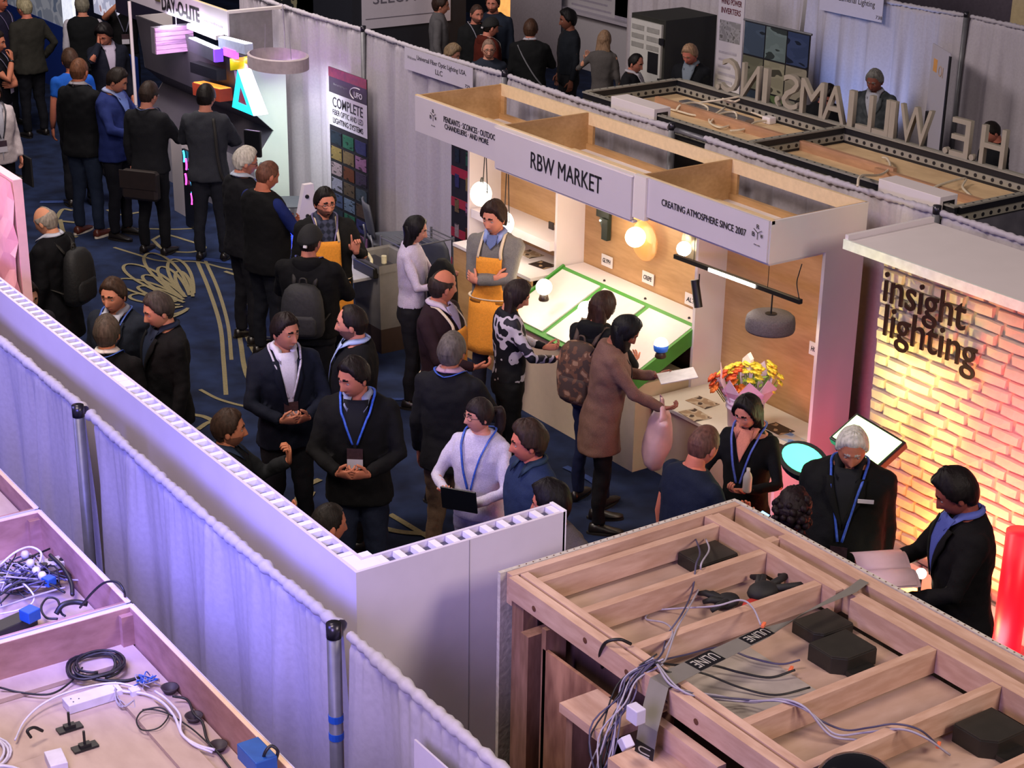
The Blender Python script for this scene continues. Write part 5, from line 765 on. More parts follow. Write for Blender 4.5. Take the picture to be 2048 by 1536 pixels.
tfb('side_wall', mat('wave_panel', '4a4854', .5, kind='wood', scale=5, stretch=(1, .6, .6), col2='6a6874'), -8.0, -7.98, 9.4, 10.45, 0, 2.32); tfb('front_wall', m_wh, -12.4, -8.02, 9.40, 9.42, 0, 2.30)
for (u0, l) in ((0, 'white box channel over the near rail at the left end'), (1, 'white box channel over the near rail at the right end')):
    c = (-11.633, 9.104, 2.500) if u0 == 0 else (-8.419, 9.226, 2.500); t = thing('white_cover', l, 'box', (c[0], 9.42, 2.36)); MB().box(-.30, .30, -.10, .08, .0, .135).build('cover_body', m_wp, t, bevel=.003); MB().box(.28, .302, -.07, .05, .02, .10).build('open_end', m_rb, t)
cwt = m_wp and mat('cable_cream', 'c9bca8', .5)
for k, (p, l) in enumerate(((W3((-11.753, 9.913, 2.330), (-11.745, 9.960, 2.380), (-11.758, 10.133, 2.380), (-11.649, 10.188, 2.350), (-11.500, 10.034, 2.330), (-11.557, 9.939, 2.330), (-11.746, 9.925, 2.330), (-11.899, 9.908, 2.320), (-11.625, 9.570, 2.360)), 'cream cable loop at the left of the perforated frame'), (W3((-11.258, 9.885, 2.330), (-11.363, 10.086, 2.360), (-11.339, 10.239, 2.360), (-11.147, 10.072, 2.330), (-11.072, 9.837, 2.330), (-11.335, 9.939, 2.330), (-11.468, 10.233, 2.380)), 'cream cable loop in the middle of the pale board'),
   (W3((-11.804, 10.232, 2.360), (-11.585, 10.273, 2.420), (-11.524, 10.477, 2.440), (-11.538, 10.410, 2.400), (-11.673, 10.380, 2.400), (-11.533, 10.469, 2.340), (-11.123, 10.396, 2.340)), 'tangled cream cable beside the white plug'), (W3((-10.931, 9.827, 2.330), (-10.889, 9.957, 2.340), (-11.025, 10.193, 2.340), (-11.029, 10.369, 2.340)), 'cream cable leading to the white plug'), (W3((-8.638, 9.021, 2.500), (-8.773, 9.189, 2.520), (-9.039, 9.671, 2.400), (-9.267, 10.018, 2.360), (-9.468, 10.197, 2.360), (-9.578, 10.257, 2.340)), 'cream cable arching to the right bay'), (W3((-8.609, 9.705, 2.360), (-8.647, 9.905, 2.380), (-8.729, 10.272, 2.360), (-8.634, 10.143, 2.330), (-8.395, 9.988, 2.320), (-8.541, 9.906, 2.320)), 'cream cable at the right end of the right bay'))): cable('cable', p, .010, cwt, l)
tag(MB().box(-.05, .05, -.04, .04, 0, .06).build('plug_block', m_wp, None, loc=((-11.037, 10.366, 2.330)[0], (-11.037, 10.366, 2.330)[1], 2.31), bevel=.008), 'white plug block at the end of the cream cables', 'plug')
ls = thing('letter_sign', 'large grey letters standing on the far rail, seen from behind and reversed', 'sign', (0, 10.47, 2.45)); m_lt = mat('letter_grey', '958d80', .6, var=.04)
for ch, u, v, w_ in (('H', 1983, 335, .24), ('.', 1945, 318, .05), ('E', 1919, 310, .19), ('.', 1893, 300, .05), ('W', 1829, 285, .34), ('I', 1784, 272, .06), ('L', 1762, 265, .18), ('L', 1729, 255, .18), ('I', 1702, 246, .06), ('A', 1668, 240, .26), ('M', 1624, 228, .28), ('S', 1581, 215, .20), (',', 1556, 212, .06), ('I', 1531, 203, .06), ('N', 1501, 195, .23), ('C', 1461, 186, .22), ('.', 1438, 182, .05)):
    x = {1983: (-8.653, 10.470, 2.436)[0], 1945: (-8.846, 10.470, 2.461)[0], 1919: (-8.978, 10.470, 2.463)[0], 1893: (-9.114, 10.470, 2.474)[0], 1829: (-9.451, 10.470, 2.463)[0], 1784: (-9.697, 10.470, 2.464)[0], 1762: (-9.820, 10.470, 2.468)[0], 1729: (-10.007, 10.470, 2.471)[0], 1702: (-10.163, 10.470, 2.477)[0], 1668: (-10.361, 10.470, 2.462)[0], 1624: (-10.626, 10.470, 2.461)[0], 1581: (-10.892, 10.470, 2.465)[0], 1556: (-11.048, 10.470, 2.448)[0], 1531: (-11.209, 10.470, 2.456)[0], 1501: (-11.405, 10.470, 2.454)[0], 1461: (-11.672, 10.470, 2.445)[0], 1438: (-11.828, 10.470, 2.433)[0]}[u]
    hh = .05 if ch == '.' else .09 if ch == ',' else .30; text('letter', ch, (x, 0, hh/2), w_, hh, (-1, 0, 0), zd, m_lt, ls, th=.04)
MB().box(-12.3, -8.1, -.02, .02, -.015, .0).build('letter_base', m_rl, ls)
# ---------------------------------------------------------------- people
CL = bpy.data.textures.new('cloth_folds', 'CLOUDS'); CL.noise_scale = .11; CL.noise_depth = 2
ELS = np.radians(np.concatenate([np.linspace(-90, -50, 7), np.linspace(-46, 24, 28), np.linspace(31, 90, 9)]))
_t = np.linspace(-1, 1, 41)[:-1]; AZS = math.pi*(.5*_t+.5*_t**3)
def skull(az, el):
    d = np.array([math.sin(az)*math.cos(el), math.cos(az)*math.cos(el), math.sin(el)])
    x, y, z = d*(.077, .098, .118); t = min(1, max(0, -z/.118))
    x *= 1-.27*t**1.6
    if y < 0: y *= (1-.36*t**1.2)*(1.03 if z > 0 else 1)
    else:
        y *= .95
        ax = abs(x)
        if z < .014:
            rise = min(1, (.014-z)/.048); fall = min(1, max(0, (z+.052)/.014)); y += .026*rise*fall*math.exp(-(x/(.008+.006*rise))**2)
        y -= .010*math.exp(-((ax-.031)/.014)**2-((z-.004)/.011)**2)
        y += .004*math.exp(-((z-.030)/.008)**2)*(1 if ax < .05 else 0)
        y += .006*math.exp(-(x/.021)**2-((z+.069)/.010)**2)+.008*math.exp(-(x/.022)**2-((z+.104)/.014)**2)
        y += .003*math.exp(-((ax-.042)/.015)**2-((z+.025)/.02)**2)
    return np.array([x, y, z])
SK = np.array([[skull(a, e) for a in AZS] for e in ELS])
def head_into(mb, M, style):
    nE, nA = SK.shape[:2]; V = SK.reshape(-1, 3); F = []; m = []
    for i in range(nE-1):
        for j in range(nA):
            q = (i*nA+j, i*nA+(j+1) % nA, (i+1)*nA+(j+1) % nA, (i+1)*nA+j); c = V[list(q)].mean(0); F.append(q); k = 0
            ax, y, z = abs(c[0]), c[1], c[2]
            if y > 0:
                if ax < .023 and -.075 < z < -.063: k = 1
                if style.get('mouth') == 'open' and ax < .014 and -.080 < z < -.064: k = 3
                if style.get('mouth') == 'smile' and ax < .022+.1*0 and -.071 < z < -.065: k = 4
                if .013 < ax < .046 and .025 < z < .033+(.003 if ax < .03 else 0): k = 2
            if style.get('beard') and k == 0 and z < -.028-(0 if ax > .045 else .012) and y > -.015 and not (ax < .016 and z > -.05): k = 5
            m.append(k)
    A = np.array(M); f = lambda P: np.asarray(P)@A[:3, :3].T+A[:3, 3]
    mb.add(f(V), F, m)
    for s in (-1, 1):
        e = MB().ball((s*.031, .0725, .003), (.0115, .0095, .0048 if style.get('squint') else .0066), 10, 8)
        e.m = [6 if (np.concatenate(e.v)[list(q)].mean(0)[1] > .0805) else 4 for q in e.f]; e.v = [f(v) for v in e.v]
        mb.add(np.concatenate(e.v), e.f, e.m)
        r = MB().ball((0, 0, 0), (.009, .019, .031), 8, 6); r.xf(Matrix.Translation((s*.078, -.010, -.008))@Matrix.Rotation(s*R(-18), 4, 'Z'))
        mb.add(f(np.concatenate(r.v)), r.f, 0)
def hair_mesh(style, seedv):
    """cap of hair following the skull, sunk under the skin outside the hairline"""
    nE, nA = SK.shape[:2]; r_ = np.random.default_rng(seedv); V = np.empty((nE, nA, 3)); kind = style
    ph = r_.uniform(0, 6, 6)
    th = {'short': .014, 'crew': .007, 'balding': .009, 'long': .020, 'bob': .024, 'full': .024, 'curly': .035, 'receding': .010, 'cap': .018}.get(kind, .012)
    for i in range(nE):
        for j in range(nA):
            p = SK[i, j]; az = abs(math.degrees(AZS[j])); z = p[2]
            line = np.interp(az, [0, 35, 52, 66, 84, 92, 104, 120, 180], [.070, .068, .050, .012, -.020, -.004, -.030, -.068, -.080])
            if kind in ('long', 'bob'): line = np.interp(az, [0, 25, 45, 62, 80, 180], [.080, .074, .045, -.02, -.10, -.12])
            if kind == 'fringe' : line = np.interp(az, [0, 35, 50, 66, 84, 180], [.038, .036, .03, -.01, -.05, -.085])
            if kind == 'cap': line = np.interp(az, [0, 60, 90, 180], [.045, .03, .01, -.045])
            if kind == 'receding': line = np.interp(az, [0, 25, 45, 66, 84, 92, 104, 120, 180], [.088, .098, .084, .012, -.020, -.004, -.030, -.068, -.080])
            a = min(1, max(0, (z-line)/.012)); 
            if kind == 'balding':
                a *= min(1, max(0, (.052+.03*max(0, (az-90)/90)-z)/.014)) if az < 175 else 1
                a *= min(1, max(0, (az-48)/12))
            lump = .25*math.sin(p[0]*70+ph[0])*math.sin(p[2]*60+ph[1])+.2*math.sin(p[1]*95+ph[2])+.2*math.sin(AZS[j]*9+ph[3]+z*40)
            if kind == 'curly': lump += .5*r_.uniform(-1, 1)
            if kind == 'cap': lump = 0
            top = 1+.5*max(0, z/.118)*(kind in ('short', 'full'))
            o = -.012+a*(.012+th*top*(1+.35*lump)); nrm = p/(np.linalg.norm(p)+1e-9); V[i, j] = p+nrm*o
    F = [(i*nA+j, i*nA+(j+1) % nA, (i+1)*nA+(j+1) % nA, (i+1)*nA+j) for i in range(nE-1) for j in range(nA)]
    mb = MB().add(V.reshape(-1, 3), F); a = np.arange(20)*2*math.pi/20
    def fall(zs, ws, ds, ys):
        rings = []
        for z, w, d, yc in zip(zs, ws, ds, ys):
            k = 1+.07*np.sin(a*7+ph[4]+z*14)
            rings.append(np.stack([w*k*np.cos(a), yc+d*k*np.sin(a), np.full(20, z)], 1))
        mb.loft(rings[::-1])
    nf = len(mb.v)
    if kind == 'long': fall([.05, 0, -.06, -.12, -.20, -.30, -.38], [.078, .092, .094, .100, .112, .100, .05], [.06, .066, .060, .050, .046, .036, .02], [-.045, -.042, -.045, -.062, -.078, -.088, -.092])
    if kind == 'bob': fall([.06, 0, -.06, -.11, -.15, -.165], [.078, .098, .103, .102, .092, .06], [.06, .074, .076, .072, .062, .04], [-.042, -.036, -.034, -.034, -.034, -.035])
    if kind == 'curly': 
        for _ in range(70):
            t, q = r_.uniform(0, 2*math.pi), r_.uniform(-1.1, 1.2); rr = r_.uniform(.10, .125)
            c = (rr*math.cos(t)*math.cos(q), rr*math.sin(t)*math.cos(q)*.95-.025, rr*math.sin(q)*1.25-.03)
            if c[1] < .05: mb.ball(c, r_.uniform(.018, .03), 7, 5)
    mb.nf = nf
    if kind == 'fringe':
        mb.tube(spline([(0, -.10, .02), (0, -.15, .01), (0, -.17, -.06), (.01, -.16, -.15), (0, -.14, -.2)], 4), [.02]*4+[.038]*8+[.03]*4+[.012], 9)
    return mb
TOR = np.array([  # z, half width, half depth, y centre
 [.80, .172, .118, -.005], [.88, .178, .125, -.005], [.96, .168, .120, 0], [1.06, .155, .112, .008], [1.16, .163, .118, .008],
 [1.27, .180, .124, .006], [1.36, .190, .117, 0], [1.42, .186, .100, -.008], [1.465, .150, .082, -.014], [1.495, .100, .068, -.016], [1.52, .066, .060, -.014]])
def ring(z, ex, wide=1., belly=0., e=2.4, n=28):
    w, d, yc = (np.interp(z, TOR[:, 0], TOR[:, k]) for k in (1, 2, 3)); bl = belly*math.exp(-((z-1.05)/.14)**2)
    w = w*wide+ex+bl*.5; d = d*(.5+.5*wide)+ex+bl*.5; yc += bl*.5
    a = np.arange(n)*2*math.pi/n; c, s = np.cos(a), np.sin(a)
    return np.stack([w*np.sign(c)*abs(c)**(2/e), yc+d*np.sign(s)*abs(s)**(2/e), np.full(n, z)], 1), w, d, yc
def ik(Sh, Wr, l1, l2, hint):
    Sh, Wr, hint = map(lambda q: np.asarray(q, float), (Sh, Wr, hint)); d = Wr-Sh; D = np.linalg.norm(d)
    if D > (l1+l2)*.985: Wr = Sh+d/D*(l1+l2)*.985; d = Wr-Sh; D = np.linalg.norm(d)
    u = d/D; a = (l1*l1-l2*l2+D*D)/(2*D); h = math.sqrt(max(0, l1*l1-a*a)); hn = hint-u*(hint@u); hn /= np.linalg.norm(hn)+1e-9
    return Sh+u*a+hn*h, Wr
def hand(mb, w, f, n, side, curl=.5, pointing=False, m=0, k=1.):
    w, f, n = (np.asarray(q, float) for q in (w, f, n)); f /= np.linalg.norm(f); n = n-f*(n@f); n /= np.linalg.norm(n)
    s = np.cross(f, n)*side
    rings = []
    for t, hw, ht in ((-.02, .026, .020), (.01, .030, .019), (.04, .040, .017), (.075, .042, .015), (.095, .038, .011)):
        a = np.arange(10)*2*math.pi/10; rings.append(w+f*t*k+k*(np.outer(np.cos(a)*hw, s)+np.outer(np.sin(a)*ht, n)))
    mb.loft(rings, m)
    for q, (off, ln) in enumerate(((.029, .074), (.010, .082), (-.010, .077), (-.028, .060))):
        p = w+k*(f*.086+s*off); cu = 0.; pts = [w+k*(f*.06+s*off), p]; c_ = .05 if (pointing and q == 0) else curl
        for sg, add in zip((.45, .32, .23), (.6, 1.0, .8)):
            cu += c_*add; p = p+k*ln*sg*(f*math.cos(cu)+n*math.sin(cu)+s*.06*(1.5-q)*.5); pts.append(p)
        mb.tube(pts, np.array([.0095, .0095, .0088, .008, .0062])*k, 6, m)
    b = w+k*(f*.022+s*.026); d1 = f*.55+s*.75+n*.25; d2 = f*.85+s*.25+n*.35
    mb.tube([w+k*s*.012, b, b+k*d1*.036, b+k*(d1*.036+d2*.034), b+k*(d1*.036+d2*.056)], np.array([.012, .013, .0105, .0095, .007])*k, 6, m)
POSES = {   # right-hand wrist, elbow hint, fingers, palm; the left one mirrors x
 'down': ((.245, .05, .87), (.3, -.8, 0), (0, .12, -1), (-1, .1, 0), .45),
 'clasp': ((.085, .27, 1.10), (.9, -.3, -.6), (-.75, .55, .15), (-.3, -.6, .4), .8),
 'front': ((.13, .33, 1.12), (.8, -.3, -.6), (-.35, .8, .1), (-.4, .1, .8), .9),
 'cross': ((-.075, .20, 1.19), (.7, -.1, -.7), (-.85, -.5, .05), (0, -1, 0), .25),
 'crossu': ((-.07, .235, 1.165), (.7, .1, -.7), (-.8, -.6, .1), (0, -1, 0), .25),
 'ear': ((.125, .10, 1.53), (.6, .1, -.9), (-.15, -.3, .9), (-.9, .2, 0), 1.1),
 'raise': ((.20, .28, 1.36), (.5, -.2, -.9), (-.2, .1, 1), (-.3, 1, 0), 1.15),
 'chin': ((.05, .21, 1.44), (.6, .1, -.9), (-.3, -.1, .9), (-.1, -1, .1), 1.0),
 'high': ((.08, .30, 1.62), (.7, .1, -.6), (-.3, .1, .9), (-.3, .9, 0), 1.0),
 'pocket': ((.235, .05, .98), (.7, -.8, .1), (-.15, .3, -1), (-1, .1, 0), .3),
 'hold': ((.10, .30, 1.18), (.8, -.3, -.6), (-.5, .7, .2), (-.2, .1, .8), 1.0),
}
PEOPLE = []
def _hang(s, M, MY):      # the skull cap follows the tilt of the head, loose hair hangs straight down
    A, B = np.array(M), np.array(MY); k = getattr(s, 'nf', len(s.v)); hangs = k < len(s.v) and s.v[k].shape[0] in (140, 120)
    s.v = [v@(B if hangs and i == k else A)[:3, :3].T+(B if hangs and i == k else A)[:3, 3] for i, v in enumerate(s.v)]; return s
MB.hang = _hang
def person(T, face, label, head=None, pitch=8, lean=0, h=None, skin='c08a72', hair='short', haircol='2a1f1a', top='jacket', topcol='16161a', topmat=None, legs='17181d',
           shoes='15100e', rp='down', lp='down', shirt=None, vlow=1.18, vw=.075, collar=None, lapel=False, lanyard=None, badge=False, badgez=1.06, apron=None, wide=1., belly=0., female=False, glasses=None, mouth=None, beard=False, squint=False,
           hem=None, sleeve=None, stance=.10, rhand=None, lhand=None, pointing=False, step=0., sit=0., tie=None, greyside=None, turtleneck=False, shoe_sole='120d0b', legsmat=None, vest=None, watch=False, long_legs=True):
    """T: world point of the top of the head; face/head: 0 looks at the camera, +90 to its right, 180 away"""
    head = face if head is None else head
    idx = len(PEOPLE); seedv = idx*13+5; T = np.array(T, float)
    v = -T[:2]/np.linalg.norm(T[:2]); th = math.atan2(v[1], v[0])+R(face); rotz = th-math.pi/2
    if female: wide = wide*.86
    U = Matrix.Translation((0, 0, .97))@Matrix.Rotation(-R(lean), 4, 'X')@Matrix.Translation((0, 0, -.97))
    hc = Vector((0, .014, 1.632))
    HM = U@Matrix.Translation(hc-Vector((0, .01, .10)))@Matrix.Rotation(R(head-face), 4, 'Z')@Matrix.Rotation(-R(pitch)+R(lean)*.5, 4, 'X')@Matrix.Translation((0, .01, .10))
    HM = HM@Matrix.Scale(.98 if female else 1.04, 4)
    tl = HM@Vector((0, 0, .118)); hp = HM@Vector((0, 0, 0)); HY = Matrix.Translation(hp)@Matrix.Rotation(R(head-face), 4, 'Z')@Matrix.Scale(.98 if female else 1.04, 4); sc = (T[2]+sit)/tl.z
    Rz = Matrix.Rotation(rotz, 4, 'Z'); off = Rz@(tl*sc); base = Vector((T[0]-off.x, T[1]-off.y, -sit))
    ms = mat('skin_'+skin, skin, .6, var=.05, scale=25, kind='skin', bump=.05)
    hcol = mat('hair_'+haircol, haircol, .55, var=.35, scale=60, stretch=(1, 1, .25), bump=.5)
    lips = mat('lip_'+skin, tuple(int(int(skin[i:i+2], 16)*k) for i, k in ((0, .82), (2, .62), (4, .64))), .45, var=.03)
    dark = mat('mouth_dark', '2a0f0e', .5); white = mat('eye_white', '8f8580', .7, var=.02); iris = mat('iris', '20140f', .2, var=.2)
    stub = mat('stubble_'+skin+haircol, tuple(int(int(skin[i:i+2], 16)*.55+int(haircol[i:i+2], 16)*.4) for i in (0, 2, 4)), .7, var=.12, scale=120)
    b = MB(); head_into(b, HM, dict(mouth=mouth, beard=beard, squint=squint))
    A = np.array(U); fu = lambda P: np.asarray(P, float)@A[:3, :3].T+A[:3, 3]; du = lambda P: np.asarray(P, float)@A[:3, :3].T
    nr = .046 if female else .056
    hb = np.array(HM@Vector((0, -.022, -.055))); b.tube([fu((0, -.018, 1.44)), fu((0, -.014, 1.50)), (fu((0, -.012, 1.53))+hb)/2, hb], [nr*1.35, nr*1.1, nr, nr*.95], 14)
    zz = [.84, .96, 1.06, 1.16, 1.27, 1.36, 1.42, 1.465, 1.495, 1.52]
    b.loft([fu(ring(z, -.012, wide, belly, n=16)[0]) for z in zz])
    # arms
    arms = {}
    for side, pose in ((1, rp), (-1, lp)):
        wr, hint, fd, pn, cu = (POSES[pose] if isinstance(pose, str) else pose)
        flip = np.array([side, 1, 1]); Sh = np.array([.178*wide*side, -.01, 1.415]); wr = np.array(wr)*flip; hint = np.array(hint)*flip
        E, Wr = ik(Sh, wr, .285, .255, hint); f_ = np.array(fd)*flip; n_ = np.array(pn)*flip
        arms[side] = [fu(Sh), fu(E), fu(Wr), du(f_), du(n_), cu]
        b.tube([fu(Sh), fu((Sh*.35+E*.65)), fu(E), fu(E*.45+Wr*.55), fu(Wr)], np.array([.05, .043, .037, .036, .025])*(.85 if female else 1), 10)
        hand(b, fu(Wr), du(f_), du(n_), side, cu, pointing and side == (1 if pointing == 'r' else -1), k=.92 if female else 1)
    # legs
    knees = []
    for s in (-1, 1):
        ky = .02+step*s*.6
        b.tube([(s*.088, 0, .90), (s*(.09+stance*.1), ky, .50), (s*(.07+stance*.5), step*s-.005, .28), (s*(.07+stance*.5), step*s, .09), (s*(.07+stance*.5), step*s+.01, .04)], [.07, .035, .028, .026, .03], 8)
    body = b.scale(sc).build('person', [ms, lips, hcol, dark, white, stub, iris], None, smooth=True, loc=base, rotz=rotz)
    tag(body, label, 'person'); PEOPLE.append(body)
    W4 = Matrix.Translation(base)@Rz@Matrix.Scale(sc, 4); body_info = dict(o=body, M=W4, U=W4@U, H=W4@HM, arms=arms, sc=sc)
    # hair
    if hair != 'bald':
        hm = hair_mesh(hair, seedv); hm.hang(HM, HY); hm.scale(sc)
        if hair == 'cap':
            c = mat('cap_fabric', '0c0c0f', .85, var=.2, scale=80, bump=.2)
            hm2 = MB().prism([(.055*math.sin(q), .075+.075*math.cos(q), .045) for q in np.linspace(-1.4, 1.4, 10)], (0, 0, -.005)).xf(HM).scale(sc)
            o = hm.build('cap', c, body, smooth=True); hm2.build('cap_brim', c, o, smooth=False); 
            lb = MB().box(.012, .038, -.128, -.112, -.030, -.012).xf(HM).scale(sc).build('cap_label', mat('white_label', 'c8c4cc', .6, var=.02), o)
            h2 = hair_mesh('crew', seedv).xf(HM).scale(sc).build('hair', hcol, body, smooth=True)
        else: hm.build('hair', hcol, body, smooth=True)
    # garment
    gm = topmat or mat('cloth_'+topcol, ''.join('%02x' % int(int(topcol[q:q+2], 16)*(.80 if int(topcol[q:q+2], 16) < 70 else 1)) for q in (0, 2, 4)), .85, var=.16, scale=140, kind='fabric', bump=.18)
    ex = {'jacket': .026, 'coat': .030, 'sweater': .018, 'shirt': .014, 'tee': .014, 'vest': .024, 'hoodie': .030}[top]
    hem = hem if hem is not None else {'jacket': .82, 'coat': .62, 'sweater': .90, 'shirt': .94, 'tee': .92, 'vest': .88, 'hoodie': .88}[top]
    g = MB(); zs = [z for z in (.62, .70, .76, .82, .88, .94, 1.0, 1.06, 1.12, 1.2, 1.28, 1.36, 1.42, 1.465, 1.49, 1.512) if z >= hem-.001]
    if hem not in zs: zs = [hem]+zs
    rings = []
    if shirt == skin: zs = [z for z in zs if z < 1.48]
    for z in zs:
        rg, _w, _d, _yc = ring(max(z, .80), ex+(max(0, .9-z)*.10 if top in ('jacket', 'coat') else 0), wide, belly); rg[:, 2] = z
        if z > 1.40: rg[:, 2] -= np.clip((rg[:, 1]-_yc)/_d, 0, 1)*(z-1.40)*(.32 if shirt else .12 if not turtleneck else 0)
        rings.append(fu(rg) if z > .9 else (fu(rg)*max(0, (z-.6)/.3)+rg*(1-max(0, (z-.6)/.3))))
    if turtleneck: rings.append(fu(ring(1.51, .012, wide)[0])); rings.append(fu(ring(1.55, .004, wide)[0]))
    g.loft(rings)
    slv = sleeve if sleeve is not None else (.30 if top == 'tee' else 1.)
    sr = {'jacket': 1.0, 'coat': 1.08, 'sweater': .95, 'shirt': .88, 'tee': .95, 'vest': .95, 'hoodie': 1.1}[top]*(.86 if female else 1)
    sg = MB()
    for s in (1, -1):
        Sh, E, Wr = arms[s][:3]; tgt = sg if top == 'vest' else g
        if slv >= 1: pts, rr = [Sh*1.0, Sh*.6+E*.4, E, E*.5+Wr*.5, Wr-(Wr-E)*.02], np.array([.064, .062, .055, .049, .040])*sr
        elif slv > .5: pts, rr = [Sh, Sh*.6+E*.4, E, E+(Wr-E)*.25], np.array([.064, .06, .052, .05])*sr
        else: pts, rr = [Sh, Sh*(1-slv*1.2)+E*slv*1.2, Sh*(1-slv*1.9)+E*slv*1.9], np.array([.062, .060, .058])*sr
        tgt.tube(pts, rr, 12)
        if top != 'vest': g.ball(Sh, (.068*sr,)*3, 10, 8)
        else: sg.ball(Sh, .06, 10, 8)
    def soften(o, vox, disp=.010):
        r = o.modifiers.new('remesh', 'REMESH'); r.mode = 'VOXEL'; r.voxel_size = vox; r.use_smooth_shade = True
        sm = o.modifiers.new('smooth', 'SMOOTH'); sm.factor = .5; sm.iterations = 3
        d = o.modifiers.new('folds', 'DISPLACE'); d.texture = CL; d.strength = disp*1.9; d.mid_level = .5
    near = np.linalg.norm(T[:2]) < 16.5; vx = .0135 if near else .018
    name = {'jacket': 'jacket', 'coat': 'coat', 'sweater': 'sweater', 'shirt': 'shirt', 'tee': 't_shirt', 'vest': 'vest', 'hoodie': 'hoodie'}[top]
    go = g.scale(sc).build(name, gm, body, smooth=True); soften(go, vx, .014 if top in ('jacket', 'coat', 'hoodie') else .011)
    if top == 'vest':
        so = sg.scale(sc).build('shirt_sleeves', mat('cloth_'+(vest or 'b0b0b8'), vest or 'b0b0b8', .8, var=.12, scale=120, bump=.15), body, smooth=True); soften(so, vx)
    if top == 'hoodie':
        hd = MB().loft([fu(np.stack([(.10+q*.5)*np.cos(a_), -.075+(.055+q*.3)*np.sin(a_), np.full(14, z)], 1)) for z, q in ((1.40, 0), (1.44, .04), (1.49, .05), (1.53, .01)) for a_ in [np.arange(14)*2*math.pi/14]])
        soften(hd.scale(sc).build('hood', gm, body, smooth=True), vx, .01)
    # trousers and shoes
    lm = legsmat or mat('trouser_'+legs, legs, .85, var=.14, scale=90, kind='fabric', bump=.15)
    t = MB(); t.loft([ring(z, .010, wide*(1.02 if female else .98), belly*.5)[0] for z in (.82, .88, .94, 1.0)])
    for s in (-1, 1):
        ky = .02+step*s*.6; kx = s*(.09+stance*.1)
        t.tube([(s*.088, 0, .92), (s*.088, .0, .80), (kx, ky, .50), (s*(.07+stance*.5), step*s-.005, .28), (s*(.07+stance*.5), step*s, .075)], np.array([.105, .098, .070, .060, .056])*(.9 if female else 1), 14)
    if sit == 0: soften(t.scale(sc).build('trousers', lm, body, smooth=True), vx*1.15, .014)
    else: soften(t.scale(sc).build('trousers', lm, body, smooth=True), .03, .01)
    for s in (-1, 1):
        x = s*(.07+stance*.5); y0 = step*s; sh = MB(); rg = []
        for yy, hw, top_ in ((-.075, .020, .05), (-.065, .036, .085), (-.02, .040, .095), (.04, .042, .075), (.11, .048, .052), (.165, .040, .040), (.195, .018, .028)):
            a = np.arange(12)*2*math.pi/12; rg.append(np.stack([x+s*.1*max(0, yy)+hw*np.cos(a), np.full(12, y0+yy), np.where(np.sin(a) > 0, .03+(top_-.03)*np.sin(a), .03+.026*np.sin(a))], 1))
        sh.loft(rg); so = sh.scale(sc).build('shoe', mat('shoe_'+shoes, shoes, .35, var=.2), body, smooth=True)
        sl = MB(); sl.loft([np.array([(x+s*.1*max(0, yy)+hw*1.08*math.cos(q), y0+yy+0*q, z) for q in ()]) for yy, hw in ()] or [np.array([(x+s*.01+.046*math.cos(q)*(1+.1*math.sin(q)), y0+.055+.145*math.sin(q), z) for q in np.linspace(0, 2*math.pi, 18)[:-1]]) for z in (0, .018)])
        sl.scale(sc).build('sole', mat('sole_'+shoe_sole, shoe_sole, .7), so)
    # things lying on the chest: front surface of the garment
    def fr(x, z, o=.012):
        rg, w, d, yc = ring(z, ex, wide, belly); k = max(0, 1-abs(x/w)**2.4); return fu((x, yc+d*k**(1/2.4)+o, z))
    def strip(z0, z1, xa, xb, o, n=7, m=5):      # patch between x=xa(z) and x=xb(z)
        return MB().loft([np.array([fr(xa(z)+(xb(z)-xa(z))*q/m, z, o) for q in range(m+1)]) for z in np.linspace(z0, z1, n)], closed=False, cap=False)
    cc = collar if collar is not None else shirt
    if shirt:
        sm_ = mat('shirt_'+shirt, shirt, .75, var=.08, scale=100, bump=.08) if isinstance(shirt, str) else shirt
        hw = lambda z: vw*min(1, max(.02, (z-vlow)/(1.44-vlow)))
        hw = lambda z: min(vw*min(1, max(.02, (z-vlow)/(1.44-vlow))), .86*ring(z, ex, wide, belly)[1]); p = strip(vlow, 1.506, lambda z: -hw(z), hw, .012, 10); po = p.scale(sc).build('shirt_front', sm_, body, smooth=True)
        sd = po.modifiers.new('thick', 'SOLIDIFY'); sd.thickness = .004
        if lapel:
            for s in (-1, 1):
                lw = lambda z: .012+.045*max(0, min(1, (z-vlow)/(1.36-vlow)))*(1 if z < 1.40 else .6)
                q = strip(vlow-.02, 1.46, lambda z: s*hw(z), lambda z: s*(hw(z)+lw(z)), .016, 8, 3).scale(sc).build('lapel', gm, body, smooth=True)
                q.modifiers.new('thick', 'SOLIDIFY').thickness = .006
        if tie: strip(vlow, 1.46, lambda z: -.022 if z < 1.4 else -.014, lambda z: .022 if z < 1.4 else .014, .018, 6, 2).scale(sc).build('tie', mat('tie_'+tie, tie, .5), body, smooth=True)
    if cc:
        cm = mat('collar_'+cc, cc, .75, var=.06) ; c = MB()
        for s in (-1, 1):
            an = np.linspace(R(-90), R(48), 9); A1 = [fu((s*.066*math.cos(q), -.016+.062*math.sin(q), 1.500)) for q in an]; A2 = [fu((s*.070*math.cos(q), -.014+.066*math.sin(q), 1.548-.022*max(0, math.sin(q)))) for q in an]; A3 = [fu((s*.094*math.cos(q), -.014+.090*math.sin(q), 1.516-.014*math.sin(q))) for q in an]
            A1.append(fu((s*.030, .050, 1.488))); A2.append(fu((s*.030, .062, 1.512))); A3[-1] = fr(s*.074, 1.474, .018); A3.append(fr(s*.050, 1.440, .020))
            c.loft([np.array(A1), np.array(A2), np.array(A3)], closed=False, cap=False)
        co = c.scale(sc).build('collar', cm, body, smooth=True); co.modifiers.new('thick', 'SOLIDIFY').thickness = .004
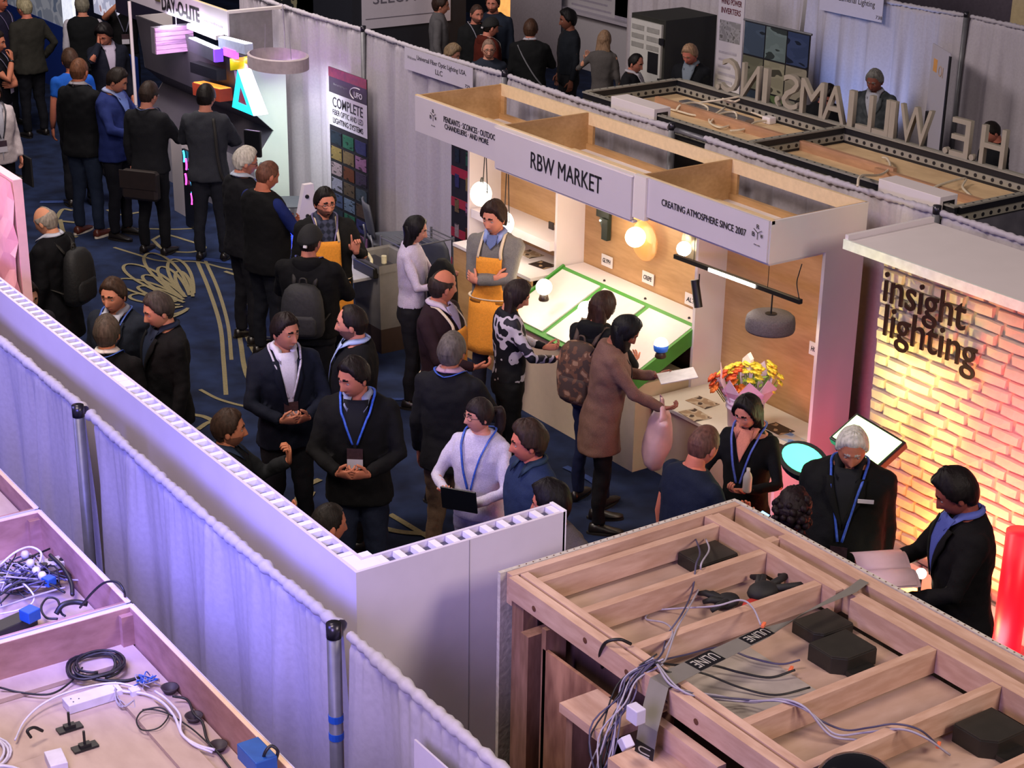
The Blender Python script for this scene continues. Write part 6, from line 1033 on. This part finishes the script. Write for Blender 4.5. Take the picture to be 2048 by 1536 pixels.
    if lanyard:
        c = MB(); zl = badgez+.09
        for s in (-1, 1):
            pts = [fu((0, -.122, 1.505)), fu((s*.05, -.108, 1.517)), fu((s*.092, -.055, 1.526)), fu((s*.104, .005, 1.518)), fu((s*.098, .055, 1.492)), fr(s*.086, 1.44, .018)]+[fr(s*(.012+.07*q), zl+(1.44-zl)*q, .016) for q in (.8, .6, .4, .2, 0)]
            c.tube(spline(pts, 3), .008, 6, flat=.35)
        lo = c.scale(sc).build('lanyard', mat('lanyard_'+lanyard, lanyard, .5, var=.25, scale=60), body, smooth=True)
        if badge:
            w_, h_ = .048, .068; c0 = fr(0, badgez, .024); ux, uz = du((1, 0, 0)), du((0, -.05, 1)); uy = np.cross(uz, ux)
            bb = MB().obox(c0+uz*h_*.45, ux*w_, uy*.002, uz*h_*.5, 0); bb.obox(c0-uz*h_*.5, ux*w_, uy*.002, uz*h_*.46, 1)
            bb.scale(sc).build('badge', [mat('badge_dark', '3a2a30', .3, var=.3, scale=40), mat('badge_white', 'b8b4c0', .5, var=.05)], lo)
    if apron:
        am = mat('apron_cotton', apron, .85, var=.10, scale=70, bump=.25)
        p = strip(.96, 1.34, lambda z: -(.105+max(0, 1.1-z)*.45), lambda z: .105+max(0, 1.1-z)*.45, .018, 10, 10); a = np.linspace(R(-28), R(208), 26); rings = []
        for z in (.99, .9, .8, .7, .62, .55):
            k = 1+.05*np.sin(a*9+z*4)*(1-z); rg = np.stack([(.192+(1-z)*.05)*wide*np.cos(a)*k, .010+belly*.6+(.148+(1-z)*.07)*np.sin(a)*k, np.full(26, z)], 1); w8 = max(0, (z-.6)/.4); rings.append(fu(rg)*w8+rg*(1-w8))
        p.loft(rings, closed=False, cap=False); ao = p.scale(sc).build('apron', am, body, smooth=True); ao.modifiers.new('thick', 'SOLIDIFY').thickness = .005
        st = MB(); 
        for s in (-1, 1): st.tube(spline([fr(s*.095, 1.33, .022), fr(s*.088, 1.40, .020), fu((s*.085, .03, 1.50)), fu((s*.075, -.05, 1.505)), fu((0, -.09, 1.49))], 4), .013, 6, flat=.3)
        rg = np.array([fu((.197*wide*math.cos(q), .008+belly*.5+(.153+belly*.3)*math.sin(q), .995)) for q in np.linspace(0, 2*math.pi, 30)]); st.tube(rg, .012, 6, flat=.5)
        st.scale(sc).build('apron_strap', mat('apron_strap', 'c9b8a0', .8, var=.06), ao, smooth=True)
    if glasses:
        c = MB(); 
        for s in (-1, 1):
            c.tube([(s*.031+.023*math.cos(q), .094-abs(s*.031+.023*math.cos(q))*.18, .002+.017*math.sin(q)) for q in np.linspace(0, 2*math.pi, 15)], .0022, 5, cap=False)
            c.tube([(s*.052, .083, .006), (s*.078, .05, .008), (s*.083, -.012, .006)], .002, 5)
        c.tube([(-.009, .096, .006), (.009, .096, .006)], .002, 5)
        c.xf(HM).scale(sc).build('glasses', mat('frame_'+glasses, glasses, .3), body, smooth=True)
    if watch:
        s = 1; E, Wr = arms[s][1], arms[s][2]; MB().cyl(Wr+(E-Wr)*.12, Wr+(E-Wr)*.03, .033, n=14).scale(sc).build('watch', mat('watch_strap', '14100f', .4), body, smooth=True)
    return body_info
def inU(info, mb, name, m, label, cat, local='U', smooth=True, **k):
    """bag, phone or paper carried by a person: a thing of its own, placed in the person's frame"""
    M = info[local]; mb.xf(M); V = np.concatenate(mb.v); o = V.mean(0)
    return tag(mb.build(name, m, None, smooth=smooth, origin=o, **k), label, cat)
def backpack(info, m, label, w=.16, d=.085, z0=.98, z1=1.42, strapcol='1a1712', y=-.22):
    mb = MB(); a = np.arange(20)*2*math.pi/20
    for z, k in ():
        pass
    rings = []
    for t, k in ((0, .72), (.04, .92), (.15, 1.03), (.45, 1.05), (.72, .98), (.88, .85), (.97, .62), (1, .35)):
        z = z0+(z1-z0)*t; c, s = np.cos(a), np.sin(a); rings.append(np.stack([w*k*np.sign(c)*abs(c)**.75, y-.02*math.sin(t*3)+d*k*np.sign(s)*abs(s)**.8, np.full(20, z)], 1))
    mb.loft(rings); M = info['U']; mb.xf(M); o = np.array(M@Vector((0, y, z0)))
    bo = tag(mb.build('backpack', m, None, smooth=True, origin=o), label, 'backpack')
    p = MB(); pr = []
    for t, k in ((.08, .8), (.14, .95), (.40, .95), (.47, .8)):
        z = z0+(z1-z0)*t; c, s = np.cos(a), np.sin(a); pr.append(np.stack([w*.8*k*np.sign(c)*abs(c)**.6, y-d*.95+.035*k*np.sign(s)*abs(s)**.7, np.full(20, z)], 1))
    p.loft(pr).xf(M); V = [q-o for q in p.v]; p.v = V; p.build('pocket', m, bo, smooth=True)
    st = MB()
    for s in (-1, 1): st.tube(spline([(s*.08, y+d*.6, z1-.03), (s*.10, -.06, 1.50), (s*.115, .06, 1.455), (s*.125, .152, 1.34), (s*.15, .13, 1.2), (s*.185, -.02, 1.12), (s*.13, y+d*.5, z0+.1)], 4), .02, 6, flat=.35)
    st.tube(spline([(-.03, y+.02, z1-.01), (-.02, y+.02, z1+.035), (.02, y+.02, z1+.035), (.03, y+.02, z1-.01)], 4), .008, 6)
    st.xf(M); st.v = [q-o for q in st.v]; st.build('strap', mat('strap_'+strapcol, strapcol, .7), bo, smooth=True)
    return bo
BK = '121215'
p1 = person((-11.765, 3.941, 1.780), 30, 'dark-haired person in a dark jacket behind the far left end of the white partition', pitch=12, haircol='1a1310', topcol='26242a', squint=True, shirt='3c3a44', vlow=1.25)
p2 = person((-13.700, 4.765, 1.740), -125, 'person with bald crown and grey fringe in a long black coat, at the left edge', pitch=20, hair='balding', haircol='8d8378', skin='c98b6c', top='coat', topcol='0f1014', collar='b9bccb', wide=1.08, belly=.03)
backpack(p2, mat('black_nylon', '0b0b0d', .7, var=.3, scale=40, bump=.3), 'black backpack on the back of the person with the bald crown', w=.17, z0=.95)
p3 = person((-11.499, 4.475, 1.780), -32, 'brown-haired person in a slate blue suit and white shirt, facing the partition at left', pitch=8, haircol='3a2a20', topcol='262c3a', shirt='b9bccb', collar='b9bccb', lapel=True, skin='c98468', lanyard='2b4fa8', squint=True)
p4 = person((-10.887, 4.182, 1.740), 165, 'person seen from behind with cropped grey hair and white collar, right behind the partition', pitch=4, hair='short', haircol='4a4038', top='sweater', topcol='0e0e12', collar='d8d4d0', skin='c98462', lanyard='2b4fa8')
p5 = person((-10.978, 4.568, 1.800), -72, 'person in profile facing left, black suit over dark blue shirt, grey at the temples', pitch=16, haircol='3a322c', topcol='101013', shirt='20293c', collar='20293c', lapel=True, skin='d08d6e', vlow=1.22)
p6 = person((-10.110, 5.161, 1.800), 12, 'person in navy blazer and open white shirt, hands joined, looking right', head=40, pitch=6, haircol='1d1512', topcol='151b2c', shirt='c2bfd0', collar='c2bfd0', lapel=True, rp='clasp', lp='clasp', lanyard='b6b2c4', badge=True, badgez=1.12, skin='c07f64', mouth='smile', vw=.062, vlow=1.08)
p7 = person((-9.992, 5.594, 1.820), -98, 'bearded person with receding dark hair in profile facing left, light blue collar', pitch=4, hair='receding', haircol='1c1513', topcol='111114', shirt='9fb0d6', collar='9fb0d6', skin='d08a72', beard=True, wide=1.1, belly=.04)
p8 = person((-9.041, 5.054, 1.840), -8, 'smiling person in black jacket, blue lanyard and badge, nearest the partition corner', head=-48, pitch=12, haircol='17110f', topcol='101012', rp='clasp', lp='clasp', lanyard='2a55c0', badge=True, badgez=1.16, skin='b8735a', mouth='smile', shirt='14151b', collar='8d96ac', vlow=1.2, legs='1b2133', wide=1.04)
p9 = person((-9.438, 4.392, 1.500), 78, 'brown-haired person in a grey jacket raising one hand, close behind the partition', head=88, pitch=2, haircol='33241c', topcol='24262a', rp='front', lp=((.16,.36,1.36),(.5,-.2,-.9),(-.2,.1,1),(-.3,-.9,.1),1.1), skin='c07a5c', beard=True, collar='2e3b52', sit=.28)
p10 = person((-7.530, 4.074, 1.700), 112, 'dark head of a person seen from behind at the inner corner of the partition', pitch=8, hair='crew', haircol='1d1816', topcol='17171a', skin='b8705a')
p11 = person((-12.790, 6.940, 1.800), 8, 'person with glasses and yellow apron over a black jacket, pointing a finger up', head=22, pitch=4, haircol='15110f', topcol='141416', shirt=mat('plaid_dark','1e2230',.8,kind='plaid',scale=120,col2='3b3f55'), collar='33384a', vlow=1.2, rp='down', lp=((.22,.26,1.27),(.5,-.2,-.9),(-.08,.1,1),(.25,1,0),1.3), pointing='l', apron='e0912a', lanyard='5d5580', badge=True, badgez=1.06, glasses='2a1512', mouth='open', beard=True, skin='c27e66', wide=1.08, belly=.05)
p12 = person((-11.914, 6.330, 1.790), 165, 'person in backwards black cap and black hoodie, seen from behind', head=150, pitch=8, hair='cap', haircol='241a17', top='hoodie', topcol='0d0d10', rp='hold', lp='front', skin='b0705e', lanyard='3a4488', wide=1.12, belly=.04)
backpack(p12, mat('grey_nylon', '1d1d1f', .75, var=.3, scale=30, bump=.35), 'dark grey backpack worn by the person in the black cap', w=.165, z0=.93, z1=1.36)
p13 = person((-11.989, 7.384, 1.680), 78, 'person with shoulder-length black hair and a white top, facing right', pitch=14, hair='long', haircol='0f0c0f', top='shirt', topcol='b3aac0', rp='hold', lp='hold', skin='c98d78', female=True, legs='15151a')
p14 = person((-11.543, 7.820, 1.840), -18, 'smiling person with crossed arms in a grey sweater and yellow apron', head=-34, pitch=10, hair='full', haircol='2c1d18', top='sweater', topcol='6d6a68', rp='cross', lp='crossu', apron='dd9030', skin='c9836c', mouth='smile', collar='8797c9', shirt='5f6c98', vlow=1.40, vw=.04, lean=-3, legs='2a2a34')
p15 = person((-10.326, 6.573, 1.820), 62, 'balding person in a maroon sweater and yellow apron, face turned right', head=118, pitch=6, hair='balding', haircol='2c221e', top='sweater', topcol='2e1a22', apron='dd9030', collar='b6a7b8', shirt='8f86a2', vlow=1.3, vw=.05, rp='front', lp='down', skin='b87258', lean=-2, wide=1.08)
p16 = person((-9.237, 5.947, 1.780), 160, 'person seen from behind with short grey hair, charcoal jacket, blue lanyard, tan trousers', pitch=6, hair='short', haircol='57504a', topcol='1c1c20', collar='a8879c', lanyard='2b4fb0', rp='hold', lp='down', legs='5b4839', skin='a86a52', belly=.02)
p17 = person((-10.121, 7.148, 1.680), 105, 'person with long brown hair in a black and white patterned blouse', head=92, pitch=26, hair='long', haircol='251a18', top='shirt', topmat=mat('cow_print','15151c',.7,kind='patch',scale=9,col2='b8b0bd',col3='2a2832'), rp='front', lp='front', female=True, skin='c78269', legs='0f0f12')
p18 = person((-9.598, 7.529, 1.680), 148, 'long-haired person in black hoodie and jeans wearing a brown patterned backpack', head=128, pitch=22, hair='long', haircol='2e1c14', top='hoodie', topcol='111216', rp='front', lp='front', female=True, glasses='2a2020', skin='c78269', legs='141a33', wide=1.08)
backpack(p18, mat('camo_pack','3c2a20',.8,kind='patch',scale=16,col2='5e3d28',col3='8a6a50',bump=.2), 'brown patterned backpack with a small white label', w=.17, z0=.93, z1=1.42, strapcol='3c2a20')
p19 = person((-9.109, 7.412, 1.640), 92, 'person with a black bob in a camel coat, looking down at leaflets', head=85, pitch=34, hair='bob', haircol='0a090c', top='coat', topcol='6c5046', rp=((.16,.42,1.12),(.6,-.3,-.8),(-.2,.9,.1),(-.3,.1,.9),.9), lp=((.12,.36,1.26),(.6,-.3,-.8),(-.3,.9,.1),(-.3,.1,.9),.9), female=True, skin='8a5644', hem=.66, legs='121116', lean=8, wide=1.1)
p20 = person((-8.430, 5.626, 1.660), -28, 'person with dark fringe and glasses in a white sweatshirt', head=-62, pitch=0, hair='fringe', haircol='241c1b', top='sweater', topcol='c6bfd0', rp='hold', lp=((.10,.30,1.12),(.8,-.3,-.6),(-.8,.4,.3),(0,-.8,.4),.9), female=True, glasses='5a4038', lanyard='2f58b8', skin='c98a74', wide=1.1, legs='8f8ab0')
p21 = person((-7.791, 5.536, 1.740), -62, 'brown-haired person in a blue-grey shirt, profile left, beside the white sweatshirt', head=-80, pitch=6, hair='full', haircol='31231c', top='shirt', topcol='2c3c4c', collar='2c3c4c', skin='c8745a', legs='1d2433', wide=1.05)
p22 = person((-7.038, 5.154, 1.740), -40, 'black-haired person in a grey shirt just past the end of the partition', head=-100, pitch=8, hair='full', haircol='120d0e', top='shirt', topcol='58504e', skin='c07058')
p23 = person((-7.144, 6.409, 1.760), 128, 'bald person in a navy t-shirt seen from behind', head=140, pitch=18, hair='crew', haircol='5a3c32', top='tee', topcol='1b2438', rp='hold', lp='down', skin='b86c56', wide=1.1, belly=.03, legs='1a1c2a', lean=6)
p24 = person((-7.504, 7.010, 1.680), -22, 'smiling person with long straight dark hair in a black blouse', head=-30, pitch=22, hair='long', haircol='120d0c', top='shirt', topcol='0f0f12', rp='front', lp='hold', female=True, skin='c07a66', mouth='smile', squint=True, lanyard='4757a8', shirt='c07a66', vlow=1.3, vw=.05, legs='101013')
p25 = person((-6.352, 6.360, 1.660), 170, 'person with dark curly hair seen from behind, behind the timber-framed booth', pitch=10, hair='curly', haircol='1c1113', top='shirt', topcol='141316', female=True, skin='9a5848')
p26 = person((-6.542, 6.988, 1.800), -4, 'white-haired person in a black suit with blue lanyard, before the flood light', head=4, pitch=24, hair='short', haircol='b5b3a6', topcol='111212', shirt='16181a', vlow=1.2, lanyard='2c50b0', badge=True, badgez=1.02, skin='a86a50', wide=1.16, belly=.07, rp='down', lp='down', lapel=True)
p27 = person((-5.792, 6.940, 1.840), -72, 'dark-haired person in a black suit and blue shirt beside the brick wall', head=-78, pitch=26, hair='full', haircol='120c0d', topcol='121013', shirt='4c57a0', collar='5a66b4', lapel=True, rp=((.12,.40,1.16),(.6,-.3,-.8),(-.1,.9,0),(-.3,.1,.9),.6), lp=((.14,.34,1.10),(.7,-.3,-.8),(-.1,.9,0),(-.3,.1,.9),.9), skin='8a4a40', lean=4, wide=1.04)
p28 = person((-14.185, 6.920, 1.860), 118, 'older person with white hair and glasses in a charcoal suit, seen from behind', head=100, pitch=14, hair='short', haircol='aaa59c', topcol='1a1a1e', collar='a9b3c4', glasses='1c1618', skin='b87a66', wide=1.05, legs='17171c')
p29 = person((-13.713, 6.909, 1.840), 128, 'person with shaved head in a black vest with blue sleeves, seen from behind', head=120, pitch=20, hair='crew', haircol='5a3a2e', top='vest', topcol='121214', vest='16235c', rp='front', lp='front', skin='a86650', wide=1.12, belly=.05, hem=.8, legs='16181f')
p30 = person((-16.747, 7.716, 1.880), 168, 'black-haired person in a grey jacket with shoulder strap, seen from behind', head=160, pitch=14, hair='short', haircol='14100f', topcol='3a3d44', rp='front', lp='front', skin='b87a66', legs='1b1d24')
p31 = person((-17.245, 7.300, 1.860), 150, 'person in a charcoal sweater seen from behind, brown bag at the hip', head=140, pitch=14, hair='short', haircol='2a1f1a', top='sweater', topcol='1f2025', glasses='9a9aa2', lanyard='3c4a78', skin='b87a66', rp='front', lp='down', legs='111216', hem=.86, wide=1.04)
p32 = person((-17.904, 7.260, 1.880), 58, 'person in a bright navy blazer looking down, between two people in black', head=72, pitch=26, hair='short', haircol='1e1714', topcol='25345e', shirt='6f86c8', collar='8a94b8', rp='front', lp='front', skin='b0745e', belly=.06, legs='111219', vlow=1.2)
p33 = person((-18.244, 6.921, 1.980), 140, 'tall person in black blazer, jeans and brown shoes, seen from behind', head=150, pitch=6, hair='crew', haircol='5b3a28', topcol='101116', collar='8f8a92', rp='front', lp='down', skin='b87058', legs='1b2436', shoes='4a2016', shoe_sole='c8bfb0', watch=True)
p34 = person((-19.462, 7.272, 1.840), -170, 'person in a bright blue t-shirt behind the tall person in black blazer', pitch=6, hair='short', haircol='3a281e', top='tee', topcol='1d4fa8', skin='b87058', legs='15161c')
p35 = person((-20.541, 8.109, 1.860), 15, 'person in a navy suit holding a phone to the ear, head bowed', head=-25, pitch=28, hair='full', haircol='120e10', topcol='161a2a', shirt='a49bb0', vlow=1.05, vw=.06, rp='ear', lp='down', skin='b0705a')
p36 = person((-22.778, 8.742, 1.860), 178, 'grey-haired person in a black vest over white sleeves, seen from behind', pitch=4, hair='short', haircol='6d685c', top='vest', topcol='101216', vest='a8a4b0', skin='b87a66', wide=1.06)
p37 = person((-23.099, 9.445, 1.840), 4, 'person in black with a white badge, raising a phone in both hands', pitch=0, haircol='14100f', top='tee', topcol='0e0e12', rp='high', lp='high', lanyard='55556a', badge=True, badgez=1.14, skin='a86c54', sleeve=.34)
p38 = person((-23.002, 8.011, 1.860), -150, 'grey-haired person in an olive blazer seen from behind, top left', head=-135, pitch=6, hair='short', haircol='8a8268', topcol='34332e', skin='b8705e', rp='pocket', legs='111219', wide=1.06)
p39 = person((-23.732, 7.960, 1.840), 50, 'person in a dark purple shirt at the top left corner', pitch=4, haircol='2a201c', top='shirt', topcol='22203a', lanyard='6a5f86', skin='a8604c')
p40 = person((-20.842, 6.910, 1.860), 70, 'person in a black polo with one hand at the chin, left edge', pitch=10, haircol='1d1512', top='tee', topcol='101018', rp='chin', lp='crossu', lanyard='70708a', badge=True, badgez=1.12, skin='a86a52', legs='43454e', watch=True, wide=1.06)
p41 = person((-18.727, 6.111, 1.700), 20, 'person in a white open cardigan at the left edge', pitch=8, hair='long', haircol='241a17', top='coat', topcol='b9aeb2', shirt='a5a5b2', vlow=.9, vw=.05, female=True, skin='b87a66', legs='121216', hem=.84, lanyard='20222e', badge=True, wide=1.15)
# beyond the long drape
p42 = person((-20.522, 13.035, 1.840), 88, 'person in a grey turtleneck in profile facing right, beyond the drape', hair='full', haircol='2a1c18', top='sweater', topcol='545256', turtleneck=True, skin='b87a66')
p43 = person((-19.777, 13.118, 1.820), 25, 'close-cropped bearded person in a black jacket, beyond the drape', hair='crew', haircol='3a2a24', topcol='17181c', beard=True, skin='b07060', lanyard='8a8a9a', squint=True)
p44 = person((-20.018, 13.522, 1.900), -15, 'bearded person in a dark blue shirt at the top edge, beyond the drape', hair='short', haircol='2a1d18', top='shirt', topcol='232c3e', beard=True, skin='b07060', wide=1.1)
p45 = person((-19.041, 12.874, 1.780), 120, 'person in a rust-red hoodie and black cap seen from behind', head=110, hair='cap', haircol='18120f', top='hoodie', topcol='4a1e14', skin='b07060', lanyard='b8b4b4', pitch=14)
p46 = person((-17.913, 12.055, 1.760), 5, 'bald person with glasses facing the camera over the drape', hair='crew', haircol='7a6358', top='shirt', topcol='2a3040', glasses='2a2024', skin='b88270')
p47 = person((-18.581, 13.156, 1.800), 172, 'person in a black jacket with a grey crossbody strap, seen from behind', hair='short', haircol='3c281e', topcol='111216', rp='hold', skin='b07060', wide=1.1, collar='a8a4b0')
p48 = person((-18.838, 13.911, 1.820), -70, 'dark-haired person in a dark shirt, profile left, beside the white display wall', head=-75, pitch=8, hair='full', haircol='0f0d10', top='shirt', topcol='171c26', skin='6e4438', rp='down', lp='down')
p49 = person((-18.006, 13.924, 1.680), 165, 'person with long straight blonde hair and a grey blouse, seen from behind', hair='long', haircol='7d6450', top='shirt', topcol='4c4848', female=True, skin='b88068', lp=((.28,.25,1.28),(.6,-.4,-.6),(.2,.3,.9),(-.5,-.8,0),.3))
p50 = person((-16.638, 13.394, 1.660), 72, 'black-haired person in a dark suit, profile right, behind the perforated frame', head=60, pitch=16, hair='receding', haircol='100c0e', topcol='17181e', shirt='a6a2ac', collar='a6a2ac', skin='a86c5c')
p51 = person((-16.269, 13.860, 1.780), -20, 'person with grey-blond hair in a black suit looking down before the dark cabinet', head=-30, pitch=26, hair='short', haircol='8a6e58', topcol='14171f', shirt='6e7886', collar='6e7886', skin='b0685a')
p52 = person((-13.822, 14.531, 1.840), -14, 'grey-haired person in a grey plaid blazer before the white drape', head=-22, pitch=20, hair='short', haircol='6c6a68', topmat=mat('plaid_grey','3c4146',.85,kind='plaid',scale=60,col2='4a4f54'), shirt='a4a6b4', collar='a4a6b4', skin='7d4a40', vlow=1.22, lapel=True)
p53 = person((-13.851, 13.894, 1.700), 20, 'dark bowed head of a person between the large letters', pitch=40, hair='full', haircol='150f10', topcol='15161c', skin='a8685c')
p54 = person((-12.038, 14.418, 1.620), -60, 'balding person behind the large letters at the right edge', head=-60, pitch=30, hair='receding', haircol='1d1716', topcol='14161c', skin='b87060')
p55 = person((-18.207, 11.755, 1.660), 60, 'ash-blonde crown of a person just above the drape', pitch=20, hair='full', haircol='6e5c48', top='shirt', topcol='3a3a40', skin='b88070')
# ---- things carried by people
def w_(info, side): return info['M']@Vector(info['arms'][side][2])
def card(name, info, c, hx, hy, hz, rx, rz, m, label, cat, th=None):
    M = Matrix.Translation(c)@Matrix.Rotation(R(rz), 4, 'Z')@Matrix.Rotation(R(rx), 4, 'X')
    b = MB().box(-hx, hx, -hy, hy, -hz, hz); M2 = info['U']@M; b.xf(M2); o = np.array(M2.translation)
    return tag(b.build(name, m, origin=o, bevel=min(hx, hy, hz)*.6), label, cat)
screen = mat('phone_screen', '8ec8ff', .3, em=2.2, var=.05)
blk = mat('black_plastic', '0e0f12', .35, var=.2)
t20 = card('tablet', p20, (-.06, .40, 1.19), .125, .006, .085, -12, 6, blk, 'black tablet held against the white sweatshirt', 'tablet')
ph = card('phone', p23, (.20, .36, 1.20), .038, .075, .005, 30, 0, blk, 'lit phone in the hand of the person in the navy t-shirt', 'phone')
sc_ = MB().box(-.034, .034, -.068, .068, .0055, .0075).xf(p23['U']@Matrix.Translation((.20, .36, 1.20))@Matrix.Rotation(R(30), 4, 'X')); sc_.v = [q-np.array(ph.location) for q in sc_.v]; sc_.build('screen', screen, ph)
card('phone', p35, (.105, .06, 1.62), .008, .035, .07, 0, 20, blk, 'dark phone held to the ear by the person in the navy suit', 'phone')
card('phone', p37, (0, .34, 1.70), .075, .006, .038, 0, 0, blk, 'dark phone raised by the person in the black shirt, top left', 'phone')
bt = MB().lathe([(.028, 0), (.030, .01), (.030, .10), (.022, .125), (.012, .14), (.012, .165), (0.001, .166)], n=14)
inU(p24, bt.xf(Matrix.Translation((-.14, .33, 1.20))), 'bottle', mat('bottle_pet', 'c8c0b8', .15, var=.05, trans=.3), 'small clear drink bottle in the hand of the long-haired person', 'bottle')
# open brochure
br = MB()
for s in (-1, 1):
    for k_, dz in ((0, 0), (1, .012)):
        br.loft([np.array([(s*(.002+.20*q), .40+.02*k_+y_, 1.20+dz+.035*math.sin(q*3.0)) for q in np.linspace(0, 1, 8)]) for y_ in (-.13, .13)], closed=False, cap=False)
o27 = inU(p27, br, 'brochure', mat('brochure_paper', 'c9a9b2', .5, var=.04), 'open brochure held by the person in the black suit by the brick wall', 'brochure'); o27.modifiers.new('t', 'SOLIDIFY').thickness = .002
for k_, dx in enumerate((-.10, -.055)):
    q = MB(); q.loft([np.array([(dx+.03*t_, .40+y_, 1.226+.0*k_+.035*math.sin(abs(dx+.03*t_)/.2*3)-.02) for t_ in (0, 1)]) for y_ in (-.10, .08)], closed=False, cap=False).xf(p27['U']); q.v = [a_-np.array(o27.location)+np.array((0, 0, .004)) for a_ in q.v]; q.build('printed_band', mat('print_black', '1c1418', .5), o27).modifiers.new('t', 'SOLIDIFY').thickness = .003
# black coat over the arm of the person in white
ct = MB(); a_ = np.arange(16)*2*math.pi/16
ct.loft([np.stack([.02+w*np.cos(a_)*(1+.08*np.sin(a_*5+z*9)), y+d*np.sin(a_)*(1+.1*np.sin(a_*4)), np.full(16, z)], 1) for z, w, d, y in ((.52, .17, .08, .30), (.62, .20, .10, .30), (.85, .19, .11, .29), (1.05, .19, .12, .28), (1.2, .17, .12, .27), (1.32, .12, .09, .27), (1.38, .05, .04, .27))])
inU(p13, ct, 'folded_coat', mat('cloth_black_coat', '0b0b0e', .9, var=.2, scale=60, bump=.3), 'black coat carried over the arms of the person in the white top', 'coat')
# crossbody bag of the camel coat
bg = MB().box(-.30, -.10, -.05, .03, .78, .96); b19 = inU(p19, bg.xf(Matrix.Rotation(R(12), 4, 'Z')), 'crossbody_bag', mat('black_leather', '15121a', .4, var=.15, bump=.1), 'black crossbody bag hanging at the hip over the camel coat', 'bag', smooth=False)
b19.modifiers.new('b', 'BEVEL').width = .02
cs = MB().tube(spline([(-.20, -.06, .95), (-.19, -.16, 1.15), (-.10, -.155, 1.35), (.02, -.10, 1.47), (.085, -.03, 1.475), (.08, .09, 1.43), (-.02, .165, 1.3), (-.16, .17, 1.1), (-.21, .05, .95)], 5), .008, 6, flat=.6).xf(p19['U']); cs.v = [q-np.array(b19.location) for q in cs.v]; cs.build('strap', mat('black_leather'), b19, smooth=True)
# plastic carrier bag
pb = MB(); bx_, by_ = .10, .44
pb.loft([np.stack([bx_+w*np.sign(np.cos(a_))*abs(np.cos(a_))**.8*(1+.07*np.sin(a_*5+z*23)), by_+d*np.sin(a_)*(1+.16*np.sin(a_*3+z*19)), np.full(16, z)], 1) for z, w, d in ((.62, .06, .03), (.64, .15, .07), (.72, .18, .10), (.84, .19, .11), (.94, .17, .10), (1.02, .17, .08), (1.06, .18, .05))])
for q in (-.12, .12):
    pb.tube(spline([(bx_+q, by_, 1.03), (bx_+q*.9, by_-.01, 1.10), (bx_+q*.4, by_-.03, 1.17), (bx_+.03, by_-.04, 1.20)], 4), [.045]*3+[.03]*4+[.02]*6, 8, flat=.3)
pbo = inU(p19, pb, 'plastic_bag', mat('thin_plastic', 'c8a0a4', .35, var=.15, scale=8, trans=.15), 'translucent pale plastic carrier bag hanging from the hand of the person in camel coat', 'bag')
pbo.modifiers.new('s', 'SUBSURF').levels = 1; pbo.modifiers['s'].render_levels = 1; pbo.modifiers.new('d', 'DISPLACE').texture = CL; pbo.modifiers['d'].strength = .035
card('paper_stack', p19, (0, .50, 1.33), .10, .14, .004, 18, 8, mat('leaflet', 'b8b4b4', .5, var=.05), 'white leaflets held by the person in the camel coat', 'paper')
card('notebook', p33, (-.02+.16, .34, 1.02), .08, .11, .006, 40, 0, mat('leaflet'), 'grey folded leaflet in the hand of the tall person in the black blazer', 'leaflet')
# messenger bag of the charcoal sweater
mbg = MB().box(-.20, .20, -.27, -.16, .62, .92); b31 = inU(p31, mbg, 'messenger_bag', mat('brown_leather', '1f1512', .6, var=.2, bump=.1), 'dark brown messenger bag across the back of the person in the charcoal sweater', 'bag', smooth=False); b31.modifiers.new('b', 'BEVEL').width = .03
fl = MB().box(-.205, .205, -.278, -.268, .74, .925).xf(p31['U']); fl.v = [q-np.array(b31.location) for q in fl.v]; fl.build('flap', mat('brown_leather'), b31, bevel=.004)
s30 = MB().tube(spline([(.10, -.12, 1.46), (.12, -.155, 1.3), (.13, -.16, 1.1), (.16, -.15, .9), (.2, -.1, .8)], 5), .016, 6, flat=.35)
inU(p30, s30, 'bag_strap', mat('strap_1a1712', '1a1712', .7), 'black shoulder strap across the grey jacket', 'strap')
inU(p47, MB().tube(spline([(-.14, -.10, 1.46), (-.05, -.155, 1.3), (.08, -.165, 1.1), (.19, -.12, .95)], 5), .014, 6, flat=.35), 'bag_strap', mat('strap_grey', '6a6a72', .6), 'grey strap across the black jacket beyond the drape', 'strap')
card('tote_bag', p41, (-.32, .0, .70), .012, .15, .17, 0, 0, mat('tote_black', '141318', .8), 'dark tote bag at the side of the person in the white cardigan', 'bag')
card('name_tag', p26, (-.12, .185, 1.36), .045, .003, .012, 0, 8, mat('white_label', 'c8c4cc', .6, var=.02), 'white name tag pinned to the black suit of the white-haired person', 'name tag')
card('briefcase', p34, (.30, .06, .62), .05, .19, .14, 0, 0, mat('olive_bag', '20211c', .8, var=.2), 'dark olive bag hanging beside the person in the blue t-shirt', 'bag')
